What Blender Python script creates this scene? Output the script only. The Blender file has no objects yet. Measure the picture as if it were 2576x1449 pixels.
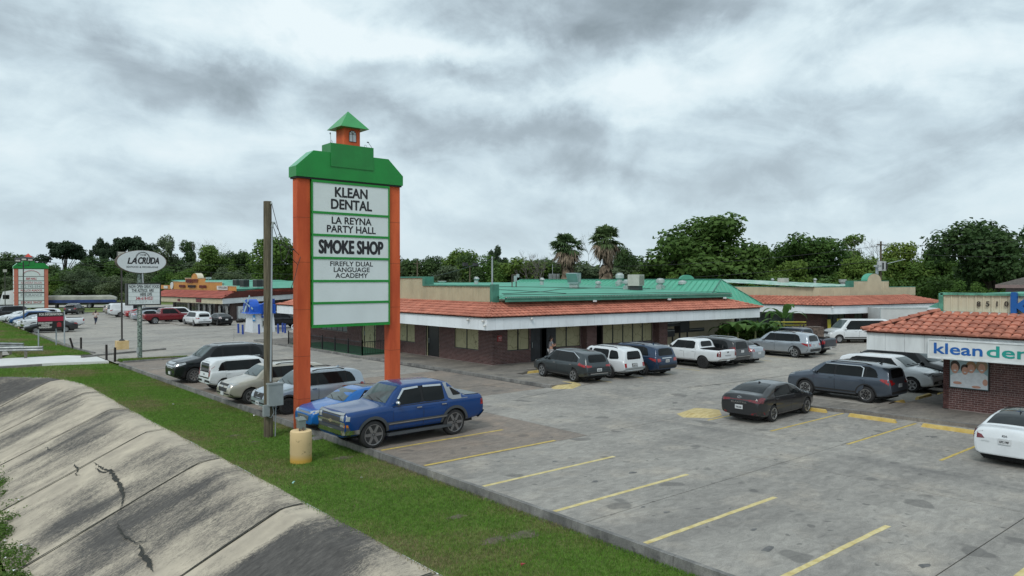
import bpy, bmesh, math, random
import numpy as np
from mathutils import Vector, Matrix
from mathutils.bvhtree import BVHTree
rad = math.radians
SC = bpy.context.scene
COL = SC.collection

# ------------------------------------------------------------------ camera
CAM_H = 5.55
cam_d = bpy.data.cameras.new('camera'); cam = bpy.data.objects.new('camera', cam_d); COL.objects.link(cam)
cam.location = (0, 0, CAM_H)
cam.rotation_euler = (rad(90 - 0.666), 0, rad(-40))
cam_d.sensor_width = 36; cam_d.lens = 36 * 1850 / 2576
cam_d.clip_start = 0.2; cam_d.clip_end = 6000
SC.camera = cam

# ------------------------------------------------------------------ sky, sun, exposure
world = bpy.data.worlds.new('World'); SC.world = world; world.use_nodes = True
SUN_EL, SUN_AZ = rad(46), rad(240)          # soft light from high behind the camera
def build_world():
 nt = world.node_tree; N = nt.nodes; Lk = nt.links; N.clear()
 def nd(t, **k):
  n = N.new(t)
  for a, b in k.items(): setattr(n, a, b)
  return n
 def inp(s, v):
  if isinstance(v, bpy.types.NodeSocket): Lk.new(v, s)
  else: s.default_value = v
 def M(op, a, b=0.0, c=None):
  n = nd('ShaderNodeMath', operation=op); inp(n.inputs[0], a); inp(n.inputs[1], b)
  if c is not None: inp(n.inputs[2], c)
  return n.outputs[0]
 out = nd('ShaderNodeOutputWorld'); bg = nd('ShaderNodeBackground'); Lk.new(bg.outputs[0], out.inputs[0])
 tc = nd('ShaderNodeTexCoord'); sp = nd('ShaderNodeSeparateXYZ'); Lk.new(tc.outputs['Generated'], sp.inputs[0])
 x, y, z = sp.outputs
 az = M('ARCTAN2', y, x); el = M('ARCSINE', z)
 den = M('ADD', M('MAXIMUM', z, 0.0), 0.22)
 cx = nd('ShaderNodeCombineXYZ'); inp(cx.inputs[0], M('DIVIDE', x, den)); inp(cx.inputs[1], M('DIVIDE', y, den))
 mp = nd('ShaderNodeMapping'); Lk.new(cx.outputs[0], mp.inputs[0]); mp.inputs['Rotation'].default_value = (0, 0, rad(40)); mp.inputs['Scale'].default_value = (0.75, 1.0, 1)
 def noise(vec, sc, det=8, ro=0.55, dist=0.0):
  n = nd('ShaderNodeTexNoise'); Lk.new(vec, n.inputs['Vector']); n.inputs['Scale'].default_value = sc
  n.inputs['Detail'].default_value = det; n.inputs['Roughness'].default_value = ro; n.inputs['Distortion'].default_value = dist
  return n
 n1 = noise(mp.outputs[0], 1.25, 9, 0.52, 0.15)
 m2 = nd('ShaderNodeMapping'); Lk.new(tc.outputs['Generated'], m2.inputs[0]); m2.inputs['Scale'].default_value = (1, 1, 1.9); n2 = noise(m2.outputs[0], 4.6, 9, 0.55, 0.6); n3 = noise(m2.outputs[0], 11, 8, 0.6, 0.5)
 nb = noise(tc.outputs['Generated'], 5.0, 7, 0.6)
 sepc = nd('ShaderNodeSeparateColor'); Lk.new(nb.outputs['Color'], sepc.inputs[0])
 azp = M('ADD', az, M('MULTIPLY', M('SUBTRACT', sepc.outputs[0], 0.5), 0.26))
 elp = M('ADD', el, M('MULTIPLY', M('SUBTRACT', sepc.outputs[1], 0.5), 0.16))
 banks = []
 for (px, py, sx, sy, a) in [(1450, 10, 330, 95, .50), (1330, 95, 190, 40, .30), (1720, 60, 170, 120, .22), (1150, 205, 190, 38, .42), (420, 165, 330, 40, .22),
        (620, 215, 170, 30, .2), (1010, 330, 300, 50, .22), (1330, 335, 240, 40, .34), (2080, 275, 340, 55, .42), (2450, 330, 260, 45, .36),
        (2330, 60, 300, 60, .26), (2120, 470, 330, 40, .30), (1500, 430, 230, 28, .26), (230, 520, 320, 32, .22), (2250, 400, 240, 26, .2),
        (700, 90, 300, 60, -.35), (1000, 130, 190, 45, -.3), (1620, 260, 260, 70, -.42), (1800, 120, 120, 70, -.35), (560, 330, 240, 45, -.2),
        (2380, 190, 190, 45, -.25), (130, 330, 220, 50, -.12), (1500, 510, 300, 25, -.15), (2050, 40, 130, 60, -.2), (900, 450, 300, 30, -.1)]:
  banks.append((rad(50) - math.atan((px - 1288) / 1850), math.atan((703 - py) / math.hypot(1850, px - 1288)), sx / 1850 / 1.12, sy / 1850 / 1.08, a))
 tot = None
 for a0, e0, sa, se, amp in banks:
  d2 = M('ADD', M('POWER', M('DIVIDE', M('SUBTRACT', azp, a0), sa), 2.0), M('POWER', M('DIVIDE', M('SUBTRACT', elp, e0), se), 2.0))
  g = M('MULTIPLY', M('EXPONENT', M('MULTIPLY', d2, -0.75)), amp)
  tot = g if tot is None else M('ADD', tot, g)
 f = M('ADD', M('MULTIPLY', M('SUBTRACT', n1.outputs[0], 0.5), 0.55), M('ADD', M('MULTIPLY', M('SUBTRACT', n2.outputs[0], 0.5), 1.35), M('MULTIPLY', M('SUBTRACT', n3.outputs[0], 0.5), 0.62)))
 f = M('ADD', M('ADD', f, tot), 0.32)
 cr = nd('ShaderNodeValToRGB'); Lk.new(f, cr.inputs[0]); r = cr.color_ramp
 r.elements[0].position = 0.0; r.elements[0].color = (0.86, 0.965, 1.0, 1)
 r.elements[1].position = 1.0; r.elements[1].color = (0.26, 0.32, 0.36, 1)
 for p, c in ((0.25, (0.73, 0.865, 0.92)), (0.45, (0.575, 0.70, 0.77)), (0.7, (0.40, 0.485, 0.545))):
  e = r.elements.new(p); e.color = (*c, 1)
 hz = M('MULTIPLY', M('EXPONENT', M('MULTIPLY', M('ABSOLUTE', el), -9.0)), 0.85)
 mx = nd('ShaderNodeMixRGB'); inp(mx.inputs[0], hz); Lk.new(cr.outputs[0], mx.inputs[1]); mx.inputs[2].default_value = (0.60, 0.72, 0.79, 1)
 sky = nd('ShaderNodeTexSky', sky_type='NISHITA'); sky.sun_disc = False
 sky.sun_elevation = SUN_EL; sky.sun_rotation = SUN_AZ
 sk = nd('ShaderNodeVectorMath', operation='SCALE'); Lk.new(sky.outputs[0], sk.inputs[0]); sk.inputs['Scale'].default_value = 0.004
 ad = nd('ShaderNodeVectorMath', operation='ADD'); Lk.new(mx.outputs[0], ad.inputs[0]); Lk.new(sk.outputs[0], ad.inputs[1])
 Lk.new(ad.outputs[0], bg.inputs[0]); bg.inputs[1].default_value = 0.97
build_world()
sun_d = bpy.data.lights.new('sun', 'SUN'); sun = bpy.data.objects.new('sun', sun_d); COL.objects.link(sun)
sun_d.energy = 1.45; sun_d.angle = rad(18); sun_d.color = (1.0, 0.97, 0.93)
sun.rotation_euler = (rad(90) - SUN_EL, 0, rad(-60))
vs = SC.view_settings; vs.view_transform = 'Standard'; vs.look = 'None'; vs.exposure = 0.0; vs.gamma = 1.0; vs.use_curve_mapping = False

# ------------------------------------------------------------------ surveying helpers (points of the place from their bearing)
F0, CX0, CY0 = 1850.0, 1288.0, 724.5
_th = rad(0.666); _c, _s = math.cos(_th), math.sin(_th); _ca, _sa = math.cos(rad(40)), math.sin(rad(40))
def ray(x, y):
 a = (x - CX0) / F0; b = -(y - CY0) / F0
 X, Y, Z = a, _c + b * _s, -_s + b * _c
 return (X * _ca + Y * _sa, -X * _sa + Y * _ca, Z)
def gp(x, y, z=0.0):
 r = ray(x, y); t = (z - CAM_H) / r[2]
 return (r[0] * t, r[1] * t)
def wp(x, y, d):                     # point at distance d (along the view axis) on a bearing
 r = ray(x, y); t = d / (r[0] * _sa + r[1] * _ca)
 return (r[0] * t, r[1] * t, CAM_H + r[2] * t)
def vat(u, x):
 k = (x - CX0) / F0; return u * (_ca - k * _sa) / (_sa + k * _ca)
def uat(v, x):
 k = (x - CX0) / F0; return v * (_sa + k * _ca) / (_ca - k * _sa)
def zat(u, v, y):
 d = u * _sa + v * _ca; X = u * _ca - v * _sa
 return wp(CX0 + F0 * X / d, y, d)[2]

# ------------------------------------------------------------------ materials
MATS = {}
def srgb(r, g, b):
 f = lambda c: (c / 255 / 12.92) if c / 255 <= 0.04045 else ((c / 255 + 0.055) / 1.055) ** 2.4
 return (f(r), f(g), f(b))
def new_mat(name):
 m = bpy.data.materials.new(name); m.use_nodes = True
 nt = m.node_tree; b = nt.nodes['Principled BSDF']
 return m, nt, b
def mat(name, col, rough=0.6, metal=0.0, var=0.12, vscale=1.5, bump=0.0, bscale=30.0, coat=0.0, spec=0.5, col2=None, det=6.0, rrough=0.0, coords='Object', rndobj=0.0, stretch=None):
 if name in MATS: return MATS[name]
 m, nt, b = new_mat(name); N, L = nt.nodes, nt.links
 b.inputs['Roughness'].default_value = rough; b.inputs['Metallic'].default_value = metal
 b.inputs['Specular IOR Level'].default_value = spec
 if coat: b.inputs['Coat Weight'].default_value = coat; b.inputs['Coat Roughness'].default_value = 0.04
 tc = N.new('ShaderNodeTexCoord'); vec = tc.outputs['Object']
 if coords == 'World':
  g = N.new('ShaderNodeNewGeometry'); vec = g.outputs['Position']
 if stretch:
  mp = N.new('ShaderNodeMapping'); L.new(vec, mp.inputs[0]); mp.inputs['Scale'].default_value = stretch; vec = mp.outputs[0]
 no = N.new('ShaderNodeTexNoise'); L.new(vec, no.inputs['Vector']); no.inputs['Scale'].default_value = vscale; no.inputs['Detail'].default_value = det
 no.inputs['Roughness'].default_value = 0.6
 cr = N.new('ShaderNodeValToRGB'); L.new(no.outputs[0], cr.inputs[0])
 lo = [c * (1 - var) for c in col]; hi = list(col2) if col2 else [min(1, c * (1 + var)) for c in col]
 cr.color_ramp.elements[0].position = 0.35; cr.color_ramp.elements[1].position = 0.68
 cr.color_ramp.elements[0].color = (*lo, 1); cr.color_ramp.elements[1].color = (*hi, 1)
 cout = cr.outputs[0]
 if rndobj:
  oi = N.new('ShaderNodeObjectInfo'); hs = N.new('ShaderNodeHueSaturation'); L.new(cout, hs.inputs['Color'])
  mm = N.new('ShaderNodeMapRange'); L.new(oi.outputs['Random'], mm.inputs[0]); mm.inputs[3].default_value = 1 - rndobj; mm.inputs[4].default_value = 1 + rndobj
  L.new(mm.outputs[0], hs.inputs['Value']); cout = hs.outputs[0]
 L.new(cout, b.inputs['Base Color'])
 if rrough:
  mr = N.new('ShaderNodeMapRange'); L.new(no.outputs[0], mr.inputs[0]); mr.inputs[3].default_value = rough - rrough; mr.inputs[4].default_value = rough + rrough
  L.new(mr.outputs[0], b.inputs['Roughness'])
 if bump:
  n2 = N.new('ShaderNodeTexNoise'); L.new(vec, n2.inputs['Vector']); n2.inputs['Scale'].default_value = bscale; n2.inputs['Detail'].default_value = 4
  bp = N.new('ShaderNodeBump'); bp.inputs['Strength'].default_value = bump; bp.inputs['Distance'].default_value = 0.02
  L.new(n2.outputs[0], bp.inputs['Height']); L.new(bp.outputs[0], b.inputs['Normal'])
 MATS[name] = m; return m
def paint(name, col, metal=0.0, rough=0.35):
 if name in MATS: return MATS[name]
 m = mat(name, col, rough=rough, metal=metal, var=0.06, vscale=2.0, coat=0.8, rrough=0.04, spec=0.15)
 m.node_tree.nodes['Principled BSDF'].inputs['Coat Roughness'].default_value = 0.06
 return m
def glass_mat(name, col, rough=0.06):
 if name in MATS: return MATS[name]
 m = mat(name, col, rough=rough, var=0.3, vscale=1.2, spec=0.2); return m

# ------------------------------------------------------------------ mesh collector
class MB:
 def __init__(self): self.v = []; self.f = []; self.m = []
 def add(self, vs, fs, mi=0):
  o = len(self.v); self.v += [tuple(p) for p in vs]; self.f += [tuple(i + o for i in f) for f in fs]; self.m += [mi] * len(fs); return self
 def box(self, x0, y0, z0, x1, y1, z1, mi=0):
  if x0 > x1: x0, x1 = x1, x0
  if y0 > y1: y0, y1 = y1, y0
  if z0 > z1: z0, z1 = z1, z0
  v = [(x0, y0, z0), (x1, y0, z0), (x1, y1, z0), (x0, y1, z0), (x0, y0, z1), (x1, y0, z1), (x1, y1, z1), (x0, y1, z1)]
  return self.add(v, [(3, 2, 1, 0), (4, 5, 6, 7), (0, 1, 5, 4), (1, 2, 6, 5), (2, 3, 7, 6), (3, 0, 4, 7)], mi)
 def hexa(self, v, mi=0):
  return self.add(v, [(3, 2, 1, 0), (4, 5, 6, 7), (0, 1, 5, 4), (1, 2, 6, 5), (2, 3, 7, 6), (3, 0, 4, 7)], mi)
 def slab(self, p0, p1, t, z0, z1, mi=0, out=None):
  d = Vector((p1[0] - p0[0], p1[1] - p0[1])); d.normalize(); n = Vector((-d.y, d.x)) * t
  a, b = Vector(p0[:2]), Vector(p1[:2])
  pts = [a, b, b + n, a + n]
  if t < 0: pts = [a + n, b + n, b, a]
  return self.hexa([(p.x, p.y, z0) for p in pts] + [(p.x, p.y, z1) for p in pts], mi)
 def cyl(self, x, y, z0, z1, r, n=12, mi=0, r2=None):
  r2 = r if r2 is None else r2
  v = [(x + r * math.cos(2 * math.pi * i / n), y + r * math.sin(2 * math.pi * i / n), z0) for i in range(n)]
  v += [(x + r2 * math.cos(2 * math.pi * i / n), y + r2 * math.sin(2 * math.pi * i / n), z1) for i in range(n)]
  f = [(i, (i + 1) % n, n + (i + 1) % n, n + i) for i in range(n)] + [tuple(range(n - 1, -1, -1)), tuple(range(n, 2 * n))]
  return self.add(v, f, mi)
 def lathe(self, prof, x=0, y=0, n=16, mi=0, axis='z'):
  v = []; f = []
  for r, z in prof:
   for i in range(n):
    a = 2 * math.pi * i / n; c, s = r * math.cos(a), r * math.sin(a)
    v.append((x + c, y + s, z) if axis == 'z' else (c, z, s))
  k = len(prof)
  for j in range(k - 1):
   for i in range(n):
    q = (j * n + i, j * n + (i + 1) % n, (j + 1) * n + (i + 1) % n, (j + 1) * n + i)
    f.append(q if axis == 'z' else q[::-1])
  if prof[0][0] > 1e-4: f.append(tuple(range(n - 1, -1, -1)) if axis == 'z' else tuple(range(n)))
  if prof[-1][0] > 1e-4:
   t = tuple(range((k - 1) * n, k * n)); f.append(t if axis == 'z' else t[::-1])
  return self.add(v, f, mi)
 def tube(self, pts, r, n=6, mi=0, r2=None):
  pts = [Vector(p) for p in pts]; k = len(pts); v = []; f = []
  up = Vector((0, 0, 1)); prev = None
  for i, p in enumerate(pts):
   d = (pts[min(i + 1, k - 1)] - pts[max(i - 1, 0)]).normalized()
   a = d.cross(prev if prev else (up if abs(d.z) < 0.9 else Vector((1, 0, 0))))
   if a.length < 1e-5: a = d.cross(Vector((0.3, 1, 0.1)))
   a.normalize(); b = a.cross(d).normalized()
   if prev is None: prev = b
   rr = r if r2 is None else r + (r2 - r) * i / max(1, k - 1)
   prev = b
   a = d.cross(b) if False else a
   for j in range(n):
    t = 2 * math.pi * j / n; v.append(p + a * (rr * math.cos(t)) + b * (rr * math.sin(t)))
  for i in range(k - 1):
   for j in range(n): f.append((i * n + j, i * n + (j + 1) % n, (i + 1) * n + (j + 1) % n, (i + 1) * n + j))
  f.append(tuple(range(n - 1, -1, -1))); f.append(tuple(range((k - 1) * n, k * n)))
  return self.add(v, f, mi)
 def prism(self, poly, d, mi=0):
  k = len(poly); d = Vector(d); v = [Vector(p) for p in poly] + [Vector(p) + d for p in poly]
  f = [tuple(range(k - 1, -1, -1)), tuple(range(k, 2 * k))] + [(i, (i + 1) % k, k + (i + 1) % k, k + i) for i in range(k)]
  return self.add(v, f, mi)
 def ell(self, c, r, nu=10, nv=6, mi=0):
  v = []; f = []
  for j in range(1, nv):
   t = math.pi * j / nv
   for i in range(nu):
    a = 2 * math.pi * i / nu; v.append((c[0] + r[0] * math.sin(t) * math.cos(a), c[1] + r[1] * math.sin(t) * math.sin(a), c[2] - r[2] * math.cos(t)))
  b = len(v); v += [(c[0], c[1], c[2] - r[2]), (c[0], c[1], c[2] + r[2])]
  for j in range(nv - 2):
   for i in range(nu): f.append((j * nu + i, j * nu + (i + 1) % nu, (j + 1) * nu + (i + 1) % nu, (j + 1) * nu + i))
  for i in range(nu): f.append((b, (i + 1) % nu, i)); f.append((b + 1, (nv - 2) * nu + i, (nv - 2) * nu + (i + 1) % nu))
  return self.add(v, f, mi)
 def mesh(self, name, mats, smooth=False):
  me = bpy.data.meshes.new(name); me.from_pydata(self.v, [], self.f)
  for m in (mats if isinstance(mats, (list, tuple)) else [mats]): me.materials.append(m)
  me.polygons.foreach_set('material_index', self.m)
  if smooth:
   me.polygons.foreach_set('use_smooth', [True] * len(me.polygons))
  me.update(); return me
 def build(self, name, mats, parent=None, smooth=False, loc=None, rot=None):
  return link(name, self.mesh(name, mats, smooth), parent, loc, rot)
def auto_smooth(o, ang=40):
 me = o.data; bm = bmesh.new(); bm.from_mesh(me); c = math.cos(rad(ang))
 for e in bm.edges:
  e.smooth = not (len(e.link_faces) == 2 and e.link_faces[0].normal.dot(e.link_faces[1].normal) < c)
 for f in bm.faces: f.smooth = True
 bm.to_mesh(me); bm.free(); return o
def link(name, data, parent=None, loc=None, rot=None):
 o = bpy.data.objects.new(name, data); COL.objects.link(o)
 if parent is not None: o.parent = parent
 if loc is not None: o.location = loc
 if rot is not None: o.rotation_euler = rot
 return o
def thing(name, label, cat, loc=(0, 0, 0), rz=0.0, group=None):
 o = bpy.data.objects.new(name, None); COL.objects.link(o); o.location = loc; o.rotation_euler = (0, 0, rz); o.empty_display_size = 0.3
 o['label'] = label; o['category'] = cat
 if group: o['group'] = group
 return o
def tag(o, label=None, cat=None, group=None, kind=None):
 if label: o['label'] = label
 if cat: o['category'] = cat
 if group: o['group'] = group
 if kind: o['kind'] = kind
 return o
KIDS = {}
def children_of(o): return [c for c in bpy.data.objects if c.parent == o]
def copy_tree(o, parent=None, label=None, loc=None, rz=None):
 c = o.copy(); COL.objects.link(c); c.parent = parent
 if loc is not None: c.location = loc
 if rz is not None: c.rotation_euler = (o.rotation_euler[0], o.rotation_euler[1], rz)
 if label: c['label'] = label
 for ch in children_of(o): copy_tree(ch, c)
 return c

# ------------------------------------------------------------------ text
def text_mesh(txt, size=1.0, bold=0.0, sx=1.0, space=1.0, extrude=0.0, line=0.85, shear=0.0, align='CENTER'):
 cu = bpy.data.curves.new('txt', 'FONT'); cu.body = txt; cu.size = size; cu.align_x = align; cu.align_y = 'CENTER'
 cu.offset = bold; cu.space_character = space; cu.extrude = extrude; cu.space_line = line; cu.shear = shear; cu.resolution_u = 3
 o = bpy.data.objects.new('txt', cu); COL.objects.link(o)
 dg = bpy.context.evaluated_depsgraph_get(); dg.update()
 me = bpy.data.meshes.new_from_object(o.evaluated_get(dg))
 bpy.data.objects.remove(o); bpy.data.curves.remove(cu)
 for v in me.vertices: v.co.x *= sx
 return me
def text_on(name, txt, material, parent, origin, right, up, height=None, width=None, size=1.0, off=0.004, **k):
 bold = k.pop('bold', 0.0); me = text_mesh(txt, size=size, **k); me.materials.clear(); me.materials.append(material); me.name = name
 co = np.zeros(len(me.vertices) * 3); me.vertices.foreach_get('co', co); co = co.reshape(-1, 3)
 mn, mx = co.min(0), co.max(0); ctr = (mn + mx) / 2; ext = mx - mn
 s_y = (height / ext[1]) if height else 1.0; s_x = (width / ext[0]) if width else s_y
 if height is None: s_y = s_x
 r = Vector(right).normalized(); u = Vector(up).normalized(); n = r.cross(u)
 q = (co - ctr); q[:, 2] = co[:, 2] - mn[2]
 r_, u_, n_ = np.array(r), np.array(u), np.array(n)
 out = np.array(origin)[None] + q[:, 0:1] * s_x * r_ + q[:, 1:2] * s_y * u_ + (q[:, 2:3] + off) * n_
 me.vertices.foreach_set('co', out.ravel()); me.update()
 if bold:      # heavier strokes: the outline repeated in a small ring, each copy a hair further out
  b = bold * s_y * 1.15; mb = MB(); F = [tuple(p.vertices) for p in me.polygons]
  for i in range(7):
   a = 2 * math.pi * i / 6; dx, dy = (b * math.cos(a), b * math.sin(a)) if i < 6 else (0, 0); mb.add(out + r_ * dx + u_ * dy + n_ * (i * 0.0005), F)
  me = mb.mesh(name, material)
 return link(name, me, parent)

# ------------------------------------------------------------------ ground, lot, kerbs, ditch
rng = random.Random(7)
def concrete_mat(name, base, warm, dark, streak=True, sc=1.0):
 m, nt, b = new_mat(name); N, L = nt.nodes, nt.links; MATS[name] = m
 g = N.new('ShaderNodeNewGeometry'); pos = g.outputs['Position']
 def noise(scale, det=8, ro=0.6, st=(1, 1, 1), dist=0):
  mp = N.new('ShaderNodeMapping'); L.new(pos, mp.inputs[0]); mp.inputs['Scale'].default_value = st
  n = N.new('ShaderNodeTexNoise'); L.new(mp.outputs[0], n.inputs['Vector']); n.inputs['Scale'].default_value = scale; n.inputs['Detail'].default_value = det
  n.inputs['Roughness'].default_value = ro; n.inputs['Distortion'].default_value = dist; return n.outputs[0]
 def ramp(s, p0, p1, c0=(0, 0, 0, 1), c1=(1, 1, 1, 1)):
  c = N.new('ShaderNodeValToRGB'); L.new(s, c.inputs[0]); e = c.color_ramp.elements; e[0].position = p0; e[1].position = p1; e[0].color = c0; e[1].color = c1; return c.outputs[0]
 def mix(f, a, c, mode='MIX'):
  x = N.new('ShaderNodeMixRGB'); x.blend_type = mode
  for s, v in ((x.inputs[0], f), (x.inputs[1], a), (x.inputs[2], c)):
   if isinstance(v, bpy.types.NodeSocket): L.new(v, s)
   elif isinstance(v, (int, float)): s.default_value = v
   else: s.default_value = (*v, 1)
  return x.outputs[0]
 c = mix(ramp(noise(0.22 * sc, 9, 0.62, (0.7, 1.6, 1), 0.6), 0.36, 0.66), dark, base)
 c = mix(ramp(noise(0.55, 6, 0.6), 0.52, 0.75), c, warm)
 c = mix(0.0, c, c);
 md = N.new('ShaderNodeMixRGB'); md.blend_type = 'MULTIPLY'; md.inputs[0].default_value = 1; L.new(c, md.inputs[1])
 L.new(ramp(noise(2.4, 12, 0.72, (1.0, 1.9, 1), 0.8), 0.3, 0.72, (0.66, 0.66, 0.66, 1), (1.27, 1.27, 1.25, 1)), md.inputs[2]); c = md.outputs[0]
 md = N.new('ShaderNodeMixRGB'); md.blend_type = 'MULTIPLY'; md.inputs[0].default_value = 1; L.new(c, md.inputs[1])
 L.new(ramp(noise(38, 6, 0.8), 0.32, 0.62, (0.70, 0.70, 0.70, 1), (1.18, 1.18, 1.18, 1)), md.inputs[2]); c = md.outputs[0]
 for scale, lo, hi, k in ((0.85, 0.665, 0.70, 0.5), (3.2, 0.70, 0.73, 0.55)):
  c = mix(ramp(noise(scale, 2, 0.4), lo, hi, (0, 0, 0, 1), (k, k, k, 1)), c, (0.07, 0.068, 0.066))
 if streak:   # rubber worn into the driving lane
  sp = N.new('ShaderNodeSeparateXYZ'); L.new(pos, sp.inputs[0])
  def MT(op, a, bb):
   n = N.new('ShaderNodeMath'); n.operation = op
   for s, v in ((n.inputs[0], a), (n.inputs[1], bb)):
    if isinstance(v, bpy.types.NodeSocket): L.new(v, s)
    else: s.default_value = v
   return n.outputs[0]
  wob = MT('MULTIPLY', MT('SUBTRACT', noise(0.12, 2), 0.5), 3.0)
  for cu, w, k in ((22.9, 0.7, 0.42), (21.1, 0.45, 0.25), (24.0, 0.4, 0.3)):
   d = MT('DIVIDE', MT('SUBTRACT', MT('ADD', sp.outputs[0], wob), cu), w)
   e = MT('MULTIPLY', MT('EXPONENT', MT('MULTIPLY', MT('MULTIPLY', d, d), -1.0), 0), k)
   e = MT('MULTIPLY', e, ramp(noise(0.3, 5, 0.6, (3, 0.4, 1)), 0.38, 0.6))
   lim = N.new('ShaderNodeMapRange'); L.new(sp.outputs[1], lim.inputs[0]); lim.inputs[1].default_value = 26; lim.inputs[2].default_value = 17
   c = mix(MT('MULTIPLY', e, lim.outputs[0]), c, (0.06, 0.06, 0.063))
 L.new(c, b.inputs['Base Color'])
 rr = N.new('ShaderNodeMapRange'); L.new(noise(1.3, 6), rr.inputs[0]); rr.inputs[3].default_value = 0.6; rr.inputs[4].default_value = 0.9; L.new(rr.outputs[0], b.inputs['Roughness'])
 bp = N.new('ShaderNodeBump'); bp.inputs['Strength'].default_value = 0.35; bp.inputs['Distance'].default_value = 0.01
 L.new(noise(22, 8, 0.75), bp.inputs['Height']); L.new(bp.outputs[0], b.inputs['Normal'])
 b.inputs['Specular IOR Level'].default_value = 0.35
 return m
LOTA = concrete_mat('weathered_concrete', (0.35, 0.33, 0.30), (0.40, 0.36, 0.31), (0.235, 0.222, 0.205))
LOTB = concrete_mat('brown_concrete', (0.27, 0.222, 0.185), (0.33, 0.255, 0.20), (0.195, 0.17, 0.15), streak=False)
LOTC = concrete_mat('pale_lot_concrete', (0.39, 0.365, 0.325), (0.41, 0.37, 0.32), (0.29, 0.27, 0.245), streak=False)
WALK = concrete_mat('walkway_concrete', (0.25, 0.225, 0.20), (0.28, 0.25, 0.21), (0.14, 0.128, 0.115), streak=False, sc=1.6)
KERB = concrete_mat('kerb_concrete', (0.27, 0.262, 0.25), (0.30, 0.28, 0.25), (0.13, 0.128, 0.125), streak=False, sc=3)
NEWC = mat('new_white_concrete', (0.62, 0.62, 0.60), 0.8, var=0.06, vscale=0.6)
JOINT = mat('joint_dirt', (0.035, 0.033, 0.03), 0.95, var=0.3)
def grass_ground(name, a, b_, brown, scale=0.7):
 m, nt, b = new_mat(name); N, L = nt.nodes, nt.links; MATS[name] = m
 g = N.new('ShaderNodeNewGeometry')
 def noise(s, d=8, st=None):
  n = N.new('ShaderNodeTexNoise'); n.inputs['Scale'].default_value = s; n.inputs['Detail'].default_value = d; n.inputs['Roughness'].default_value = 0.65
  L.new(g.outputs['Position'], n.inputs['Vector']); return n.outputs[0]
 r1 = N.new('ShaderNodeValToRGB'); L.new(noise(scale), r1.inputs[0]); e = r1.color_ramp.elements; e[0].position = .38; e[1].position = .64; e[0].color = (*a, 1); e[1].color = (*b_, 1)
 r2 = N.new('ShaderNodeValToRGB'); L.new(noise(0.45, 9), r2.inputs[0]); e = r2.color_ramp.elements; e[0].position = .55; e[1].position = .68; e[0].color = (0, 0, 0, 1); e[1].color = (0.8, 0.8, 0.8, 1)
 mx = N.new('ShaderNodeMixRGB'); L.new(r2.outputs[0], mx.inputs[0]); L.new(r1.outputs[0], mx.inputs[1]); mx.inputs[2].default_value = (*brown, 1)
 m3 = N.new('ShaderNodeMixRGB'); m3.blend_type = 'MULTIPLY'; m3.inputs[0].default_value = 1; L.new(mx.outputs[0], m3.inputs[1])
 r3 = N.new('ShaderNodeValToRGB'); L.new(noise(14, 6), r3.inputs[0]); e = r3.color_ramp.elements; e[0].position = .35; e[1].position = .65; e[0].color = (.6, .6, .6, 1); e[1].color = (1.3, 1.3, 1.25, 1)
 L.new(r3.outputs[0], m3.inputs[2]); L.new(m3.outputs[0], b.inputs['Base Color']); b.inputs['Roughness'].default_value = 0.95; b.inputs['Specular IOR Level'].default_value = 0.15
 return m
TURFG = grass_ground('turf_soil', (0.085, 0.125, 0.03), (0.12, 0.17, 0.045), (0.155, 0.135, 0.075))
FIELDG = grass_ground('field_grass', (0.12, 0.17, 0.05), (0.18, 0.22, 0.075), (0.21, 0.20, 0.11), 0.08)

def sheet(name, pts, z, m, parent=None):
 return MB().add([(x, y, z) for x, y in pts], [tuple(range(len(pts)))]).build(name, m, parent)
LIP = [(8.35, -6), (8.1, 3), (8.0, 10), (7.95, 17.78), (7.92, 24.0), (7.86, 30.1), (7.8, 36.2), (7.85, 42.4), (7.75, 46.3), (6.9, 50.0), (5.0, 52.3), (2.4, 53.3), (-2, 54.0), (-8, 54.6), (-16, 55.0)]
def path_eval(path, n):
 P = [Vector(p) for p in path]; out = []
 for i in range(len(P) - 1):
  p0 = P[max(i - 1, 0)]; p1 = P[i]; p2 = P[i + 1]; p3 = P[min(i + 2, len(P) - 1)]
  for k in range(n):
   t = k / n
   out.append(0.5 * ((2 * p1) + (-p0 + p2) * t + (2 * p0 - 5 * p1 + 4 * p2 - p3) * t * t + (-p0 + 3 * p1 - 3 * p2 + p3) * t ** 3))
 out.append(P[-1]); nr = []
 for i in range(len(out)):
  d = (out[min(i + 1, len(out) - 1)] - out[max(i - 1, 0)]).normalized(); nr.append(Vector((-d.y, d.x)))
 return out, nr
PROF = [(-0.12, -0.62), (-0.12, -0.20), (0, -0.19), (0.3, -0.195), (0.50, -0.205), (0.62, -0.225), (0.76, -0.275), (1.2, -0.47), (2.0, -0.83), (2.9, -1.25), (3.8, -1.66), (4.6, -2.03), (5.3, -2.35), (5.7, -2.5)]
def on_slope(px, py):
 for i in range(240):
  z = -.2 - i * .01; x, y = gp(px, py, z); o = 7.9 - x
  if o > 0 and z <= slope_z(o): break
 return x, y, z
def slope_z(off):
 for (o0, z0), (o1, z1) in zip(PROF[1:-1], PROF[2:]):
  if o0 <= off <= o1: return z0 + (z1 - z0) * (off - o0) / (o1 - o0)
 return PROF[-1][1]
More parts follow.
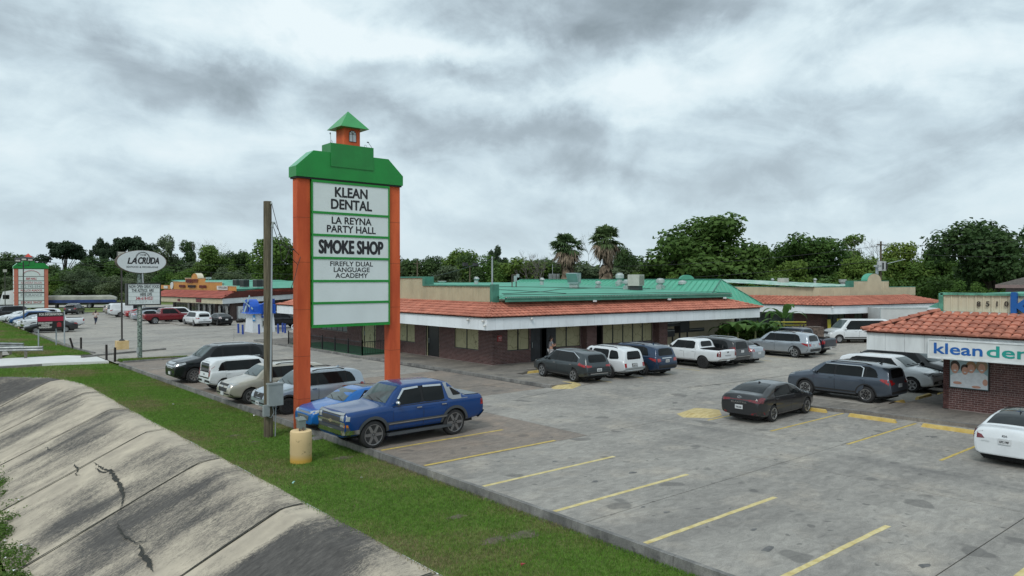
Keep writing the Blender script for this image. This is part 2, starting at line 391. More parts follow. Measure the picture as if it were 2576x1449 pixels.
def ditch_mat():
 m, nt, b = new_mat('algae_stained_concrete'); N, L = nt.nodes, nt.links
 g = N.new('ShaderNodeNewGeometry'); pos = g.outputs['Position']
 oi = N.new('ShaderNodeObjectInfo')
 def noise(scale, det=8, ro=0.6, st=(1, 1, 1), dist=0.0, shift=False):
  mp = N.new('ShaderNodeMapping'); L.new(pos, mp.inputs[0]); mp.inputs['Scale'].default_value = st
  if shift:
   cx = N.new('ShaderNodeCombineXYZ'); mu = N.new('ShaderNodeMath'); mu.operation = 'MULTIPLY'; L.new(oi.outputs['Random'], mu.inputs[0]); mu.inputs[1].default_value = 40
   L.new(mu.outputs[0], cx.inputs[2]); L.new(cx.outputs[0], mp.inputs['Location'])
  n = N.new('ShaderNodeTexNoise'); L.new(mp.outputs[0], n.inputs['Vector']); n.inputs['Scale'].default_value = scale
  n.inputs['Detail'].default_value = det; n.inputs['Roughness'].default_value = ro; n.inputs['Distortion'].default_value = dist; return n.outputs[0]
 def MT(op, a, bb=0.0):
  n = N.new('ShaderNodeMath'); n.operation = op
  for s, v in ((n.inputs[0], a), (n.inputs[1], bb)):
   if isinstance(v, bpy.types.NodeSocket): L.new(v, s)
   else: s.default_value = v
  return n.outputs[0]
 big = noise(0.30, 3, 0.5, (0.6, 1.0, 0.6), 0.0, shift=True)
 mid = noise(0.85, 8, 0.62, (0.35, 1.4, 0.4), 0.0)
 fine = noise(12.0, 8, 0.85, (0.6, 1.1, 0.7), 0.0)
 att = N.new('ShaderNodeAttribute'); att.attribute_name = 'edge'      # 0 at panel borders and near the lip, 1 inside
 f = MT('ADD', MT('MULTIPLY', big, 1.5), MT('MULTIPLY', mid, 0.8)); f = MT('ADD', f, MT('MULTIPLY', fine, 1.35))
 f = MT('ADD', f, MT('MULTIPLY', att.outputs['Fac'], 0.22)); f = MT('ADD', f, MT('MULTIPLY', noise(40, 3, 0.7), 0.5))
 sp = N.new('ShaderNodeSeparateXYZ'); L.new(pos, sp.inputs[0])
 for (px, py, sx, sy, k) in ((412, 1135, 1.3, 1.3, .30), (549, 1240, 1.5, 1.6, .34), (145, 1320, 1.1, 1.2, .30), (40, 990, 3.0, 3.0, .30), (157, 1049, 1.5, 1.0, .25), (860, 1400, 1.6, 2.0, .42), (600, 1440, 1.0, 1.2, .25), (60, 1180, 1.2, .9, -.25), (330, 1200, .8, .7, -.3), (640, 1160, 1.2, .5, -.2), (680, 1340, 1.4, .35, -.45)):
  x0, y0, _z = on_slope(px, py); a = MT('DIVIDE', MT('SUBTRACT', sp.outputs[0], x0), sx); c_ = MT('DIVIDE', MT('SUBTRACT', sp.outputs[1], y0), sy)
  f = MT('ADD', f, MT('MULTIPLY', MT('EXPONENT', MT('MULTIPLY', MT('ADD', MT('MULTIPLY', a, a), MT('MULTIPLY', c_, c_)), -.9)), k))
 r = N.new('ShaderNodeValToRGB'); L.new(MT('SUBTRACT', f, 1.64), r.inputs[0]); e = r.color_ramp.elements
 e[0].position = 0.50; e[0].color = (0, 0, 0, 1); e[1].position = 0.86; e[1].color = (1, 1, 1, 1)
 base = N.new('ShaderNodeValToRGB'); L.new(noise(1.1, 8, 0.6), base.inputs[0]); e = base.color_ramp.elements
 e[0].position = .35; e[1].position = .68; e[0].color = (0.36, 0.315, 0.255, 1); e[1].color = (0.53, 0.465, 0.365, 1)
 mx = N.new('ShaderNodeMixRGB'); L.new(r.outputs[0], mx.inputs[0]); L.new(base.outputs[0], mx.inputs[1])
 dk = N.new('ShaderNodeValToRGB'); L.new(noise(6.0, 8, 0.8, (0.4, 1.4, 1)), dk.inputs[0]); e = dk.color_ramp.elements
 e[0].position = .35; e[1].position = .75; e[0].color = (0.055, 0.052, 0.05, 1); e[1].color = (0.15, 0.14, 0.13, 1); L.new(dk.outputs[0], mx.inputs[2])
 L.new(mx.outputs[0], b.inputs['Base Color']); b.inputs['Roughness'].default_value = 0.9; b.inputs['Specular IOR Level'].default_value = 0.2
 bp = N.new('ShaderNodeBump'); bp.inputs['Strength'].default_value = 0.3; bp.inputs['Distance'].default_value = 0.01; L.new(noise(16, 8, 0.8), bp.inputs['Height']); L.new(bp.outputs[0], b.inputs['Normal'])
 return m
DITCH = ditch_mat()
lip_pts, lip_n = path_eval(LIP, 12)
ditch = thing('ditch_lining', 'x', 'x'); del ditch['label']; del ditch['category']; ditch['kind'] = 'structure'
cum = [0.0]
for a, b_ in zip(lip_pts[:-1], lip_pts[1:]): cum.append(cum[-1] + (b_ - a).length)
def lip_at(s):
 for i in range(len(cum) - 1):
  if cum[i + 1] >= s:
   t = (s - cum[i]) / max(1e-6, cum[i + 1] - cum[i]); return lip_pts[i].lerp(lip_pts[i + 1], t), lip_n[i].lerp(lip_n[i + 1], t).normalized()
 return lip_pts[-1], lip_n[-1]
s_of_y = lambda y: next(cum[i] for i in range(len(cum)) if lip_pts[i].y >= y)
joints = [0.0, s_of_y(-1), s_of_y(5.0), s_of_y(11.4), s_of_y(17.78), s_of_y(24.0), s_of_y(30.1), s_of_y(36.2), s_of_y(42.4), s_of_y(48.6), s_of_y(52.6), s_of_y(53.9), cum[-1]]
for a, b_ in zip(joints[:-1], joints[1:]):
 a += 0.035; b_ -= 0.035; n = max(6, int((b_ - a) / 0.35)); k = len(PROF); vs_, fs_, ed = [], [], []
 for i in range(n + 1):
  p, nn = lip_at(a + (b_ - a) * i / n)
  for j, (o, z) in enumerate(PROF):
   q = p + nn * o; vs_.append((q.x, q.y, z + 0.012 * math.sin(q.y * 1.3 + j)))
   e = min(i, n - i) / n * 4; ed.append(min(1, e) * min(1, max(0, (o - 0.5) / 1.0)) * (1 if o < 4 else 0.6))
 for i in range(n):
  for j in range(k - 1): fs_.append((i * k + j, (i + 1) * k + j, (i + 1) * k + j + 1, i * k + j + 1))
 fs_.append(tuple(range(k))); fs_.append(tuple(n * k + j for j in range(k - 1, -1, -1)))
 o = MB().add(vs_, fs_).build('concrete_panel', DITCH, ditch)
 at_ = o.data.attributes.new('edge', 'FLOAT', 'POINT'); at_.data.foreach_set('value', ed)
bed = MB(); vs_, fs_ = [], []
for p, nn in zip(lip_pts, lip_n):
 for (o, z) in PROF[1:]:
  q = p + nn * o; vs_.append((q.x, q.y, z - 0.05))
k = len(PROF) - 1
for i in range(len(lip_pts) - 1):
 for j in range(k - 1): fs_.append((i * k + j, (i + 1) * k + j, (i + 1) * k + j + 1, i * k + j + 1))
bed.add(vs_, fs_).build('joint_bed', JOINT, ditch)
CRK = mat('mossy_crack', (0.035, 0.035, 0.03), 0.95, var=0.4, vscale=6)
def crack(y0, o0, y1, o1, w, seed, wander=0.22):
 r = random.Random(seed); n = 34; mb = MB(); vs_ = []; dy = 0; do = 0
 for i in range(n + 1):
  t = i / n; dy += r.uniform(-1, 1) * wander * 0.45; do += r.uniform(-1, 1) * wander * 0.25; dy *= .93; do *= .9
  y = y0 + (y1 - y0) * t + dy; off = max(0.9, o0 + (o1 - o0) * t + do); ww = w * (0.35 + r.random()) * (0.4 + math.sin(math.pi * min(1, t * 1.1 + .1)))
  p, nn = lip_at(s_of_y(y)); d = Vector((-nn.y, nn.x))
  for sgn in (-1, 1):
   q = p + nn * off + d * sgn * max(0.012, ww); vs_.append((q.x, q.y, slope_z(off) + 0.04))
 mb.add(vs_, [(2 * i, 2 * i + 1, 2 * i + 3, 2 * i + 2) for i in range(n)]).build('crack', CRK, ditch)
for s_ in joints[1:-1]:
 p_, _n = lip_at(s_); w0 = MB(); vs_ = []
 for k in range(20):
  off = .02 + 5.5 * k / 19; p, nn = lip_at(s_); d = Vector((-nn.y, nn.x)); ww = .022 + .018 * rng.random()
  for sg in (-1, 1): q = p + nn * off + d * sg * ww; vs_.append((q.x, q.y, slope_z(off) + .03))
 w0.add(vs_, [(2 * i, 2 * i + 1, 2 * i + 3, 2 * i + 2) for i in range(19)]).build('joint_sealant', CRK, ditch)
def crackp(P, w, seed):
 r = random.Random(seed); Q = [Vector(on_slope(*p)) for p in P]; L_ = []
 for a, b_ in zip(Q[:-1], Q[1:]):
  n = max(2, int((b_ - a).length / .1)); L_ += [a.lerp(b_, k / n) + Vector((r.uniform(-.03, .03), r.uniform(-.03, .03), 0)) for k in range(n)]
 vs_ = []
 for i, p in enumerate(L_):
  d = (L_[min(i + 1, len(L_) - 1)] - L_[max(i - 1, 0)]); d.z = 0; d = Vector((-d.y, d.x, 0)).normalized() * w * r.uniform(.3, 1.3) * math.sin(math.pi * min(.95, (i + 1) / len(L_)))
  for sg in (-1, 1): q = p + d * sg; vs_.append((q.x, q.y, slope_z(7.9 - q.x) + .035))
 MB().add(vs_, [(2 * i, 2 * i + 1, 2 * i + 3, 2 * i + 2) for i in range(len(L_) - 1)]).build('crack', CRK, ditch)
crackp([(236, 1166), (256, 1180), (275, 1186), (285, 1200), (298, 1216), (306, 1240), (310, 1258), (302, 1290)], .07, 1); crackp([(240, 1180), (255, 1192), (280, 1186), (296, 1190)], .03, 2)
crackp([(296, 1318), (300, 1340), (314, 1354), (340, 1368), (366, 1366), (372, 1340)], .03, 3); crackp([(352, 1372), (356, 1400), (372, 1416), (384, 1449)], .075, 4); crackp([(112, 1125), (130, 1138), (150, 1142), (168, 1160)], .035, 5); crackp([(186, 1170), (196, 1182), (190, 1196), (205, 1200)], .03, 6)
floor_pts = [(p + n_ * 5.5) for p, n_ in zip(lip_pts, lip_n)]
sheet('channel_floor', [(p.x, p.y) for p in floor_pts] + [(-40, 51), (-40, -10)], -2.47, TURFG)['kind'] = 'structure'
verge = [(p - n_ * 0.1) for p, n_ in zip(lip_pts, lip_n)]
sheet('grass_verge', [(11.72, -12), (11.72, 53.7), (11.72, 58.2), (8, 59.2), (4, 59.6), (-30, 59.9), (-30, 55.0)] + [(p.x, p.y) for p in reversed(verge)] + [(8.2, -12)], -0.19, TURFG)['kind'] = 'structure'
sheet('grass_verge', [(11.4, 62.4), (11.0, 70), (10.9, 90), (10.9, 140), (8.2, 140), (7.4, 100), (7.2, 78), (6.6, 66), (5.5, 62.9), (9, 62.3)], -0.05, TURFG)['kind'] = 'structure'
sheet('side_path', [(6.5, 66), (7.1, 78), (7.3, 100), (8.0, 140), (3.5, 140), (2.5, 100), (2.0, 78), (-1, 64)], -0.06, LOTC)['kind'] = 'structure'
ground = MB()
ring = [(-1500, -1500), (3000, -1500), (3000, 3000), (-1500, 3000)]
ground.add([(11.0, -1500, -0.3), (3000, -1500, -0.3), (3000, 3000, -0.3), (11.0, 3000, -0.3), (-1500, 57, -0.3), (11.0, 57, -0.3), (-1500, 3000, -0.3), (-40, -1500, -2.5), (11.0, -1500, -2.5), (11.0, 60, -2.5), (-1500, 60, -2.5), (-1500, -1500, -2.5)],
   [(0, 1, 2, 3), (4, 5, 3, 6), (11, 8, 9, 10)])
ground.build('ground', FIELDG)['kind'] = 'structure'
lot = thing('parking_lot', 'x', 'x'); del lot['label']; del lot['category']; lot['kind'] = 'structure'
sheet('joint_bed', [(11.9, -30), (90, -30), (90, 138), (11.9, 138)], -0.02, JOINT, lot)
def slab_(x0, y0, x1, y1, m, z=0.0, parent=None, name='pavement_slab', g=0.012):
 return MB().box(x0 + g, y0 + g, z - 0.015, x1 - g, y1 - g, z).build(name, m, parent or lot)
ys_near = [-14, -5, -1.2, 5.4, 11.75, 18.3]
for a, b_ in zip(ys_near[:-1], ys_near[1:]):
 for x0, x1 in ((11.93, 20.55), (20.55, 30.85)):
  slab_(x0, a, x1, b_, LOTA)
for a, b_ in ((18.3, 27.7),): slab_(18.85, a, 27.0, b_, LOTA)
slab_(27.0, 18.3, 38.0, 23.2, LOTA); slab_(38.0, 18.3, 50.0, 23.2, LOTC); slab_(50, 18.3, 64, 23.2, LOTC); slab_(64, 18.3, 90, 27.7, LOTC)
slab_(27.0, 23.2, 38.0, 34.6, LOTA); slab_(38.0, 23.2, 50.0, 34.6, LOTC); slab_(50, 23.2, 64, 34.6, LOTC); slab_(64, 27.7, 90, 46, LOTC)
slab_(30.85, 12.0, 42, 18.3, LOTC); slab_(42, 12.0, 60, 18.3, LOTC); slab_(60, -10, 90, 18.3, LOTC)
ys = [18.3, 27.7, 37.1, 46.5, 54.1]
for a, b_ in zip(ys[:-1], ys[1:]): slab_({18.3: 11.86, 27.7: 11.74, 37.1: 11.62, 46.5: 11.48}[a], a, 18.85, b_, LOTB)
slab_(18.85, 27.7, 25.4, 37.1, LOTB); slab_(18.85, 37.1, 25.1, 46.5, LOTA); slab_(18.85, 46.5, 25.0, 54.1, LOTA)
yy = [54.1, 62.4, 70.6, 78.8, 87.0, 95.2, 103.4, 111.6, 119.8, 128.0, 138.0]
for a, b_ in zip(yy[:-1], yy[1:]):
 for x0, x1 in ((11.2, 20.4), (20.4, 29.6), (29.6, 38.8), (38.8, 52.0)):
  slab_(x0, a, x1, b_, LOTC if rng.random() < .6 else LOTA)
slab_(54.5, 34.6, 64, 62, LOTC)
drv = thing('driveway', 'x', 'x'); del drv['label']; del drv['category']; drv['kind'] = 'structure'
MB().prism([(x, y, -0.5) for x, y in [(-30, 57.95), (4, 57.6), (8, 57.25), (11.15, 56.1), (11.15, 60.6), (9.6, 62.3), (5, 62.9), (-30, 63.4)]], (0, 0, .48)).build('driveway_slab', NEWC, drv)
MB().box(-30, 57.3, -0.5, 8.0, 57.55, -0.05).build('kerb_stone', KERB, drv)
def kerb(path, w=0.18, z0=-0.4, z1=0.11, step=3.05, name='kerb', m=KERB):
 k = thing(name, 'x', 'x'); del k['label']; del k['category']; k['kind'] = 'structure'
 for a, b_ in zip(path[:-1], path[1:]):
  a, b_ = Vector(a), Vector(b_); d = b_ - a; n = max(1, round(d.length / step)); d /= n; u = d.normalized() * 0.006
  for i in range(n):
   p, q = a + d * i + u, a + d * (i + 1) - u; nn = Vector((-u.y, u.x)).normalized() * w
   MB().hexa([(p.x, p.y, z0), (q.x, q.y, z0), (q.x + nn.x, q.y + nn.y, z0), (p.x + nn.x, p.y + nn.y, z0),
      (p.x + nn.x * .12, p.y + nn.y * .12, z1), (q.x + nn.x * .12, q.y + nn.y * .12, z1), (q.x + nn.x * .9, q.y + nn.y * .9, z1), (p.x + nn.x * .9, p.y + nn.y * .9, z1)]).build('kerb_stone', m, k)
 return k
kerb([(11.93, -14), (11.98, 12), (11.92, 21), (11.72, 34), (11.45, 54.0)], z1=0.035, w=0.15)
kerb([(11.6, 54.05), (16.6, 54.3)]); kerb([(10.2, 59.6), (16.4, 62.0)], w=0.3, z1=0.12)
kerb([(10.95, 70.0), (10.95, 139)]); kerb([(11.5, 62.2), (10.95, 70.0)])
kerb([(11, 139), (24, 139.4), (40, 138)])
wk = thing('walkway', 'x', 'x'); del wk['label']; del wk['category']; wk['kind'] = 'structure'
def walk(poly, z=0.13, m=WALK): return MB().add([(x, y, -0.1) for x, y in poly] + [(x, y, z) for x, y in poly], [tuple(range(len(poly), 2 * len(poly)))] + [(i, (i + 1) % len(poly), len(poly) + (i + 1) % len(poly), len(poly) + i) for i in range(len(poly))]).build('pavement_slab', m, wk)
walk([(25.62, 27.6), (27.0, 27.3), (27.35, 29.6), (27.35, 32.2), (28.9, 32.7), (28.9, 36.5), (25.55, 36.5)])
walk([(25.53, 36.52), (28.9, 36.52), (28.9, 45.9), (25.3, 45.9)])
walk([(25.28, 45.92), (28.9, 45.92), (28.9, 53.4), (24.9, 53.4)]); walk([(24.88, 53.42), (28.9, 53.42), (28.9, 65.0), (24.6, 65.0)])
walk([(28.92, 33.2), (41.0, 33.2), (41.0, 36.6), (28.92, 36.6)]); walk([(41.02, 33.2), (54.6, 33.0), (54.6, 36.6), (41.02, 36.6)])
kerb([(25.6, 27.5), (25.5, 36.5), (25.25, 45.9), (24.85, 53.4), (24.55, 65.1)], z1=0.145, w=-0.16); kerb([(24.6, 65.2), (29.0, 65.2)], z1=0.145)
walk([(30.85, -8), (33.9, -8), (33.9, 3.0), (30.85, 3.0)]); walk([(30.85, 3.02), (33.9, 3.02), (33.9, 8.5), (30.85, 8.5)]); walk([(30.85, 8.52), (33.9, 8.52), (33.9, 13.9), (30.4, 13.9)])
walk([(30.4, 13.92), (33.9, 13.92), (33.9, 14.2), (32.2, 14.3), (32.2, 17.8), (29.6, 18.1), (29.9, 16.0)], m=WALK)
walk([(33.92, 12.0), (48, 12.0), (48, 13.6), (33.92, 13.6)], m=WALK)
kerb([(30.85, -8), (30.85, 8.5), (30.4, 13.9), (29.9, 16.0), (29.55, 18.15)], z1=0.145, w=-0.16)
walk([(36.5, 97.3), (38.2, 97.3), (38.2, 104), (30.6, 124), (28.8, 124)], m=LOTC);
walk([(26.1, 93.0), (30.2, 92.2), (30.0, 96.0), (26.5, 98.5)], m=LOTC)
YEL = mat('worn_yellow_paint', (0.52, 0.37, 0.08), 0.7, var=0.2, vscale=5, col2=(0.64, 0.48, 0.13), coords='World')
PYEL = mat('pale_yellow_paint', (0.62, 0.49, 0.18), 0.7, var=0.2, vscale=4, col2=(0.70, 0.60, 0.32), coords='World')
WHT = mat('faded_white_paint', (0.42, 0.41, 0.39), 0.7, var=0.2, vscale=5, coords='World')
def stripe(x0, y0, x1, y1, w, m, seed=0, lbl=None):
 r = random.Random(seed + int(y0 * 10)); n = 26; mb = MB(); vs_ = []
 d = Vector((x1 - x0, y1 - y0)); L_ = d.length; d.normalize(); nn = Vector((-d.y, d.x))
 for i in range(n + 1):
  p = Vector((x0, y0)) + d * L_ * i / n
  for s in (-1, 1):
   q = p + nn * s * (w / 2 + r.uniform(-.008, .008)); vs_.append((q.x, q.y, 0.004))
 o = mb.add(vs_, [(2 * i, 2 * i + 2, 2 * i + 3, 2 * i + 1) for i in range(n)]).build('painted_line', m, lot)
 return o
for y, x1, m in ((20.98, 17.15, YEL), (18.42, 17.4, YEL), (15.56, 17.25, PYEL), (12.78, 17.25, PYEL), (10.0, 17.15, PYEL), (7.2, 17.1, PYEL), (4.4, 17.1, PYEL), (1.6, 17.1, PYEL)):
 stripe(12.05, y, x1, y, 0.13, m)
for y in (23.8, 27.9, 31.5, 35.2, 38.9, 42.6, 46.0, 49.4): stripe(12.05, y, 17.0, y, 0.09, WHT if y > 30 else YEL)
for y in (17.2, 14.48, 11.66, 8.78, 5.9, 3.0): stripe(24.5, y, 30.1 if y > 9 else 29.0, y, 0.10, YEL)
for x in (29.6, 32.2, 34.8, 37.5, 40.1, 42.8, 45.6, 48.3, 51.0, 53.8): stripe(x, 26.9, x - 0.1, 31.5, 0.09, YEL)
for x in (31.8, 34.4, 37.0, 39.8, 42.6): stripe(x + 0.1, 14.6, x, 19.6, 0.09, WHT)
for (a, b_) in (((13.0, 31.0), (24.8, 30.2)), ((22.2, 26.0), (29.0, 27.4)), ((20.9, 60), (29.4, 84)), ((12, 66.3), (26, 71.0)), ((31, 23.0), (52, 21.2))):
 r = random.Random(int(a[0] * 7)); n = 30; vs_ = []; w_ = 0
 for i in range(n + 1):
  t = i / n; w_ = w_ * .8 + r.uniform(-.06, .06); x = a[0] + (b_[0] - a[0]) * t; y = a[1] + (b_[1] - a[1]) * t
  for s in (-1, 1): vs_.append((x + w_ + s * .015, y + w_ + s * r.uniform(.008, .03), 0.005))
 MB().add(vs_, [(2 * i, 2 * i + 2, 2 * i + 3, 2 * i + 1) for i in range(n)]).build('crack', CRK, lot)
OIL = mat('oil_stain', (.12, .115, .11), .55, var=.4, vscale=6, coords='World', col2=(.16, .155, .15)); ro = random.Random(8)
for (x_, y_, r_) in [(14.0 + ro.uniform(-.6, 2.2), y + ro.uniform(-.5, .5), ro.uniform(.06, .19)) for y in (16.9, 16.7, 14.2, 14.0, 11.3, 11.5, 8.6, 8.4, 5.8, 5.9, 3.0, 19.6)] + [(27.3 + ro.uniform(-.8, .8), y + ro.uniform(-.4, .4), ro.uniform(.08, .18)) for y in (13, 10.2, 10.6, 7.2)]:
 k = 16; ph = ro.uniform(0, 6); MB().add([(x_ + r_ * (1 + .25 * math.sin(3 * a + ph)) * math.cos(a), y_ + .55 * r_ * (1 + .3 * math.sin(2 * a + ph)) * math.sin(a), .0035) for a in [6.283 * i / k for i in range(k)]], [tuple(range(k))]).build('oil_stain', OIL, lot)
def ramp_(pts, name='kerb_ramp'):
 c = Vector((sum(p[0] for p in pts) / len(pts), sum(p[1] for p in pts) / len(pts)))
 k = len(pts); top = [Vector(p).lerp(c, .42) for p in pts]
 vs_ = [(p[0], p[1], 0.0) for p in pts] + [(p.x, p.y, 0.11) for p in top]
 m = mat('ramp_yellow_paint', (0.52, 0.38, 0.14), 0.75, var=0.25, vscale=3, col2=(0.60, 0.50, 0.26), coords='World', stretch=(1, 5, 1))
 return MB().add(vs_, [(i, (i + 1) % k, k + (i + 1) % k, k + i) for i in range(k)] + [tuple(range(k, 2 * k))]).build(name, m)
tag(ramp_([gp(1370, 968), gp(1393, 979), gp(1440, 978), gp(1462, 969), gp(1458, 964), gp(1413, 960)][::-1]), 'yellow painted kerb ramp by the end of the brick building walkway', 'ramp')
tag(ramp_([gp(1702, 1041), gp(1718, 1050), gp(1790, 1052), gp(1816, 1045), gp(1810, 1031), gp(1745, 1027)][::-1]), 'yellow painted ramp pad on the lot behind the dark sedan', 'ramp')
def wheel_stop(x, y, rz, label, L_=1.85):
 m = mat('wheelstop_yellow_paint', (0.62, 0.42, 0.09), 0.65, var=0.2, vscale=3, col2=(0.68, 0.52, 0.2))
 h = L_ / 2; mb = MB().hexa([(-.09, -h, 0), (.09, -h, 0), (.09, h, 0), (-.09, h, 0), (-.055, -h + .06, .13), (.055, -h + .06, .13), (.055, h - .06, .13), (-.055, h - .06, .13)])
 o = mb.build('wheel_stop', m, None, loc=(x, y, 0), rot=(0, 0, rz)); tag(o, label, 'wheel stop', 'yellow wheel stops in front of the dental office'); return o
wheel_stop(29.62, 15.9, rad(3), 'yellow wheel stop showing past the nose of the dark grey sedan')
wheel_stop(29.6, 13.1, 0, 'yellow wheel stop at the empty space right of the dark grey sedan')
wheel_stop(29.66, 10.35, 0, 'yellow wheel stop next to the white sedan, second empty space')
wheel_stop(29.66, 7.6, 0, 'yellow wheel stop in front of the white sedan')
wheel_stop(34.0, 14.0, rad(92), 'yellow wheel stop behind the grey blue suv', 1.7); wheel_stop(36.9, 13.95, rad(92), 'yellow wheel stop left of the white suv nose', 1.7)
wheel_stop(38.9, 13.7, rad(88), 'yellow wheel stop under the nose of the white suv', 1.7); wheel_stop(41.9, 13.7, rad(88), 'yellow wheel stop beside the brick corner by the black suv', 1.7)
wheel_stop(29.15, 32.6, rad(85), 'yellow wheel stop beyond the nose of the grey crossover', 1.7)
def blades(name, n, region, zfun, hmin, hmax, label, cols, seed=1, wid=0.006):
 rs = np.random.RandomState(seed); P = region(rs, n); n = len(P)
 h = rs.uniform(hmin, hmax, n); a = rs.uniform(0, 2 * np.pi, n); lean = rs.uniform(0.15, 0.8, n) * h; w = wid * rs.uniform(0.7, 1.6, n); la = rs.uniform(0, 2 * np.pi, n)
 z = zfun(P); v = np.zeros((n, 3, 3))
 v[:, 0, 0] = P[:, 0] - np.cos(a) * w; v[:, 0, 1] = P[:, 1] - np.sin(a) * w; v[:, 1, 0] = P[:, 0] + np.cos(a) * w; v[:, 1, 1] = P[:, 1] + np.sin(a) * w
 v[:, 2, 0] = P[:, 0] + np.cos(la) * lean; v[:, 2, 1] = P[:, 1] + np.sin(la) * lean; v[:, :, 2] = z[:, None]; v[:, 2, 2] += h
 me = bpy.data.meshes.new(name); me.vertices.add(3 * n); me.loops.add(3 * n); me.polygons.add(n)
 me.vertices.foreach_set('co', v.ravel()); me.loops.foreach_set('vertex_index', np.arange(3 * n)); me.polygons.foreach_set('loop_start', np.arange(0, 3 * n, 3)); me.polygons.foreach_set('loop_total', np.full(n, 3))
 for m in cols: me.materials.append(m)
 if len(cols) > 1:
  pn = .1 + .8 * np.sin(P[:, 0] * 2.7 + P[:, 1] * 1.9) * np.sin(P[:, 1] * 2.3 - P[:, 0]) + np.sin(P[:, 0] * 1.1 + 1.3 * np.sin(P[:, 1] * .45)) + np.sin(P[:, 1] * .83 + P[:, 0] * .35) + rs.normal(0, .8, n)
  me.polygons.foreach_set('material_index', np.digitize(pn, [0.2, 1.2][:len(cols) - 1]).astype(np.int32))
 me.update(); me.validate(); o = link(name, me); tag(o, label, 'grass', kind='stuff'); return o
def blade_mat(name, c, t=0.5):
 m, nt, b = new_mat(name); MATS[name] = m; N, L = nt.nodes, nt.links
 g = N.new('ShaderNodeNewGeometry'); no = N.new('ShaderNodeTexNoise'); no.inputs['Scale'].default_value = 9; no.inputs['Detail'].default_value = 6; L.new(g.outputs['Position'], no.inputs['Vector'])
 r = N.new('ShaderNodeValToRGB'); L.new(no.outputs[0], r.inputs[0]); e = r.color_ramp.elements; e[0].position = .35; e[1].position = .68
 e[0].color = (*[x * .65 for x in c], 1); e[1].color = (*[x * 1.35 for x in c], 1); L.new(r.outputs[0], b.inputs['Base Color'])
 b.inputs['Roughness'].default_value = .6; b.inputs['Specular IOR Level'].default_value = .25
 tr = N.new('ShaderNodeBsdfTranslucent'); L.new(r.outputs[0], tr.inputs[0]); mx = N.new('ShaderNodeMixShader'); mx.inputs[0].default_value = t * .6
 out = nt.nodes['Material Output']; L.new(b.outputs[0], mx.inputs[1]); L.new(tr.outputs[0], mx.inputs[2]); L.new(mx.outputs[0], out.inputs[0])
 return m
GM = [blade_mat('grass_dull', (0.19, 0.25, 0.06)), blade_mat('grass_green', (0.13, 0.255, 0.038)), blade_mat('grass_dry', (0.27, 0.235, 0.12))]
GM = [GM[1], GM[0], GM[2]]
def reg_verge(rs, n):
 d = rs.rand(n) ** 1.6; y = 1.5 + d * 52; lipx = np.interp(y, [p[1] for p in LIP[:9]], [p[0] for p in LIP[:9]]) + rs.normal(0.12, .1, n)
 kx = np.interp(y, [-12, 12, 21, 34, 54], [11.9, 11.95, 11.88, 11.66, 11.4]); x = lipx + (kx - lipx) * rs.rand(n)
 return np.stack([x, y], 1)
flat = lambda z: (lambda P: np.full(len(P), z))
blades('verge_grass', 330000, reg_verge, flat(-0.195), 0.03, 0.085, 'short green turf along the kerb above the ditch', GM, 1)
def reg_end(rs, n):
 x = rs.uniform(-12, 11.6, n); top = np.interp(x, [-12, 5, 8, 11.6], [57.4, 57.2, 56.9, 56.0]); lo = np.interp(x, [-12, -2, 2.4, 5, 6.9, 7.75, 11.6], [54.7, 54.0, 53.2, 52.2, 50, 46.5, 46.5]); y = lo + (top - lo) * rs.rand(n)
 return np.stack([x, y], 1)
blades('verge_grass', 60000, reg_end, flat(-0.195), 0.04, 0.10, 'green turf at the end of the ditch by the white driveway', GM, 2, wid=0.012)
def reg_far(rs, n):
 y = 62.9 + rs.rand(n) ** 1.3 * 60; x = rs.uniform(6.7, 11.3, n); return np.stack([x, y], 1)
blades('verge_grass', 60000, reg_far, flat(-0.055), 0.04, 0.11, 'green turf beyond the white driveway by the information board', GM, 3, wid=0.016)
def reg_tuft(rs, n):
 a = rs.rand(n); x = 11.6 + a * 4.2; y = 54.35 + rs.rand(n) * (1.3 - 0.25 * a * 4) + .05; return np.stack([x, y], 1)
sheet('grass_verge', [(11.5, 54.3), (15.6, 54.5), (14.6, 55.4), (11.5, 56.0)], 0.06, TURFG)['kind'] = 'structure'
blades('verge_grass', 16000, reg_tuft, flat(0.06), 0.05, 0.14, 'grass tuft strip at the foot of the oval restaurant sign', GM, 4, wid=0.012)
for i, (px, py, r_) in enumerate([(862, 1152, .42), (590, 1096, .3), (640, 1112, .2), (1316, 1345, .5), (1150, 1300, .3), (1240, 1360, .4)]):
 x, y = gp(px, py, -.19); mb = MB(); rr = random.Random(i); n = 18
 mb.add([(x, y, -.15)] + [(x + r_ * rr.uniform(.6, 1.1) * math.cos(2 * math.pi * k / n), y + .6 * r_ * rr.uniform(.6, 1.1) * math.sin(2 * math.pi * k / n), -.186) for k in range(n)], [(0, k + 1, (k + 1) % n + 1) for k in range(n)])
 o = mb.build('bare_soil', mat('bare_soil', (0.12, 0.10, 0.075), .95, var=.4, vscale=6)); o['kind'] = 'structure'
LIT = [(436, 1020, 'crumpled white paper on the grass below the white hatchback', (.7, .7, .72), .07), (739, 1218, 'small teal litter scrap on the grass edge beside the ditch', (.3, .55, .5), .06), (909, 1205, 'white paper bit on the grass right of the yellow round pier', (.7, .7, .7), .04),
  (1313, 1429, 'flattened red can on the grass at the bottom edge', (.35, .03, .03), .07), (1860, 1420, 'white scrap on grass beside the kerb at the bottom', (.7, .7, .7), .05), (640, 1048, 'white paper scrap near the wooden pole base', (.7, .7, .7), .05)]
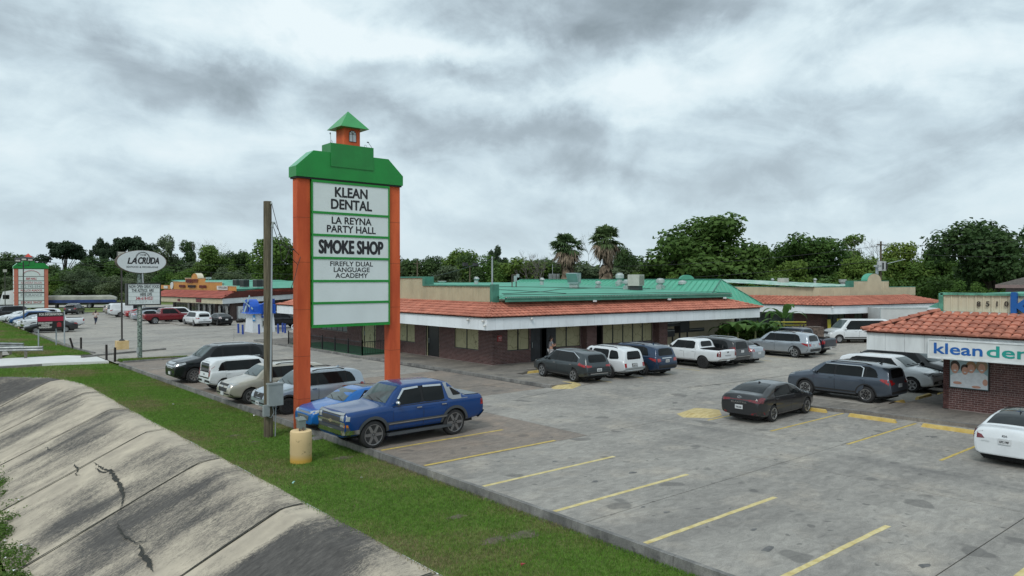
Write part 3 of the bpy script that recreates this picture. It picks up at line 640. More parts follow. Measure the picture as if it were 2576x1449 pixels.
for px, py, lb, c, s in LIT:
 x, y = gp(px, py, -.17); rr = random.Random(px); mb = MB(); k = 9
 pts = [(rr.uniform(-s, s), rr.uniform(-s, s), rr.uniform(0, s)) for _ in range(k)]
 bm = bmesh.new(); [bm.verts.new(p) for p in pts]; bmesh.ops.convex_hull(bm, input=bm.verts); me = bpy.data.meshes.new('litter'); bm.to_mesh(me); bm.free()
 me.materials.append(mat('litter_%d' % px, c, .6, var=.2, vscale=20)); tag(link('litter', me, None, loc=(x, y, -.14)), lb, 'litter')

# ------------------------------------------------------------------ buildings
TILE = mat('terracotta_tile', (0.46, 0.155, 0.10), 0.75, var=0.22, vscale=1.3, col2=(0.56, 0.21, 0.14), rndobj=0.10, coords='World', bump=0.2, bscale=60)
TILEN = mat('weathered_terracotta', (0.38, 0.135, 0.09), 0.75, var=0.3, vscale=2.2, col2=(0.50, 0.19, 0.125), rndobj=0.18, coords='World', bump=0.2, bscale=60)
TILED = mat('tile_underlay', (0.13, 0.035, 0.028), 0.85, var=0.2)
BRICK = mat('dark_red_brick', (0.088, 0.036, 0.034), 0.8, var=0.3, vscale=5, col2=(0.135, 0.062, 0.055), rndobj=0.22, coords='World')
MORT = mat('mortar', (0.30, 0.235, 0.22), 0.9, var=0.15, vscale=4)
WHITEB = mat('white_fascia_paint', (0.74, 0.78, 0.81), 0.6, var=0.07, vscale=0.9, rndobj=0.04, stretch=(1, 1, .3))
WHITED = mat('stained_white_fascia', (0.68, 0.71, 0.72), 0.65, var=0.16, vscale=1.6, rndobj=0.05, stretch=(1.2, 1.2, .25))
SEAMD = mat('dark_seam', (0.06, 0.06, 0.06), 0.9)
CREAM = mat('cream_metal_siding', (0.47, 0.42, 0.295), 0.55, var=0.09, vscale=1.2, rndobj=0.03)
BOARD = mat('cream_window_board', (0.44, 0.41, 0.245), 0.7, var=0.07, vscale=2.0, rndobj=0.04)
BLACKF = mat('black_window_frame', (0.015, 0.015, 0.017), 0.35)
DARKIN = mat('dark_interior', (0.012, 0.013, 0.014), 0.6)
GREENR = mat('green_roof_coating', (0.075, 0.33, 0.225), 0.65, var=0.13, vscale=0.7, col2=(0.095, 0.38, 0.265), coords='World')
GREENT = mat('green_metal_trim', (0.055, 0.20, 0.145), 0.55, var=0.2, vscale=2)
GREENS = mat('green_standing_seam', (0.075, 0.36, 0.235), 0.45, var=0.08, vscale=0.8)
GALV = mat('galvanised_metal', (0.42, 0.46, 0.46), 0.45, metal=0.35, var=0.15, vscale=3)
HVAC = mat('beige_hvac_metal', (0.45, 0.43, 0.39), 0.5, var=0.1, vscale=3)
DKM = mat('dark_louvre_metal', (0.035, 0.036, 0.038), 0.6)
nt = BOARD.node_tree; b_ = nt.nodes['Principled BSDF']; vo = nt.nodes.new('ShaderNodeTexVoronoi'); vo.feature = 'DISTANCE_TO_EDGE'; vo.inputs['Scale'].default_value = 1.7
g_ = nt.nodes.new('ShaderNodeNewGeometry'); n_ = nt.nodes.new('ShaderNodeTexNoise'); n_.inputs['Scale'].default_value = 2.5; mx = nt.nodes.new('ShaderNodeMixRGB'); mx.inputs[0].default_value = .25
nt.links.new(g_.outputs['Position'], n_.inputs['Vector']); nt.links.new(g_.outputs['Position'], mx.inputs[1]); nt.links.new(n_.outputs['Color'], mx.inputs[2]); nt.links.new(mx.outputs[0], vo.inputs['Vector'])
cr = nt.nodes.new('ShaderNodeValToRGB'); nt.links.new(vo.outputs['Distance'], cr.inputs[0]); cr.color_ramp.elements[0].color = (.35, .33, .3, 1); cr.color_ramp.elements[1].color = (1, 1, 1, 1); cr.color_ramp.elements[1].position = .02
mu = nt.nodes.new('ShaderNodeMixRGB'); mu.blend_type = 'MULTIPLY'; mu.inputs[0].default_value = 1; nt.links.new(b_.inputs['Base Color'].links[0].from_socket, mu.inputs[1]); nt.links.new(cr.outputs[0], mu.inputs[2]); nt.links.new(mu.outputs[0], b_.inputs['Base Color'])
class Bld:
 def __init__(s, label, x, y, name='building', cat='building', group=None):
  s.root = thing(name, label, cat, (x, y, 0), 0, group); s.off = Vector((-x, -y, 0)); s.bricks = []; s.tiles = []
 def put(s, mb, name, mats, smooth=False, parent=None):
  if parent is not None: return mb.build(name, mats, parent, smooth)
  return mb.build(name, mats, s.root, smooth, loc=s.off)
 def inst(s, name, me, M):
  o = bpy.data.objects.new(name, me); COL.objects.link(o); o.parent = s.root; o.matrix_local = Matrix.Translation(s.off) @ M; return o
 def wall(s, p0, p1, z0, z1, openings=(), brick=True, thick=0.22, m=None, name='wall', bands=(), bw=0.235, bh=0.088):
  a, b_ = Vector(p0), Vector(p1); L_ = (b_ - a).length; d = (b_ - a) / L_; n = Vector((d.y, -d.x))
  xs = sorted({0.0, L_, *[o[0] for o in openings], *[o[1] for o in openings]}); zs = sorted({z0, z1, *[o[2] for o in openings], *[o[3] for o in openings]})
  mb = MB()
  for x0, x1 in zip(xs[:-1], xs[1:]):
   for q0, q1 in zip(zs[:-1], zs[1:]):
    cx, cz = (x0 + x1) / 2, (q0 + q1) / 2
    if any(o[0] < cx < o[1] and o[2] < cz < o[3] for o in openings): continue
    P, Q = a + d * x0, a + d * x1
    mb.hexa([(*(P), q0), (*(Q), q0), (*(Q - n * thick), q0), (*(P - n * thick), q0), (*(P), q1), (*(Q), q1), (*(Q - n * thick), q1), (*(P - n * thick), q1)])
  s.put(mb, name, m or (MORT if brick else CREAM))
  if brick:
   r = random.Random(int(p0[0] * 10)); k = 0; z = z0 + 0.02
   while z + bh < z1 + .01:
    solb = any(abs(z - zb) < bh * .55 for zb in bands)      # soldier course band
    w = 0.085 if solb else bw; x = -(w * .5 if k % 2 else 0)
    while x < L_:
     e0, e1 = max(0.0, x + 0.006), min(L_, x + w - 0.008); cz = z + bh / 2
     seg = [(e0, e1)]
     for o in openings:
      if o[2] - .01 < cz < o[3] + .01:
       ns = []
       for u0, u1 in seg:
        if o[1] <= u0 or o[0] >= u1: ns.append((u0, u1))
        else:
         if o[0] - u0 > .04: ns.append((u0, o[0]))
         if u1 - o[1] > .04: ns.append((o[1], u1))
       seg = ns
     for u0, u1 in seg:
      if u1 - u0 > .03:
       c = a + d * ((u0 + u1) / 2); s.bricks.append((c.x, c.y, z + bh / 2, d.x, d.y, u1 - u0 - .004, bh - 0.019, r.uniform(.005, .011)))
     x += w
    z += bh; k += 1
 def finish_bricks(s, nmax=300):
  if not s.bricks: return
  s.bricks.sort(key=lambda t: t[0] ** 2 + t[1] ** 2); u = MB().box(-.5, -.5, -.5, .5, .5, .5).mesh('brick', BRICK)
  for (x, y, z, dx, dy, l, h, pr) in s.bricks[:nmax]:
   M = Matrix(((dx * l, dy * .05, 0, x + dy * (pr - .025)), (dy * l, -dx * .05, 0, y - dx * (pr - .025)), (0, 0, h, z), (0, 0, 0, 1)))
   s.inst('brick', u, M)
  rest = s.bricks[nmax:]
  if rest:
   mb = MB()
   for (x, y, z, dx, dy, l, h, pr) in rest:
    nx, ny = dy, -dx; v = []
    for zz in (z - h / 2, z + h / 2):
     v += [(x - dx * l / 2 + nx * pr, y - dy * l / 2 + ny * pr, zz), (x + dx * l / 2 + nx * pr, y + dy * l / 2 + ny * pr, zz), (x + dx * l / 2 - nx * .02, y + dy * l / 2 - ny * .02, zz), (x - dx * l / 2 - nx * .02, y - dy * l / 2 - ny * .02, zz)]
    mb.add(v, [(4, 5, 6, 7), (3, 2, 1, 0), (0, 1, 5, 4), (1, 2, 6, 5), (3, 0, 4, 7)])
   s.put(mb, 'brick', BRICK)['kind'] = 'stuff'
 def panels(s, p0, p1, z0, z1, w, m, name, t=0.05, out=0.0, gap=0.012, rib=0.0, z0b=None, z1b=None):
  a, b_ = Vector(p0), Vector(p1); L_ = (b_ - a).length; d = (b_ - a) / L_; n = Vector((d.y, -d.x)); k = max(1, round(L_ / w)); ww = L_ / k
  z0b = z0 if z0b is None else z0b; z1b = z1 if z1b is None else z1b
  for i in range(k):
   t0, t1 = i / k, (i + 1) / k; P, Q = a + d * (i * ww + gap / 2) + n * out, a + d * ((i + 1) * ww - gap / 2) + n * out
   a0, a1, c0, c1 = z0 + (z0b - z0) * t0, z0 + (z0b - z0) * t1, z1 + (z1b - z1) * t0, z1 + (z1b - z1) * t1
   mb = MB().hexa([(*P, a0), (*Q, a1), (*(Q - n * t), a1), (*(P - n * t), a0), (*P, c0), (*Q, c1), (*(Q - n * t), c1), (*(P - n * t), c0)])
   if rib:
    for f in (0.08, 0.54):
     R = P + d * ww * f; S = R + d * ww * .09
     mb.hexa([(*R, a0), (*S, a0), (*(S - n * .01), a0), (*(R - n * .01), a0), (*R, c0), (*S, c0), (*(S - n * .01), c0), (*(R - n * .01), c0)] if False else
       [(*(R + n * rib), a0), (*(S + n * rib), a0), (*(S + d * .02), a0), (*(R - d * .02), a0), (*(R + n * rib), c0), (*(S + n * rib), c0), (*(S + d * .02), c0), (*(R - d * .02), c0)])
   s.put(mb, name, m)
 def window(s, p0, p1, x0, x1, z0, z1, n, pm, fm=None, inset=0.1, name='window', fw=0.05, part='pane', widths=None):
  a, b_ = Vector(p0), Vector(p1); d = (b_ - a).normalized(); nn = Vector((d.y, -d.x)); fm = fm or BLACKF; fr = MB()
  def bx(mb, u0, u1, q0, q1, d0, d1):
   P, Q = a + d * u0, a + d * u1
   mb.hexa([(*(P + nn * d0), q0), (*(Q + nn * d0), q0), (*(Q + nn * d1), q0), (*(P + nn * d1), q0), (*(P + nn * d0), q1), (*(Q + nn * d0), q1), (*(Q + nn * d1), q1), (*(P + nn * d1), q1)])
  bx(fr, x0, x1, z0, z0 + fw, -inset + .03, -inset - .05); bx(fr, x0, x1, z1 - fw, z1, -inset + .03, -inset - .05)
  cuts = [x0 + (x1 - x0) * i / n for i in range(n + 1)] if widths is None else widths
  for i, c in enumerate(cuts): bx(fr, max(x0, c - fw / 2 - (.02 if 0 < i < n else 0)), min(x1, c + fw / 2 + (.02 if 0 < i < n else 0)), z0 + fw, z1 - fw, -inset + .03, -inset - .05)
  f = s.put(fr, name, fm)
  for c0, c1 in zip(cuts[:-1], cuts[1:]):
   mb = MB(); bx(mb, c0 + fw / 2, c1 - fw / 2, z0 + fw, z1 - fw, -inset, -inset - .02); o = mb.build(part, pm, f)
  return f
 def roof_tiles(s, e0, e1, q0, q1, w, l, name='tile', arc=0.055, mt=None, deck=True):
  e0, e1, q0, q1 = map(Vector, (e0, e1, q0, q1)); d = (e1 - e0).normalized(); up0 = (q0 - e0); up = (up0 - d * up0.dot(d)); H_ = up.length; up.normalize(); nn = d.cross(up)
  if nn.z < 0: nn = -nn
  if deck: s.put(MB().add([e0 - nn * .03, e1 - nn * .03, q1 - nn * .03, q0 - nn * .03], [(0, 1, 2, 3)]), 'roof_deck', TILED)
  rows = max(1, round(H_ / l)); ll = H_ / rows; L_ = (e1 - e0).length; cols = round(L_ / w) + 1; ww = w
  s0, s1 = (q0 - e0).dot(d), (q1 - e0).dot(d); r = random.Random(5)
  smin, smax = min(0, s0), max(L_, s1)
  for j in range(rows):
   t = (j + .5) / rows; lo = s0 * t; hi = L_ + (s1 - L_) * t
   k0 = int((smin) / ww) - 1; k1 = int(smax / ww) + 2
   for k in range(k0, k1):
    c = k * ww + ww / 2
    if c < lo - ww * .15 or c > hi + ww * .15: continue
    p = e0 + d * c + up * (j * ll + ll / 2)
    s.tiles.append((p, d, up, nn, ww, ll * 1.1, arc, r.gauss(0, .012), r.uniform(-.006, .006), mt or TILE))
 def finish_tiles(s, nmax=300, allstuff=False, segs=6):
  if not s.tiles: return
  cache = {}
  def unit(w, l, arc, m):
   key = (round(w, 3), round(l, 3), arc, m.name)
   if key not in cache:
    mb = MB(); v = []
    for yy, sc, zz in ((-l / 2, 1.0, .045), (l / 2, .9, -.004)):
     for i in range(segs + 1):
      a = math.pi * i / segs; v.append((-math.cos(a) * w * .49 * sc, yy, math.sin(a) * arc + zz))
    k = segs + 1; f = [(i, i + 1, k + i + 1, k + i) for i in range(segs)] + [tuple(range(segs, -1, -1))]
    me = mb.add(v, f).mesh('tile', m)
    me.polygons.foreach_set('use_smooth', [True] * segs + [False]); cache[key] = me
   return cache[key]
  s.tiles.sort(key=lambda t: t[0].x ** 2 + t[0].y ** 2)
  def mtx(t):
   p, d, up, nn, w, l, arc, ry, dz, m = t; d2 = (d + up * ry).normalized(); u2 = nn.cross(d2)
   if u2.dot(up) < 0: u2 = -u2
   q = p + nn * dz; M = Matrix.Identity(4)
   for i in range(3): M[i][0], M[i][1], M[i][2], M[i][3] = d2[i], u2[i], nn[i], q[i]
   return M
  n = 0 if allstuff else nmax
  for t in s.tiles[:n]: s.inst('tile', unit(t[4], t[5], t[6], t[9]), mtx(t))
  rest = s.tiles[n:]
  if rest:
   mb = MB()
   for t in rest:
    me = unit(t[4], t[5], t[6], t[9]); M = mtx(t); mb.add([M @ v.co for v in me.vertices], [tuple(p.vertices) for p in me.polygons])
   o = s.put(mb, 'tile', rest[0][9], smooth=False); o['kind'] = 'stuff'
 def ridge_caps(s, a, b_, l=0.4, r=0.11, mt=None):
  a, b_ = Vector(a), Vector(b_); d = b_ - a; n = max(1, round(d.length / l)); d /= n; u = d.normalized(); side = u.cross(Vector((0, 0, 1))).normalized(); up = side.cross(u)
  for i in range(n):
   P = a + d * i - u * .03; Q = a + d * (i + 1) + u * .03; v = []
   for pt, rr, dz in ((P, r, .03), (Q, r * .85, .0)):
    for k in range(7):
     t = math.pi * k / 6; v.append(pt + side * (-math.cos(t) * rr) + up * (math.sin(t) * rr * .8 + dz))
   s.put(MB().add(v, [(k, k + 1, 8 + k, 7 + k) for k in range(6)] + [tuple(range(6, -1, -1))]), 'ridge_tile', mt or TILE)
def lin(p0, p1, x):            # distance along plan line p0->p1 of bearing x
 k = (x - CX0) / F0; A_ = _ca - k * _sa; B_ = -(_sa + k * _ca); d = Vector(p1) - Vector(p0); L_ = d.length; d /= L_
 return -(A_ * p0[0] + B_ * p0[1]) / (A_ * d.x + B_ * d.y)

B = Bld('long brick building with boarded windows, tiled awning and flat green roof behind the big sign', 28.87, 36.35)
WB0, WB1 = (28.87, 63.5), (28.87, 36.35)            # west wall, outward = -x
def s_w(x): return 63.5 - vat(28.87, x)
wz0, wz1 = 0.13, 2.75
wopen = [(s_w(1142), s_w(1203), .95, 2.55), (s_w(1070), s_w(1105), .15, 2.55), (s_w(1000), s_w(1043), .95, 2.55), (s_w(908), s_w(945), .15, 2.45), (s_w(806), s_w(873), 1.15, 2.5)]
wopen = sorted([(min(a, b_), max(a, b_), c, d) for a, b_, c, d in wopen])
B.wall(WB0, WB1, wz0, wz1, wopen, bands=(0.98, 1.75, 2.35))
SB0, SB1 = (28.87, 36.35), (54.5, 34.6)
def s_s(x): return lin(SB0, SB1, x)
sopen = [(s_s(1277), s_s(1332), .95, 2.55), (s_s(1335), s_s(1390), .15, 2.6), (s_s(1391), s_s(1461), .95, 2.55), (s_s(1489), s_s(1517), .15, 2.6), (s_s(1517.5), s_s(1642), .95, 2.6)]
sec_end = s_s(1668)
Bend = Vector(SB0) + (Vector(SB1) - Vector(SB0)).normalized() * sec_end
B.wall(SB0, tuple(Bend), wz0, wz1, sopen, bands=(0.98, 1.75, 2.35))
for x0, x1 in ((1464, 1488), (1646, 1666)):
 a = Vector(SB0) + (Vector(SB1) - Vector(SB0)).normalized() * s_s(x0); b_ = Vector(SB0) + (Vector(SB1) - Vector(SB0)).normalized() * s_s(x1)
 n = Vector((0, -1)) * .5; B.wall(tuple(a + n), tuple(b_ + n), wz0, wz1); B.wall(tuple(a), tuple(a + n), wz0, wz1)
B.finish_bricks()
GLS = glass_mat('grey_reflecting_window', (0.20, 0.235, 0.24), 0.12)
for (o, n, pm) in ((wopen[4], 2, BOARD), (wopen[2], 2, BOARD), (wopen[0], 5, GLS)): B.window(WB0, WB1, o[0], o[1], o[2], o[3], n, pm, part='pane' if pm is GLS else 'window_board')
for (o, n) in ((sopen[0], 2), (sopen[2], 2), (sopen[4], 5)): B.window(SB0, SB1, o[0], o[1], o[2], o[3], n, BOARD, part='window_board')
def door(b_, p0, p1, x0, x1, z0, z1, side=0.0, leafm=None, sidem=None, handle=True):
 a = Vector(p0); d = (Vector(p1) - a).normalized(); n = Vector((d.y, -d.x)); mb = MB()
 def bx(mb, u0, u1, q0, q1, d0, d1, mi=0):
  P, Q = a + d * u0, a + d * u1
  mb.hexa([(*(P + n * d0), q0), (*(Q + n * d0), q0), (*(Q + n * d1), q0), (*(P + n * d1), q0), (*(P + n * d0), q1), (*(Q + n * d0), q1), (*(Q + n * d1), q1), (*(P + n * d1), q1)], mi)
 bx(mb, x0 + side, x1 - side, z0, z1, -.12, -.18); o = b_.put(mb, 'door', leafm or mat('black_door', (0.018, 0.019, 0.022), .3))
 fr = MB();
 for u in (x0, x0 + side, x1 - side, x1): bx(fr, u - .035, u + .035, z0, z1, -.08, -.2)
 bx(fr, x0, x1, z1 - .06, z1, -.08, -.2); fr.build('frame', BLACKF, o)
 if side > .05:
  for u0, u1 in ((x0 + .04, x0 + side - .04), (x1 - side + .04, x1 - .04)):
   m2 = MB(); bx(m2, u0, u1, z0, z1 - .06, -.11, -.14); m2.build('side_panel', sidem or BOARD, o)
 if handle:
  m3 = MB(); u = x0 + side + .12; bx(m3, u, u + .03, z0 + .9, z0 + 1.25, -.05, -.08); m3.build('handle', GALV, o)
 return o
o = wopen[3]; door(B, WB0, WB1, o[0], o[1], o[2], o[3], .22)
o = wopen[1]; door(B, WB0, WB1, o[0], o[1], o[2], o[3], .35, leafm=BOARD)
def recess(b_, p0, p1, o, depth=1.1):
 a = Vector(p0); d = (Vector(p1) - a).normalized(); n = Vector((d.y, -d.x)); P, Q = a + d * o[0], a + d * o[1]; I, J = P - n * depth, Q - n * depth
 return b_.put(MB().add([(*P, o[2]), (*Q, o[2]), (*J, o[2]), (*I, o[2]), (*P, o[3]), (*Q, o[3]), (*J, o[3]), (*I, o[3])], [(0, 1, 2, 3), (7, 6, 5, 4), (3, 2, 6, 7), (1, 5, 6, 2), (0, 3, 7, 4)]), 'entrance_recess', DARKIN)
recess(B, SB0, SB1, sopen[1]); recess(B, SB0, SB1, sopen[3], .8)
DRD = mat('charcoal_steel_door', (0.028, 0.032, 0.037), .45, var=.4, vscale=2)
a = sopen[1]; w_ = a[1] - a[0]
door(B, SB0, SB1, a[0] + .05, a[0] + w_ * .52, .15, 2.55, 0, leafm=DRD, handle=True)
d_ = (Vector(SB1) - Vector(SB0)).normalized(); P = Vector(SB0) + d_ * (a[0] + w_ * .72)
B.put(MB().slab(tuple(P), tuple(P + d_ * (w_ * .27) + Vector((0, -.35))), .05, .15, 2.5), 'door', DRD)
B.panels(tuple(Bend), SB1, .13, 2.8, 0.42, CREAM, 'siding_panel', out=-.9, rib=.025)
MB_ = MB(); e = Vector(SB1)
for u in (sec_end + .3,): pass
B.put(MB().box(e.x - 1.0, e.y - .1, .13, e.x - .85, e.y + .05, 2.6), 'downpipe', WHITED)
B.put(MB().box(e.x - 1.35, e.y - .05, .13, e.x - 1.15, e.y + .15, 2.6), 'column', DKM)
B.put(MB().box(Bend.x, Bend.y + .3, 0, e.x, 62, 2.9), 'wall', CREAM)
pl = B.put(MB().box(29.25, 36.29, 1.62, 29.62, 36.32, 1.98), 'notice_plate', mat('red_plate', (0.33, 0.03, 0.03), .5))
text_on('lettering', 'NO', mat('white_print', (.75, .75, .75), .5), pl, (29.435, 36.288, 1.85), (1, -.06, 0), (0, 0, 1), height=.13)
text_on('lettering', 'TRESPASSING', MATS['white_print'], pl, (29.435, 36.288, 1.70), (1, -.06, 0), (0, 0, 1), height=.05, width=.3)
F0_, F1_, FE = (27.1, 34.63), (26.6, 65.0), (53.4, 32.55)
B.panels(F1_, F0_, 2.5, 3.24, 0.82, WHITEB, 'fascia_board', t=.06); B.panels(F0_, FE, 2.5, 3.24, 0.62, WHITEB, 'fascia_board', t=.06)
B.panels(FE, (54.4, 38), 2.5, 3.24, 0.8, WHITEB, 'fascia_board', t=.06)
B.put(MB().add([(27.1, 34.63, 2.53), (53.4, 32.55, 2.53), (54.4, 36, 2.53), (29, 36.4, 2.53), (29, 65, 2.53), (26.6, 65, 2.53)], [(0, 1, 2, 3), (0, 3, 4, 5)]), 'soffit', mat('soffit', (0.30, 0.29, 0.28), .8))
B.put(MB().slab(F1_, F0_, .04, 3.2, 3.245).slab(F0_, FE, .04, 3.2, 3.245), 'gutter_lip', WHITED)
TC = (29.15, 36.6, 4.12)
B.roof_tiles((26.98, 34.52, 3.27), (26.5, 65.1, 3.27), TC, (28.95, 62.4, 4.12), .335, .385)
B.roof_tiles((26.98, 34.52, 3.27), (53.55, 32.4, 3.27), TC, (50.6, 34.95, 4.12), .335, .385)
B.roof_tiles((53.55, 32.4, 3.27), (54.6, 38, 3.27), (50.6, 34.95, 4.12), (51.0, 38, 4.12), .335, .385)
B.finish_tiles(); B.ridge_caps((26.98, 34.52, 3.33), (29.15, 36.6, 4.17)); B.ridge_caps((53.55, 32.4, 3.31), (50.6, 34.95, 4.16))
PV = 44.3
B.panels((28.92, PV), (28.92, 36.55), 4.12, 5.10, .33, CREAM, 'siding_panel', rib=.045, gap=.03)
B.panels((28.92, 62.3), (28.92, PV), 4.12, 5.66, .33, CREAM, 'siding_panel', rib=.045, gap=.03)
B.put(MB().box(28.82, 36.5, 5.10, 29.15, PV, 5.19).box(28.82, PV, 5.66, 29.15, 62.4, 5.76).box(28.82, PV - .3, 5.19, 29.6, PV, 5.76).box(28.82, 36.25, 4.1, 29.35, 36.52, 5.24), 'parapet_cap', GREENT)
zr = lambda x, y: 4.48 + 0.042 * (y - 36.0) if y < 55 else 5.28
rv = MB(); G_ = []
for i in range(27):
 for j in range(9):
  x = 29.2 + i * .86; y = 35.55 + j * 2.5 - (i * .055 if j == 0 else 0); G_.append((x, y, 4.48 + .04 * (min(y, 55.5) - 36) + .01 * math.sin(i * 2.1 + j)))
rv.add(G_, [(i * 9 + j, (i + 1) * 9 + j, (i + 1) * 9 + j + 1, i * 9 + j + 1) for i in range(26) for j in range(8)]); B.put(rv, 'roof', GREENR)
B.put(MB().add([(29.2, 35.5, 4.12), (51.6, 34.1, 4.12), (51.6, 34.1, 4.5), (29.2, 35.5, 4.47)], [(0, 1, 2, 3)]).add([(51.6, 34.1, 4.12), (51.6, 55, 4.12), (51.6, 55, 5.2), (51.6, 34.1, 4.5)], [(0, 1, 2, 3)]), 'roof_edge', GREENT)
gm = MB()
for i in range(150):
 x = 29.25 + i * .149; y = 35.42 - (x - 29.2) * .062
 gm.add([(x, y - .05, 4.30), (x + .075, y - .09, 4.30), (x + .149, y - .05, 4.30), (x + .149, y - .05, 4.44), (x + .075, y - .09, 4.47), (x, y - .05, 4.44)], [(0, 1, 4, 5), (1, 2, 3, 4)])
B.put(gm, 'corrugated_trim', GREENT)['kind'] = 'stuff'
B.put(MB().slab((29.2, 35.36), (51.6, 33.97), .09, 4.40, 4.44), 'gutter', mat('pale_gutter_edge', (.50, .52, .5), .5)); B.put(MB().slab((29.2, 35.34), (51.6, 33.95), .12, 4.14, 4.27), 'gutter', GREENT)
for x in (36.5, 44.0, 50.5): B.put(MB().box(x, 35.2 - (x - 29.2) * .062, 4.02, x + .22, 35.35 - (x - 29.2) * .062, 4.14), 'downspout', WHITED)
cab = MB()
for pts in ([(30, 36.6, 4.56), (34, 36.3, 4.56), (40, 35.6, 4.55), (51, 35.0, 4.55)], [(31, 38, 4.6), (36, 39.4, 4.66), (40, 42, 4.78), (47, 44, 4.84)], [(36, 37, 4.57), (35.4, 41, 4.72), (33, 46, 4.92)], [(30, 47, 4.96), (36, 47.6, 5.0), (42, 45, 4.9), (50, 41, 4.74)]):
 cab.tube(pts, .02, 4)
B.put(cab, 'cable', mat('black_cable', (.02, .02, .02), .6))
H = Bld('annex with green standing seam hip roof rising behind the brick building', 57, 34.4)
SE, SW, R0, R1 = Vector((57.0, 34.4, 3.35)), Vector((49.4, 34.9, 3.6)), Vector((53.1, 36.0, 5.5)), Vector((53.1, 62, 5.5))
NEp, NWp = Vector((57, 62, 3.35)), Vector((46.0, 62, 3.6))
H.put(MB().add([SE, SW, R0, R1, NEp, NWp], [(0, 2, 1), (1, 2, 3, 5), (0, 4, 3, 2)]), 'roof', GREENS)
for i in range(1, 46):
 t = i / 46; a = SW.lerp(NWp, t); b_ = R0.lerp(R1, t); H.put(MB().tube([a + Vector((0, 0, .03)), b_ + Vector((0, 0, .03))], .028, 4), 'standing_seam', GREENS)
for i in range(1, 15):
 t = i / 15; a = SW.lerp(SE, t); k = 1 - abs(t * 2 - 1) if False else 1
 mid = (R0 - SW).dot((SE - SW).normalized()) / (SE - SW).length; u = t / mid if t < mid else (1 - t) / (1 - mid)
 H.put(MB().tube([a + Vector((0, 0, .03)), a + (R0 - SW.lerp(SE, mid)) * u + Vector((0, 0, .03))], .028, 4), 'standing_seam', GREENS)
H.put(MB().tube([SE + Vector((0, 0, .05)), R0 + Vector((0, 0, .05)), R1 + Vector((0, 0, .05))], .05, 5).tube([SW + Vector((0, 0, .05)), R0 + Vector((0, 0, .05))], .05, 5), 'ridge_cap', GREENT)
H.put(MB().box(49.6, 37.5, 0, 56.6, 62, 3.4), 'wall', CREAM)
arch = [(math.cos(math.pi * i / 12), math.sin(math.pi * i / 12)) for i in range(13)]
ax, ay, az_ = wp(1729, 704, 74); H.put(MB().prism([(ax + c * .62, ay - c * .4, az_ + s_ * .5) for c, s_ in arch], (.35, .5, 0)), 'arch_cap', GREENR)
C = Bld('far brick and tile shop building with curved cream parapet behind the white van', 65.8, 34.0)
C0, CW, CE = (63.9, 31.94), (63.2, 46.0), (79.9, 28.2)
C.panels(CW, C0, 2.45, 3.18, 1.2, WHITEB, 'fascia_board'); C.panels(C0, CE, 2.45, 3.22, 1.2, WHITEB, 'fascia_board')
C.panels(CE, (81.5, 40), 2.45, 3.22, 1.2, WHITEB, 'fascia_board')
C.roof_tiles((63.75, 31.8, 3.2), (63.05, 46, 3.2), (65.8, 34.0, 3.97), (65.3, 46, 3.97), .36, .40); C.roof_tiles((63.75, 31.8, 3.2), (80.1, 28.0, 3.24), (65.8, 34.0, 3.97), (78.2, 31.6, 3.97), .36, .40)
C.finish_tiles(segs=4); C.ridge_caps((63.75, 31.8, 3.25), (65.8, 34, 4.0)); C.ridge_caps((80.1, 28.0, 3.25), (78.2, 31.6, 4.0))
PC, PE = Vector((65.8, 34.0)), Vector((78.0, 31.7)); dC = (PE - PC).normalized()
def sC(x): return lin(tuple(PC), tuple(PE), x)
def pC(s_): q = PC + dC * s_; return (q.x, q.y)
xs_ = [0, sC(2148), sC(2182), sC(2217), sC(2236), sC(2303)]
C.panels(pC(0), pC(xs_[1]), 3.95, 4.80, .5, CREAM, 'siding_panel', rib=.02); C.panels(pC(xs_[1]), pC(xs_[2]), 3.95, 5.36, .5, CREAM, 'siding_panel', rib=.02)
C.panels(pC(xs_[3]), pC(xs_[4]), 3.95, 5.36, .5, CREAM, 'siding_panel', rib=.02); C.panels(pC(xs_[4]), pC(xs_[5]), 3.95, 4.76, .5, CREAM, 'siding_panel', rib=.02)
mid = (xs_[2] + xs_[3]) / 2; hw = (xs_[3] - xs_[2]) / 2
poly = [(*pC(xs_[2]), 3.95), (*pC(xs_[3]), 3.95)] + [(*pC(mid + hw * math.cos(math.pi * i / 12)), 5.36 + .75 * math.sin(math.pi * i / 12)) for i in range(13)]
nC = Vector((-dC.y, dC.x, 0)) * .06; C.put(MB().prism(poly, nC), 'siding_panel', CREAM)
rimv = [(*pC(mid + hw * math.cos(math.pi * i / 12)), 5.38 + .77 * math.sin(math.pi * i / 12)) for i in range(13)]
rb = MB(); v = []
for p in rimv: v += [p, (p[0] - dC.y * .7, p[1] + dC.x * .7, p[2])]
rb.add(v, [(2 * i, 2 * i + 2, 2 * i + 3, 2 * i + 1) for i in range(12)]); C.put(rb, 'arch_cap', GREENR)
cp = MB()
for s0, s1, z in ((0, xs_[1], 4.80), (xs_[1], xs_[2], 5.36), (xs_[3], xs_[4], 5.36), (xs_[4], xs_[5], 4.76)):
 cp.slab(pC(s0), pC(s1), .25, z, z + .07)
cp.slab(pC(xs_[1] - .05), pC(xs_[1]), .9, 4.8, 5.43); C.put(cp, 'parapet_cap', GREENT)
C.panels((65.3, 48), (65.8, 34.0), 3.95, 4.80, .6, CREAM, 'siding_panel', rib=.0)
C.put(MB().slab((65.3, 48), (65.8, 34.0), .3, 4.8, 4.87), 'parapet_cap', GREENT)
gr = MB();
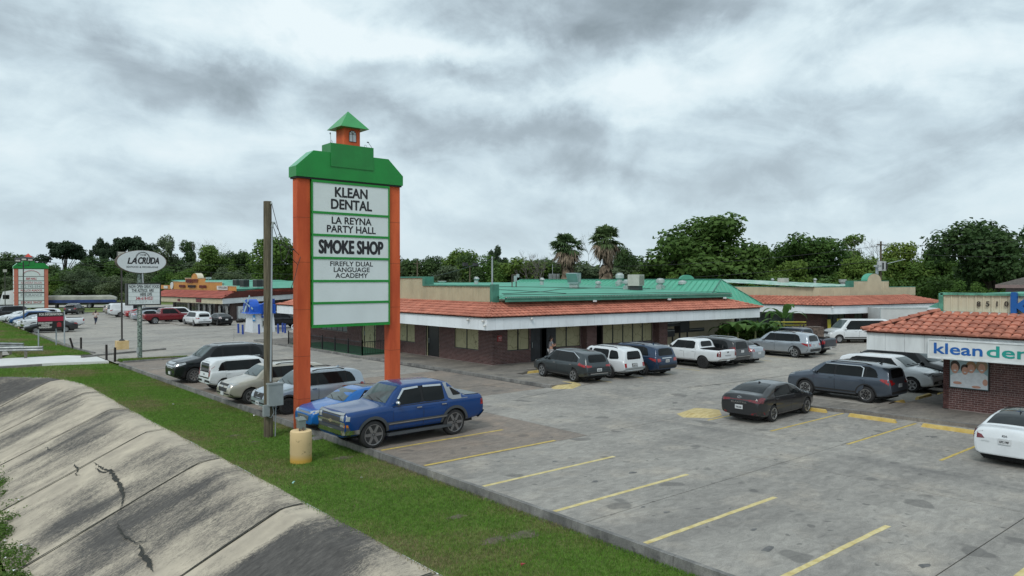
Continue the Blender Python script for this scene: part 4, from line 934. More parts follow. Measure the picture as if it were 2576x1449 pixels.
for i in range(70):
 x0 = 65.4 + i * .17; gr.add([(x0, 34.4, 4.86), (x0 + .085, 34.4, 4.92), (x0 + .17, 34.4, 4.86), (x0 + .17, 50, 5.5), (x0 + .085, 50, 5.56), (x0, 50, 5.5)], [(0, 1, 4, 5), (1, 2, 3, 4)])
C.put(gr, 'roof', mat('patched_green_metal', (0.07, 0.30, 0.20), .5, var=.1, vscale=1.4, col2=(.55, .62, .6), det=3))
cw0, cw1, ce1 = (65.4, 46), (65.6, 33.7), (79.4, 31.0)
C.wall(cw0, cw1, 0, 2.6, [(2.0, 9.6, .1, 2.4)]); s2 = lin(cw1, ce1, 2100)
sCo = [(lin(cw1, ce1, 2082), lin(cw1, ce1, 2128), .1, 2.4), (lin(cw1, ce1, 2150), lin(cw1, ce1, 2172), .9, 2.4), (lin(cw1, ce1, 2190), lin(cw1, ce1, 2290), .1, 2.4)]
C.wall(cw1, ce1, 0, 2.6, sCo); C.finish_bricks()
C.window(cw0, cw1, 2.0, 9.6, .1, 2.4, 6, glass_mat('dim_teal_glass', (.10, .13, .13)));
for o, n in zip(sCo, (3, 2, 6)): C.window(cw1, ce1, o[0], o[1], o[2], o[3], n, MATS['dim_teal_glass'])
C.put(MB().box(65.9, 34.2, 0, 79, 50, 3.95), 'wall', CREAM); C.put(MB().add([(63.9, 31.94, 2.5), (79.9, 28.2, 2.5), (80, 32, 2.5), (66, 34, 2.5), (66, 46, 2.5), (63.2, 46, 2.5)], [(0, 1, 2, 3), (0, 3, 4, 5)]), 'soffit', MATS['soffit'])
D = Bld('brick dental office at the right edge with terracotta tile roof and blue name sign', 33.75, 12.0)
D0, D1_ = (33.75, 12.0), (33.75, -8.0)
D.wall(D0, D1_, .13, 2.7, [], bands=(.98, 1.85)); D.wall((48, 12.0), D0, .13, 2.7, [], bands=(.98,)); D.finish_bricks()
FD0, FD1 = (32.48, 14.62), (32.5, -9.0)
D.panels(FD0, FD1, 2.5, 3.25, .8, WHITED, 'fascia_board'); D.panels((50, 14.6), FD0, 2.5, 3.25, .8, WHITED, 'fascia_board')
D.put(MB().add([(32.5, -9, 2.54), (33.8, -9, 2.54), (33.8, 12, 2.54), (50, 12, 2.54), (50, 14.6, 2.54), (32.5, 14.6, 2.54)], [(0, 1, 2, 5), (2, 3, 4, 5)]), 'soffit', MATS['soffit'])
TD = (34.75, 12.55, 4.12)
D.roof_tiles((32.36, 14.75, 3.28), (32.38, -9, 3.28), TD, (34.75, -9, 4.12), .345, .43, arc=.075, mt=TILEN)
D.roof_tiles((50, 14.75, 3.28), (32.36, 14.75, 3.28), (50, 12.55, 4.12), TD, .345, .43, arc=.075, mt=TILEN)
D.finish_tiles(segs=8); D.ridge_caps((32.36, 14.75, 3.36), (34.75, 12.55, 4.2), .42, .14, TILEN)
D.put(MB().add([(34.6, -9, 4.10), (35.2, -9, 4.2), (35.2, 12.6, 4.2), (34.6, 12.6, 4.10)], [(0, 1, 2, 3)]), 'flashing', mat('pale_flashing', (.5, .55, .56), .5))
D.panels((35.0, 12.5), (35.0, -9), 4.18, 4.88, .62, mat('pale_cream_siding', (.55, .50, .37), .55, var=.07, vscale=1.5), 'siding_panel', rib=.03)
D.put(MB().box(34.9, -9, 4.88, 35.3, 12.55, 4.98).box(34.9, 12.45, 4.15, 35.1, 12.62, 4.95), 'parapet_cap', mat('weathered_green_cap', (.09, .28, .2), .55, var=.4, vscale=3))
D.put(MB().add([(35.3, -9, 4.9), (48, -9, 4.9), (48, 12.5, 4.9), (35.3, 12.5, 4.9)], [(0, 1, 2, 3)]).box(35.2, -9, 0.1, 48, 11.9, 4.1), 'roof', GREENR)
D.put(MB().add([(34.9, 12.6, 4.3), (35.05, 13.1, 4.32), (35.4, 12.9, 4.5), (35.2, 12.6, 4.6)], [(0, 1, 2, 3), (3, 2, 1, 0)]), 'loose_flashing', GREENT)
NUM = mat('dark_numeral', (.03, .022, .018), .5); up3, rt = (0, 0, 1), (0, -1, 0)
for ch, px in (('8', 2463.5), ('5', 2486), ('1', 2509.5), ('0', 2533)):
 text_on('numeral', ch, NUM, D.root, Vector((34.98, vat(34.98, px), zat(34.98, vat(34.98, px), 764.5))) + D.off, rt, up3, height=.21, extrude=.02, off=.03, bold=.012)
KB = mat('channel_letter_blue', (.008, .10, .36), .4); KT = mat('channel_letter_teal', (.012, .28, .24), .4)
kx = vat(34.9, 2541);
text_on('letter_k', 'k', KB, D.root, Vector((34.9, kx - .44, 4.60)) + D.off, rt, up3, height=.80, width=.66, extrude=.09, off=.0, bold=.03)
text_on('lettering', 'leandental', KB, D.root, Vector((34.9, kx - 3.75, 4.60)) + D.off, rt, up3, height=.80, width=5.7, extrude=.09, off=.0, bold=.03)
sy0 = vat(32.4, 2337.8)
sb = D.put(MB().box(32.30, sy0 - 6.6, 2.36, 32.42, sy0, 3.14), 'sign_box', mat('sign_box_white', (.62, .64, .64), .5))
D.put(MB().box(32.27, sy0 - 6.6, 3.09, 32.43, sy0, 3.15).box(32.27, sy0 - 6.6, 2.35, 32.43, sy0, 2.41).box(32.27, sy0 - .06, 2.41, 32.43, sy0, 3.09), 'sign_frame', WHITED)
ty = vat(32.29, 2350.5); t2 = vat(32.29, 2481)
text_on('lettering', 'klean', KB, sb, (32.295, ty - abs(ty - t2) * .47, 2.77), rt, up3, width=abs(ty - t2) * .93, height=.42, bold=.02)
t3 = vat(32.29, 2484); dw = abs(ty - t2) * .93 * 1.38
text_on('lettering', 'dental', KT, sb, (32.295, t3 - dw / 2, 2.77), rt, up3, width=dw, height=.42, bold=.02)
py0, py1 = vat(33.72, 2393), vat(33.72, 2488.5); pz0, pz1 = zat(33.72, py0, 972), 2.42
po = D.put(MB().box(33.68, py1 - .04, pz0 - .05, 33.745, py0 + .04, pz1 + .05), 'poster_frame', BLACKF)
pp = MB().box(33.665, py1, pz0, 33.68, py0, pz1).build('poster', mat('poster_sky', (.34, .52, .58), .45, var=.25, vscale=1.2, col2=(.55, .68, .72)), po)
pw, ph = py0 - py1, pz1 - pz0
def pshape(pts, m, k):
 MB().prism([(33.662 - k * .0012, py0 - a_ * pw, pz0 + b_ * ph) for a_, b_ in pts], (.001, 0, 0)).build('printed_shape', m, po)
def pell(cx, cy, rx, ry, m, k, n=16): pshape([(min(.99, max(.01, cx + rx * math.cos(2 * math.pi * i / n))), max(.01, cy + ry * math.sin(2 * math.pi * i / n))) for i in range(n)], m, k)
SK = mat('print_skin', (.62, .33, .24), .5, var=.1, vscale=8); SHW = mat('print_white', (.72, .74, .77), .5, var=.1, vscale=6); HB = mat('print_hair_dark', (.045, .03, .022), .5); HL = mat('print_hair_light', (.33, .19, .09), .5); HG = mat('print_hair_blonde', (.30, .22, .14), .5)
pshape([(.01, .01), (.99, .01), (.99, .42), (.85, .52), (.6, .50), (.42, .46), (.28, .46), (.12, .42), (.01, .36)], SHW, 1)
for cx, cy, rx, ry, hm, hx in ((.13, .60, .115, .19, HB, 1.2), (.40, .55, .10, .15, HB, 1.15), (.56, .63, .115, .17, HL, 1.2), (.84, .66, .11, .18, HG, 1.45)):
 pell(cx, cy + ry * .28, rx * hx, ry * .95, hm, 2); pell(cx, cy - .02, rx * .85, ry * .82, SK, 3)
 pell(cx, cy - ry * .42, rx * .36, ry * .11, SHW, 4); pell(cx - rx * .3, cy + ry * .06, rx * .07, ry * .03, HL, 4); pell(cx + rx * .3, cy + ry * .06, rx * .07, ry * .03, HL, 4)
pell(.2, .14, .12, .045, SK, 3); pell(.93, .22, .07, .10, SK, 3); pell(.7, .06, .12, .04, SK, 3)
text_on('lettering', 'klean', KB, po, (33.66, py0 - pw * .24, pz0 + ph * .92), rt, up3, height=.10, width=.50, off=.003); text_on('lettering', 'dental', KT, po, (33.66, py0 - pw * .78, pz0 + ph * .91), rt, up3, height=.10, width=.55, off=.003)
pell(.49, .915, .075, .06, SHW, 2); pell(.49, .91, .05, .045, mat('print_teal', (.03, .3, .33), .5), 3); pell(.49, .915, .028, .03, SHW, 4)
A_ = Bld('orange fronted market building with red tile awning and green roof at the far left', 34.8, 98.8)
A0, AW, AE = (32.8, 98.0), (31.4, 128.0), (52, 111.5)
CRF = mat('cream_fascia', (.52, .47, .33), .6)
A_.panels(AW, A0, 2.1, 2.85, 1.5, CRF, 'fascia_board', z0b=2.33, z1b=3.03); A_.panels(A0, AE, 2.33, 3.03, 1.5, WHITEB, 'fascia_board', z0b=2.7, z1b=3.42)
A_.roof_tiles((32.6, 97.8, 3.05), (31.2, 128, 2.9), (34.8, 98.8, 4.0), (34.4, 127, 4.0), .42, .45, mt=mat('red_tile_far', (.34, .085, .06), .75, var=.25, vscale=.8, coords='World'))
A_.roof_tiles((32.6, 97.8, 3.05), (52.1, 111.3, 3.5), (34.8, 98.8, 4.0), (51.2, 112.6, 4.35), .42, .45, mt=TILE); A_.finish_tiles(allstuff=True, segs=4)
ORG = mat('orange_siding', (.52, .235, .055), .6, var=.1, vscale=1)
def vA(x): return vat(34.75, x)
steps = [(433, 470, 4.62), (466, 470, 5.1), (470, 558, 5.15), (558, 593, 4.62)]
def orp(x0, x1, z0, z1): A_.panels((34.75, vA(x0)), (34.75, vA(x1)), z0, z1, 1.0, ORG, 'siding_panel', gap=.02)
orp(405, 436, 3.95, 4.6); orp(436, 466, 3.95, 5.15); orp(466, 482, 3.95, 5.72); orp(498, 516, 3.95, 5.72); orp(516, 558, 3.95, 5.15); orp(558, 594, 3.95, 4.62)
ym, yh = (vA(482) + vA(498)) / 2, abs(vA(482) - vA(498)) / 2
A_.put(MB().prism([(34.75, ym - yh, 3.95), (34.75, ym + yh, 3.95)] + [(34.75, ym + yh * math.cos(math.pi * i / 10), 5.72 + .75 * math.sin(math.pi * i / 10)) for i in range(11)], (.06, 0, 0)), 'siding_panel', ORG)
v = []
for i in range(11): v += [(34.7, ym + yh * math.cos(math.pi * i / 10), 5.74 + .77 * math.sin(math.pi * i / 10)), (35.6, ym + yh * math.cos(math.pi * i / 10), 5.74 + .77 * math.sin(math.pi * i / 10))]
A_.put(MB().add(v, [(2 * i, 2 * i + 2, 2 * i + 3, 2 * i + 1) for i in range(10)]).box(34.68, vA(482), 5.72, 34.95, vA(466), 5.80).box(34.68, vA(516), 5.72, 34.95, vA(498), 5.80).box(34.68, vA(558), 5.15, 34.95, vA(516), 5.22).box(34.68, vA(594), 4.62, 34.95, vA(558), 4.68).box(34.68, vA(466), 5.15, 34.95, vA(436), 5.22), 'parapet_cap', mat('cream_cap', (.6, .55, .42), .6))
RL = mat('dull_red_letters', (.14, .02, .025), .5);
def block_letters(x0, x1, z0, z1, n, m, seed):
 r = random.Random(seed); y0, y1 = vA(x0), vA(x1); w = (y1 - y0) / n
 for i in range(n):
  mb = MB(); a, b_ = y0 + w * (i + .12), y0 + w * (i + .82); st = (b_ - a) * .28; k = r.choice('EHUTO')
  mb.box(34.55, a, z0, 34.66, a + st, z1) if k != 'T' else mb.box(34.55, (a + b_ - st) / 2, z0, 34.66, (a + b_ + st) / 2, z1)
  if k in 'HUO': mb.box(34.55, b_ - st, z0, 34.66, b_, z1)
  for q, kk in ((z1 - (z1 - z0) * .2, 'ETO'), ((z0 + z1) / 2 - .05, 'EH'), (z0, 'EUO')):
   if k in kk: mb.box(34.552, a + st * .5, q, 34.658, b_, q + (z1 - z0) * .2)
  A_.put(mb, 'sign_letter', m)
block_letters(470, 500, 5.05, 5.6, 9, RL, 1); block_letters(453, 468, 4.3, 4.7, 5, RL, 2); block_letters(475, 495, 4.3, 4.7, 7, mat('dark_letters', (.03, .02, .025), .5), 3); block_letters(504, 521, 4.3, 4.7, 6, RL, 4)
rp = A_.put(MB().box(34.6, vA(574), 4.12, 34.7, vA(548), 4.66), 'sign_panel', mat('plain_white_sign', (.6, .6, .58), .5)); text_on('lettering', 'REFRESQUERIA', NUM, rp, (34.59, (vA(574) + vA(550)) / 2 - .2, 4.4), rt, up3, height=.38, width=abs(vA(574) - vA(553)))
A_.put(MB().box(34.6, vA(423), 4.05, 34.7, vA(414), 4.5), 'sign_panel', MATS['plain_white_sign'])
A_.put(MB().prism([(34.6, (vA(434)) + .75 * math.cos(i * math.pi / 8), 4.55 + .58 * math.sin(i * math.pi / 8)) for i in range(16)], (.1, 0, 0)), 'round_sign', MATS['plain_white_sign'])
for x0, x1, s_ in ((408, 412, 9), (414, 425, 5), (428, 434, 6), (438, 447, 7), (454, 463, 8)):
 y0, y1 = vat(32.6, x0), vat(32.6, x1); A_.put(MB().box(31.9 + .1, y1, 2.35, 32.1, y0, 2.7), 'sign_letter', RL)
y0, y1 = vat(32.5, 479), vat(32.5, 507); A_.put(MB().box(32.35, y1, 2.38, 32.5, y0, 2.92), 'sign_letter', RL)
aw0, aw1, ae1 = (34.6, 127), (34.6, 99.8), (48.5, 110.3)
A_.wall(aw0, aw1, 0, 2.6, [(1, 20.5, .3, 2.3), (21.5, 26.4, .3, 2.3)], brick=False, m=mat('dark_brown_brick', (.07, .045, .04), .8, var=.25, vscale=4)); A_.wall(aw1, ae1, 0, 2.6, [(lin(aw1, ae1, 612), lin(aw1, ae1, 650), .7, 2.2)], brick=False, m=MATS['dark_brown_brick'])
A_.window(aw0, aw1, 1, 20.5, .3, 2.3, 14, mat('shopfront_glass', (.035, .04, .045), .1, var=.6, vscale=.8, spec=.8, col2=(.16, .17, .18))); A_.window(aw0, aw1, 21.5, 26.4, .3, 2.3, 4, MATS['shopfront_glass']); A_.window(aw1, ae1, lin(aw1, ae1, 612), lin(aw1, ae1, 650), .7, 2.2, 2, MATS['shopfront_glass'])
for y in (101, 104, 108, 110.5, 113, 118): A_.put(MB().box(34.52, y, .6, 34.56, y + .9, 1.9), 'window_poster', MATS['plain_white_sign'])
y = vat(34.5, 600); npl = A_.put(MB().add([(35.6, 100.4, 1.4), (36.5, 101.1, 1.4), (36.5, 101.1, 1.9), (35.6, 100.4, 1.9)], [(0, 1, 2, 3)]), 'notice_plate', MATS['red_plate'])
A_.put(MB().add([(35, 99.5, 4.25), (60, 114, 4.4), (60, 145, 5.45), (35, 130, 5.45)], [(0, 1, 2, 3)]), 'roof', GREENR)
A_.put(MB().slab((34.9, 98.7), (49, 110.4), .15, 4.0, 4.3), 'gutter', GREENT)
A_.put(MB().prism([(34.9, 100.6, 0), (48.4, 111), (60, 120), (60, 140), (34.9, 128)] and [(x, y, 0) for x, y in ((34.9, 100.6), (48.4, 111), (60, 120), (60, 140), (34.9, 128))], (0, 0, 3.9)), 'wall', MATS['dark_brown_brick'])
Hs = Bld('grey sided house with brown shingle roof peeking from the trees at the right edge', *wp(2545, 760, 78)[:2], name='house', cat='house')
hx, hy, hz_ = wp(2530, 716, 78)
Hs.put(MB().box(hx, hy - 12, 0, hx + 10, hy, hz_ - .3), 'wall', mat('grey_lap_siding', (.16, .14, .145), .7, stretch=(.2, .2, 12)))
Hs.put(MB().box(hx - .9, hy - 13, hz_ - .35, hx + 11, hy + .7, hz_), 'eave_board', mat('brown_trim', (.22, .16, .15), .6))
Hs.put(MB().add([(hx - .9, hy + .7, hz_), (hx + 11, hy + .7, hz_), (hx + 11, hy - 13, hz_), (hx - .9, hy - 13, hz_), (hx + 5, hy - 5, hz_ + 2.2), (hx + 5, hy - 8, hz_ + 2.2)], [(0, 4, 1), (1, 4, 5, 2), (2, 5, 3), (3, 5, 4, 0)]), 'roof', mat('brown_shingle', (.10, .085, .075), .9, var=.3, vscale=4))

# ------------------------------------------------------------------ pylon sign by the kerb
ORNG = mat('orange_stucco', (0.56, 0.082, 0.022), .75, var=.14, vscale=.9, col2=(.68, .125, .036), stretch=(2, 2, .5), bump=.15, bscale=60, coords='World')
GRN = mat('bright_green_metal', (.004, .225, .034), .4, var=.14, vscale=.8); GRNF = mat('green_sign_frame', (.008, .24, .03), .5, var=.05)
GRNL = mat('light_green_metal', (.06, .36, .17), .3, var=.12, vscale=1.0)
PANEL = mat('white_sign_face', (.66, .715, .72), .35, var=.05, vscale=.7); PRINT = mat('black_print', (.012, .012, .016), .5)
def pylon_sign(x0, y0, w, zt, label, detail=True, d=.42, tw=.50, frame=None, cols=None):
 T = thing('pylon_sign', label, 'sign', (x0, y0, -.2)); z = lambda v: v + .2
 post_m = ORNG if detail else mat('salmon_stucco', (.52, .17, .12), .75, var=.08)
 for a in (0, w - tw):
  p = MB().box(a, 0, 0, a + tw, d, z(zt)).build('post', post_m, T)
  for zz in (1.0, 2.62, 4.4, 6.2, 7.9):
   MB().box(a - .003, -.003, z(zz), a + tw + .003, d + .003, z(zz) + .012).build('joint', mat('orange_joint', (.22, .05, .02), .8), p)
 e0, e1, f0 = -.10, w + .08, -.12; f1 = d + .14
 MB().box(e0, f0, z(zt) + .02, e1, f1, z(zt) + .41).build('roof_band', GRN, T)
 MB().box(e0 + .04, f0 + .04, z(zt) - .04, e1 - .04, f1 - .04, z(zt) + .02).build('painted_shadow_strip', DARKIN, T)  # near-black strip added as the shadow beneath the roof band
 r0, r1 = .60, w - .61; zb, zr_ = z(zt) + .41, z(zt) + 1.05
 v = [(e0, f0, zb), (e1, f0, zb), (e1, f1, zb), (e0, f1, zb), (r0, -.12, zr_), (r1, -.12, zr_), (r1, d + .12, zr_), (r0, d + .12, zr_)]
 MB().add(v, [(0, 1, 5, 4), (2, 3, 7, 6), (4, 5, 6, 7)], 0).add(v, [(3, 0, 4, 7), (1, 2, 6, 5)], 1).build('roof', [GRN, GRNL], T)
 MB().box(1.29, -.15, zb + .1, 3.16, d + .2, z(zt) + 1.42).build('roof_block', mat('mid_green_metal', (.008, .20, .035), .4), T)
 tx0, tx1, ty0, ty1 = 1.87, 2.56, -.13, .55; tz0, tz1 = z(zt) + 1.42, z(zt) + 2.10
 t = MB().box(tx0, ty0, tz0, tx1, ty1, tz1).build('tower', post_m if detail else mat('yellow_stucco', (.5, .3, .05), .7), T)
 o_ = .27; v = [(tx0 - o_, ty0 - o_, tz1 - .02), (tx1 + o_, ty0 - o_, tz1 - .02), (tx1 + o_, ty1 + o_, tz1 - .02), (tx0 - o_, ty1 + o_, tz1 - .02), ((tx0 + tx1) / 2, (ty0 + ty1) / 2, tz1 + .72)]
 MB().add(v, [(0, 1, 4), (1, 2, 4), (2, 3, 4), (3, 0, 4), (3, 2, 1, 0)]).build('tower_roof', mat('tower_green', (.03, .28, .075), .35) if detail else mat('tower_red', (.55, .06, .04), .5), T)
 if detail:
  cx = (tx0 + tx1) / 2 + .02; wm = mat('window_white', (.55, .56, .6), .4)
  pts = [(cx - .15, ty0 - .002, tz0 + .14), (cx + .15, ty0 - .002, tz0 + .14)] + [(cx + .15 * math.cos(math.pi * i / 8), ty0 - .002, tz0 + .43 + .15 * math.sin(math.pi * i / 8)) for i in range(9)]
  wn = MB().prism(pts, (0, -.012, 0)).build('window', wm, t); br = MB()
  br.box(cx - .008, ty0 - .02, tz0 + .14, cx + .008, ty0 - .014, tz0 + .58).box(cx - .15, ty0 - .02, tz0 + .42, cx + .15, ty0 - .014, tz0 + .435)
  br.tube([(p[0], ty0 - .016, p[2]) for p in pts] + [(pts[0][0], ty0 - .016, pts[0][2])], .011, 4); br.tube([(cx, ty0 - .017, tz0 + .43), (cx - .1, ty0 - .017, tz0 + .54)], .007, 4).tube([(cx, ty0 - .017, tz0 + .43), (cx + .1, ty0 - .017, tz0 + .54)], .007, 4); br.build('window_bars', PRINT, wn)
  hk = MB();
  for hx in (1.36, 2.85): hk.tube([(hx + .05 * math.cos(a), -.05, z(zt) + 1.47 + .05 * math.sin(a)) for a in [i * math.pi / 4 for i in range(9)]], .009, 4)
  hk.build('lifting_eye', GALV, T)
  MB().tube([(1.33, -.1, z(zt) + 1.42), (1.28, -.15, z(zt) + 1.75)], .008, 4).ell((1.27, -.15, z(zt) + 1.77), (.025, .025, .04)).build('light_sensor', DKM, T)
  MB().tube([(3.12, -.1, z(zt) + 1.42), (2.95, -.1, z(zt) + 1.62)], .01, 4).ell((2.93, -.1, z(zt) + 1.63), (.05, .03, .025)).build('light_sensor', DKM, T)
 return T, z
SX, SY = 11.65, 26.47
PS, pz = pylon_sign(SX, SY, 4.47, 9.42, 'tall orange and green pylon sign with six white tenant panels, nearest to the camera')
PW0, PW1 = .52, 3.93
def pbox(z0, z1): return MB().box(PW0 + .05, -.075, pz(z0), PW1 - .05, -.03, pz(z1))
fr = MB().box(PW0, -.06, pz(3.74), PW1, .40, pz(9.36)).build('sign_cabinet', GRNF, PS)
rows = [(8.17, 9.28, 'KLEAN\nDENTAL', 1.0), (7.30, 8.08, 'LA REYNA\nPARTY HALL', 1), (6.42, 7.22, 'SMOKE SHOP', 1), (5.53, 6.34, 'FIREFLY DUAL\nLANGUAGE\nACADEMY', 1), (4.68, 5.45, None, 1), (3.81, 4.60, None, 1)]
bars = MB()
for (z0, z1, t, _) in rows:
 p = pbox(z0, z1).build('sign_panel', PANEL, PS)
 cx, cz = (PW0 + PW1) / 2, pz((z0 + z1) / 2)
 if t:
  hgt, wid, bold, sx = {'K': (.84, 1.76, .028, 1), 'L': (.60, 2.12, .023, 1), 'S': (.50, 2.78, .036, .62), 'F': (.64, 1.86, .016, 1)}[t[0]]
  text_on('lettering', t, PRINT, p, (cx, -.0755, cz), (1, 0, 0), (0, 0, 1), height=hgt, width=wid, bold=bold, line=.88)
zs_ = [3.74] + [ (a[0] + b_[1]) / 2 for a, b_ in zip(rows[:-1], rows[1:])][::-1] + [9.32]
for zz in zs_: bars.box(PW0, -.10, pz(zz) - .045, PW1, -.02, pz(zz) + .045)
bars.box(PW0, -.098, pz(3.74), PW0 + .06, -.02, pz(9.36)).box(PW1 - .06, -.098, pz(3.74), PW1, -.02, pz(9.36)); bars.build('panel_frame', GRNF, PS)
fx, fy, _ = wp(36, 780, 134)
S2, z2 = pylon_sign(fx, fy, 5.3, 7.55, 'faded salmon pylon sign with red tipped yellow tower, far left beside the truck', detail=False, d=1.4, tw=.62)
RP = mat('red_print', (.40, .03, .05), .5); BP = mat('blue_print', (.08, .2, .5), .5); SALP = mat('faded_print', (.5, .25, .28), .5); GP = mat('grey_print', (.25, .25, .28), .5)
hh = [(6.15, 7.45, None), (5.35, 6.05, 'B&R NAILS'), (4.65, 5.25, 'ALONDRA SALON'), (3.95, 4.55, '832-742-5545'), (3.2, 3.85, 'POLLOS ASADOS'), (2.35, 3.0, 'INSURANCE'), (1.7, 2.3, None), (1.05, 1.6, 'SMOKE SHOP'), (.35, .95, None)]
MB().box(.62, .02, z2(.3), 4.68, 1.38, z2(7.5)).build('sign_cabinet', DKM, S2)
for z0, z1, t in hh:
 p = MB().box(.66, -.06, z2(z0), 4.64, .0, z2(z1)).build('sign_panel', PANEL, S2)
 MB().box(-.03, .1, z2(z0), .0, 1.3, z2(z1)).build('sign_panel', PANEL, S2)
 if t: text_on('lettering', t, {'P': RP, 'S': RP, 'B': RP, '8': GP, 'I': GP, 'A': SALP}[t[0]], p, (2.65, -.063, z2((z0 + z1) / 2)), (1, 0, 0), (0, 0, 1), height=.40, width=3.3 if t[0] != 'B' else 1.6, bold=.02)
p = MB().tube([(2.65 + 1.3 * math.cos(a), -.07, z2(6.35) + .85 * math.sin(a)) for a in [math.pi * i / 10 for i in range(11)]], .07, 5).build('logo_arc', SALP, S2)
T = thing('restaurant_sign', 'oval white restaurant sign above a lettered reader board on one peeling post', 'sign', (12.93, 55.42, 0))
MB().cyl(0, 0, 0, 6.1, .155, 14).build('post', mat('peeling_green_post', (.03, .045, .045), .6, var=.4, vscale=9, col2=(.30, .38, .33), det=5), T)
u0, u1 = uat(55.1, 289) - 12.93, uat(55.1, 420) - 12.93; cx = (u0 + u1) / 2 + .06; a_, b_ = (u1 - u0) / 2 - .04, .80; cz = 6.77
ov = lambda k, y: [(cx + a_ * k * math.cos(2 * math.pi * i / 48), y, cz + b_ * k * math.sin(2 * math.pi * i / 48)) for i in range(48)]
RUST = mat('rust_brown_edge', (.06, .045, .04), .8, var=.5, vscale=6, col2=(.2, .15, .12))
ovo = MB().prism(ov(1.0, .22), (0, -.46, 0)).build('sign_cabinet', RUST, T); face = MB().prism(ov(.965, -.24), (0, -.015, 0)).build('oval_panel', mat('oval_face', (.62, .66, .69), .4, var=.03), T)
text_on('lettering', 'LA', PRINT, face, (cx - .62, -.256, cz + .06), (1, 0, 0), (0, 0, 1), height=.40, width=.56, bold=.03, shear=.25)
text_on('lettering', 'CRUDA', PRINT, face, (cx + .42, -.256, cz + .08), (1, 0, 0), (0, 0, 1), height=.44, width=1.32, bold=.03, shear=.25)
text_on('lettering', 'SEAFOOD & MICHELADAS', PRINT, face, (cx + .02, -.256, cz - .36), (1, 0, 0), (0, 0, 1), height=.115, width=2.0, bold=.01)
crown = MB(); n = 24
for i in range(n):
 t = math.pi * (-.12 + 1.24 * i / (n - 1)); px_, pz_ = cx + .05 + .42 * math.cos(t), cz + .22 + .42 * math.sin(t)
 crown.add([(px_ - .035, -.258, pz_ - .02), (px_ + .035, -.258, pz_ - .02), (px_ + .06 * math.cos(t), -.258, pz_ + .05 + .03 * math.sin(t))], [(0, 1, 2)])
crown.tube([(cx + .05 + .41 * math.cos(math.pi * (-.12 + 1.24 * i / 20)), -.257, cz + .22 + .41 * math.sin(math.pi * (-.12 + 1.24 * i / 20))) for i in range(21)], .014, 4)
crown.tube([(cx - .15, -.258, cz + .47), (cx + .2, -.258, cz + .47)], .011, 4).ell((cx + .2, -.258, cz + .47), (.07, .004, .045), 8, 4)
for k in range(4): crown.tube([(cx - .08 + k * .07, -.258, cz + .43), (cx - .06 + k * .07, -.258, cz + .51)], .009, 4)
crown.build('emblem', PRINT, face)
b0, b1 = uat(55.1, 322) - 12.93, uat(55.1, 404) - 12.93; rb0, rb1 = 3.77, 5.28
MB().box(b0 - .06, -.26, rb0, b1 + .04, .30, rb1).build('board_cabinet', DKM, T)
bp = MB().box(b0 + .03, -.285, rb0 + .08, b1 - .05, -.262, rb1 - .08).build('reader_panel', PANEL, T); bw_ = b1 - b0
for i in range(1, 5): MB().box(b0 + .03, -.292, rb0 + .08 + (rb1 - rb0 - .16) * i / 5 - .008, b1 - .05, -.284, rb0 + .08 + (rb1 - rb0 - .16) * i / 5 + .008).build('letter_rail', GALV, bp)
bc = (b0 + b1) / 2
for i, (t, w_, dx, m) in enumerate([('NOW OPEN GREAT FOOD', .92, 0, PRINT), ('THE ASTROS  ARE', .67, -.05 * bw_, PRINT), ('HERE LIVE', .36, .05 * bw_, PRINT), ('346-618-0521', .52, 0, mat('red_letters', (.42, .01, .035), .5)), ('713-987-1900', .95, 0, mat('ghost_print', (.46, .50, .51), .5))]):
 text_on('lettering', t, m, bp, (bc + dx, -.286, rb1 - .215 - i * .27), (1, 0, 0), (0, 0, 1), height=.21 if i < 4 else .15, width=bw_ * w_, bold=.013 if i < 4 else .0)
for i, ch in enumerate('8504'): text_on('numeral', ch, mat('white_numeral', (.6, .6, .58), .5), T, (-.04, -.165, 3.55 - i * .27), (1, 0, 0), (0, 0, 1), height=.2, bold=.02)
MB().box(-.2, -.12, .45, -.1, .05, .85).build('switch_box', GALV, T)
YC = mat('yellow_concrete_paint', (.62, .44, .20), .8, var=.12, vscale=2.2, col2=(.66, .50, .27), bump=.2, bscale=20)
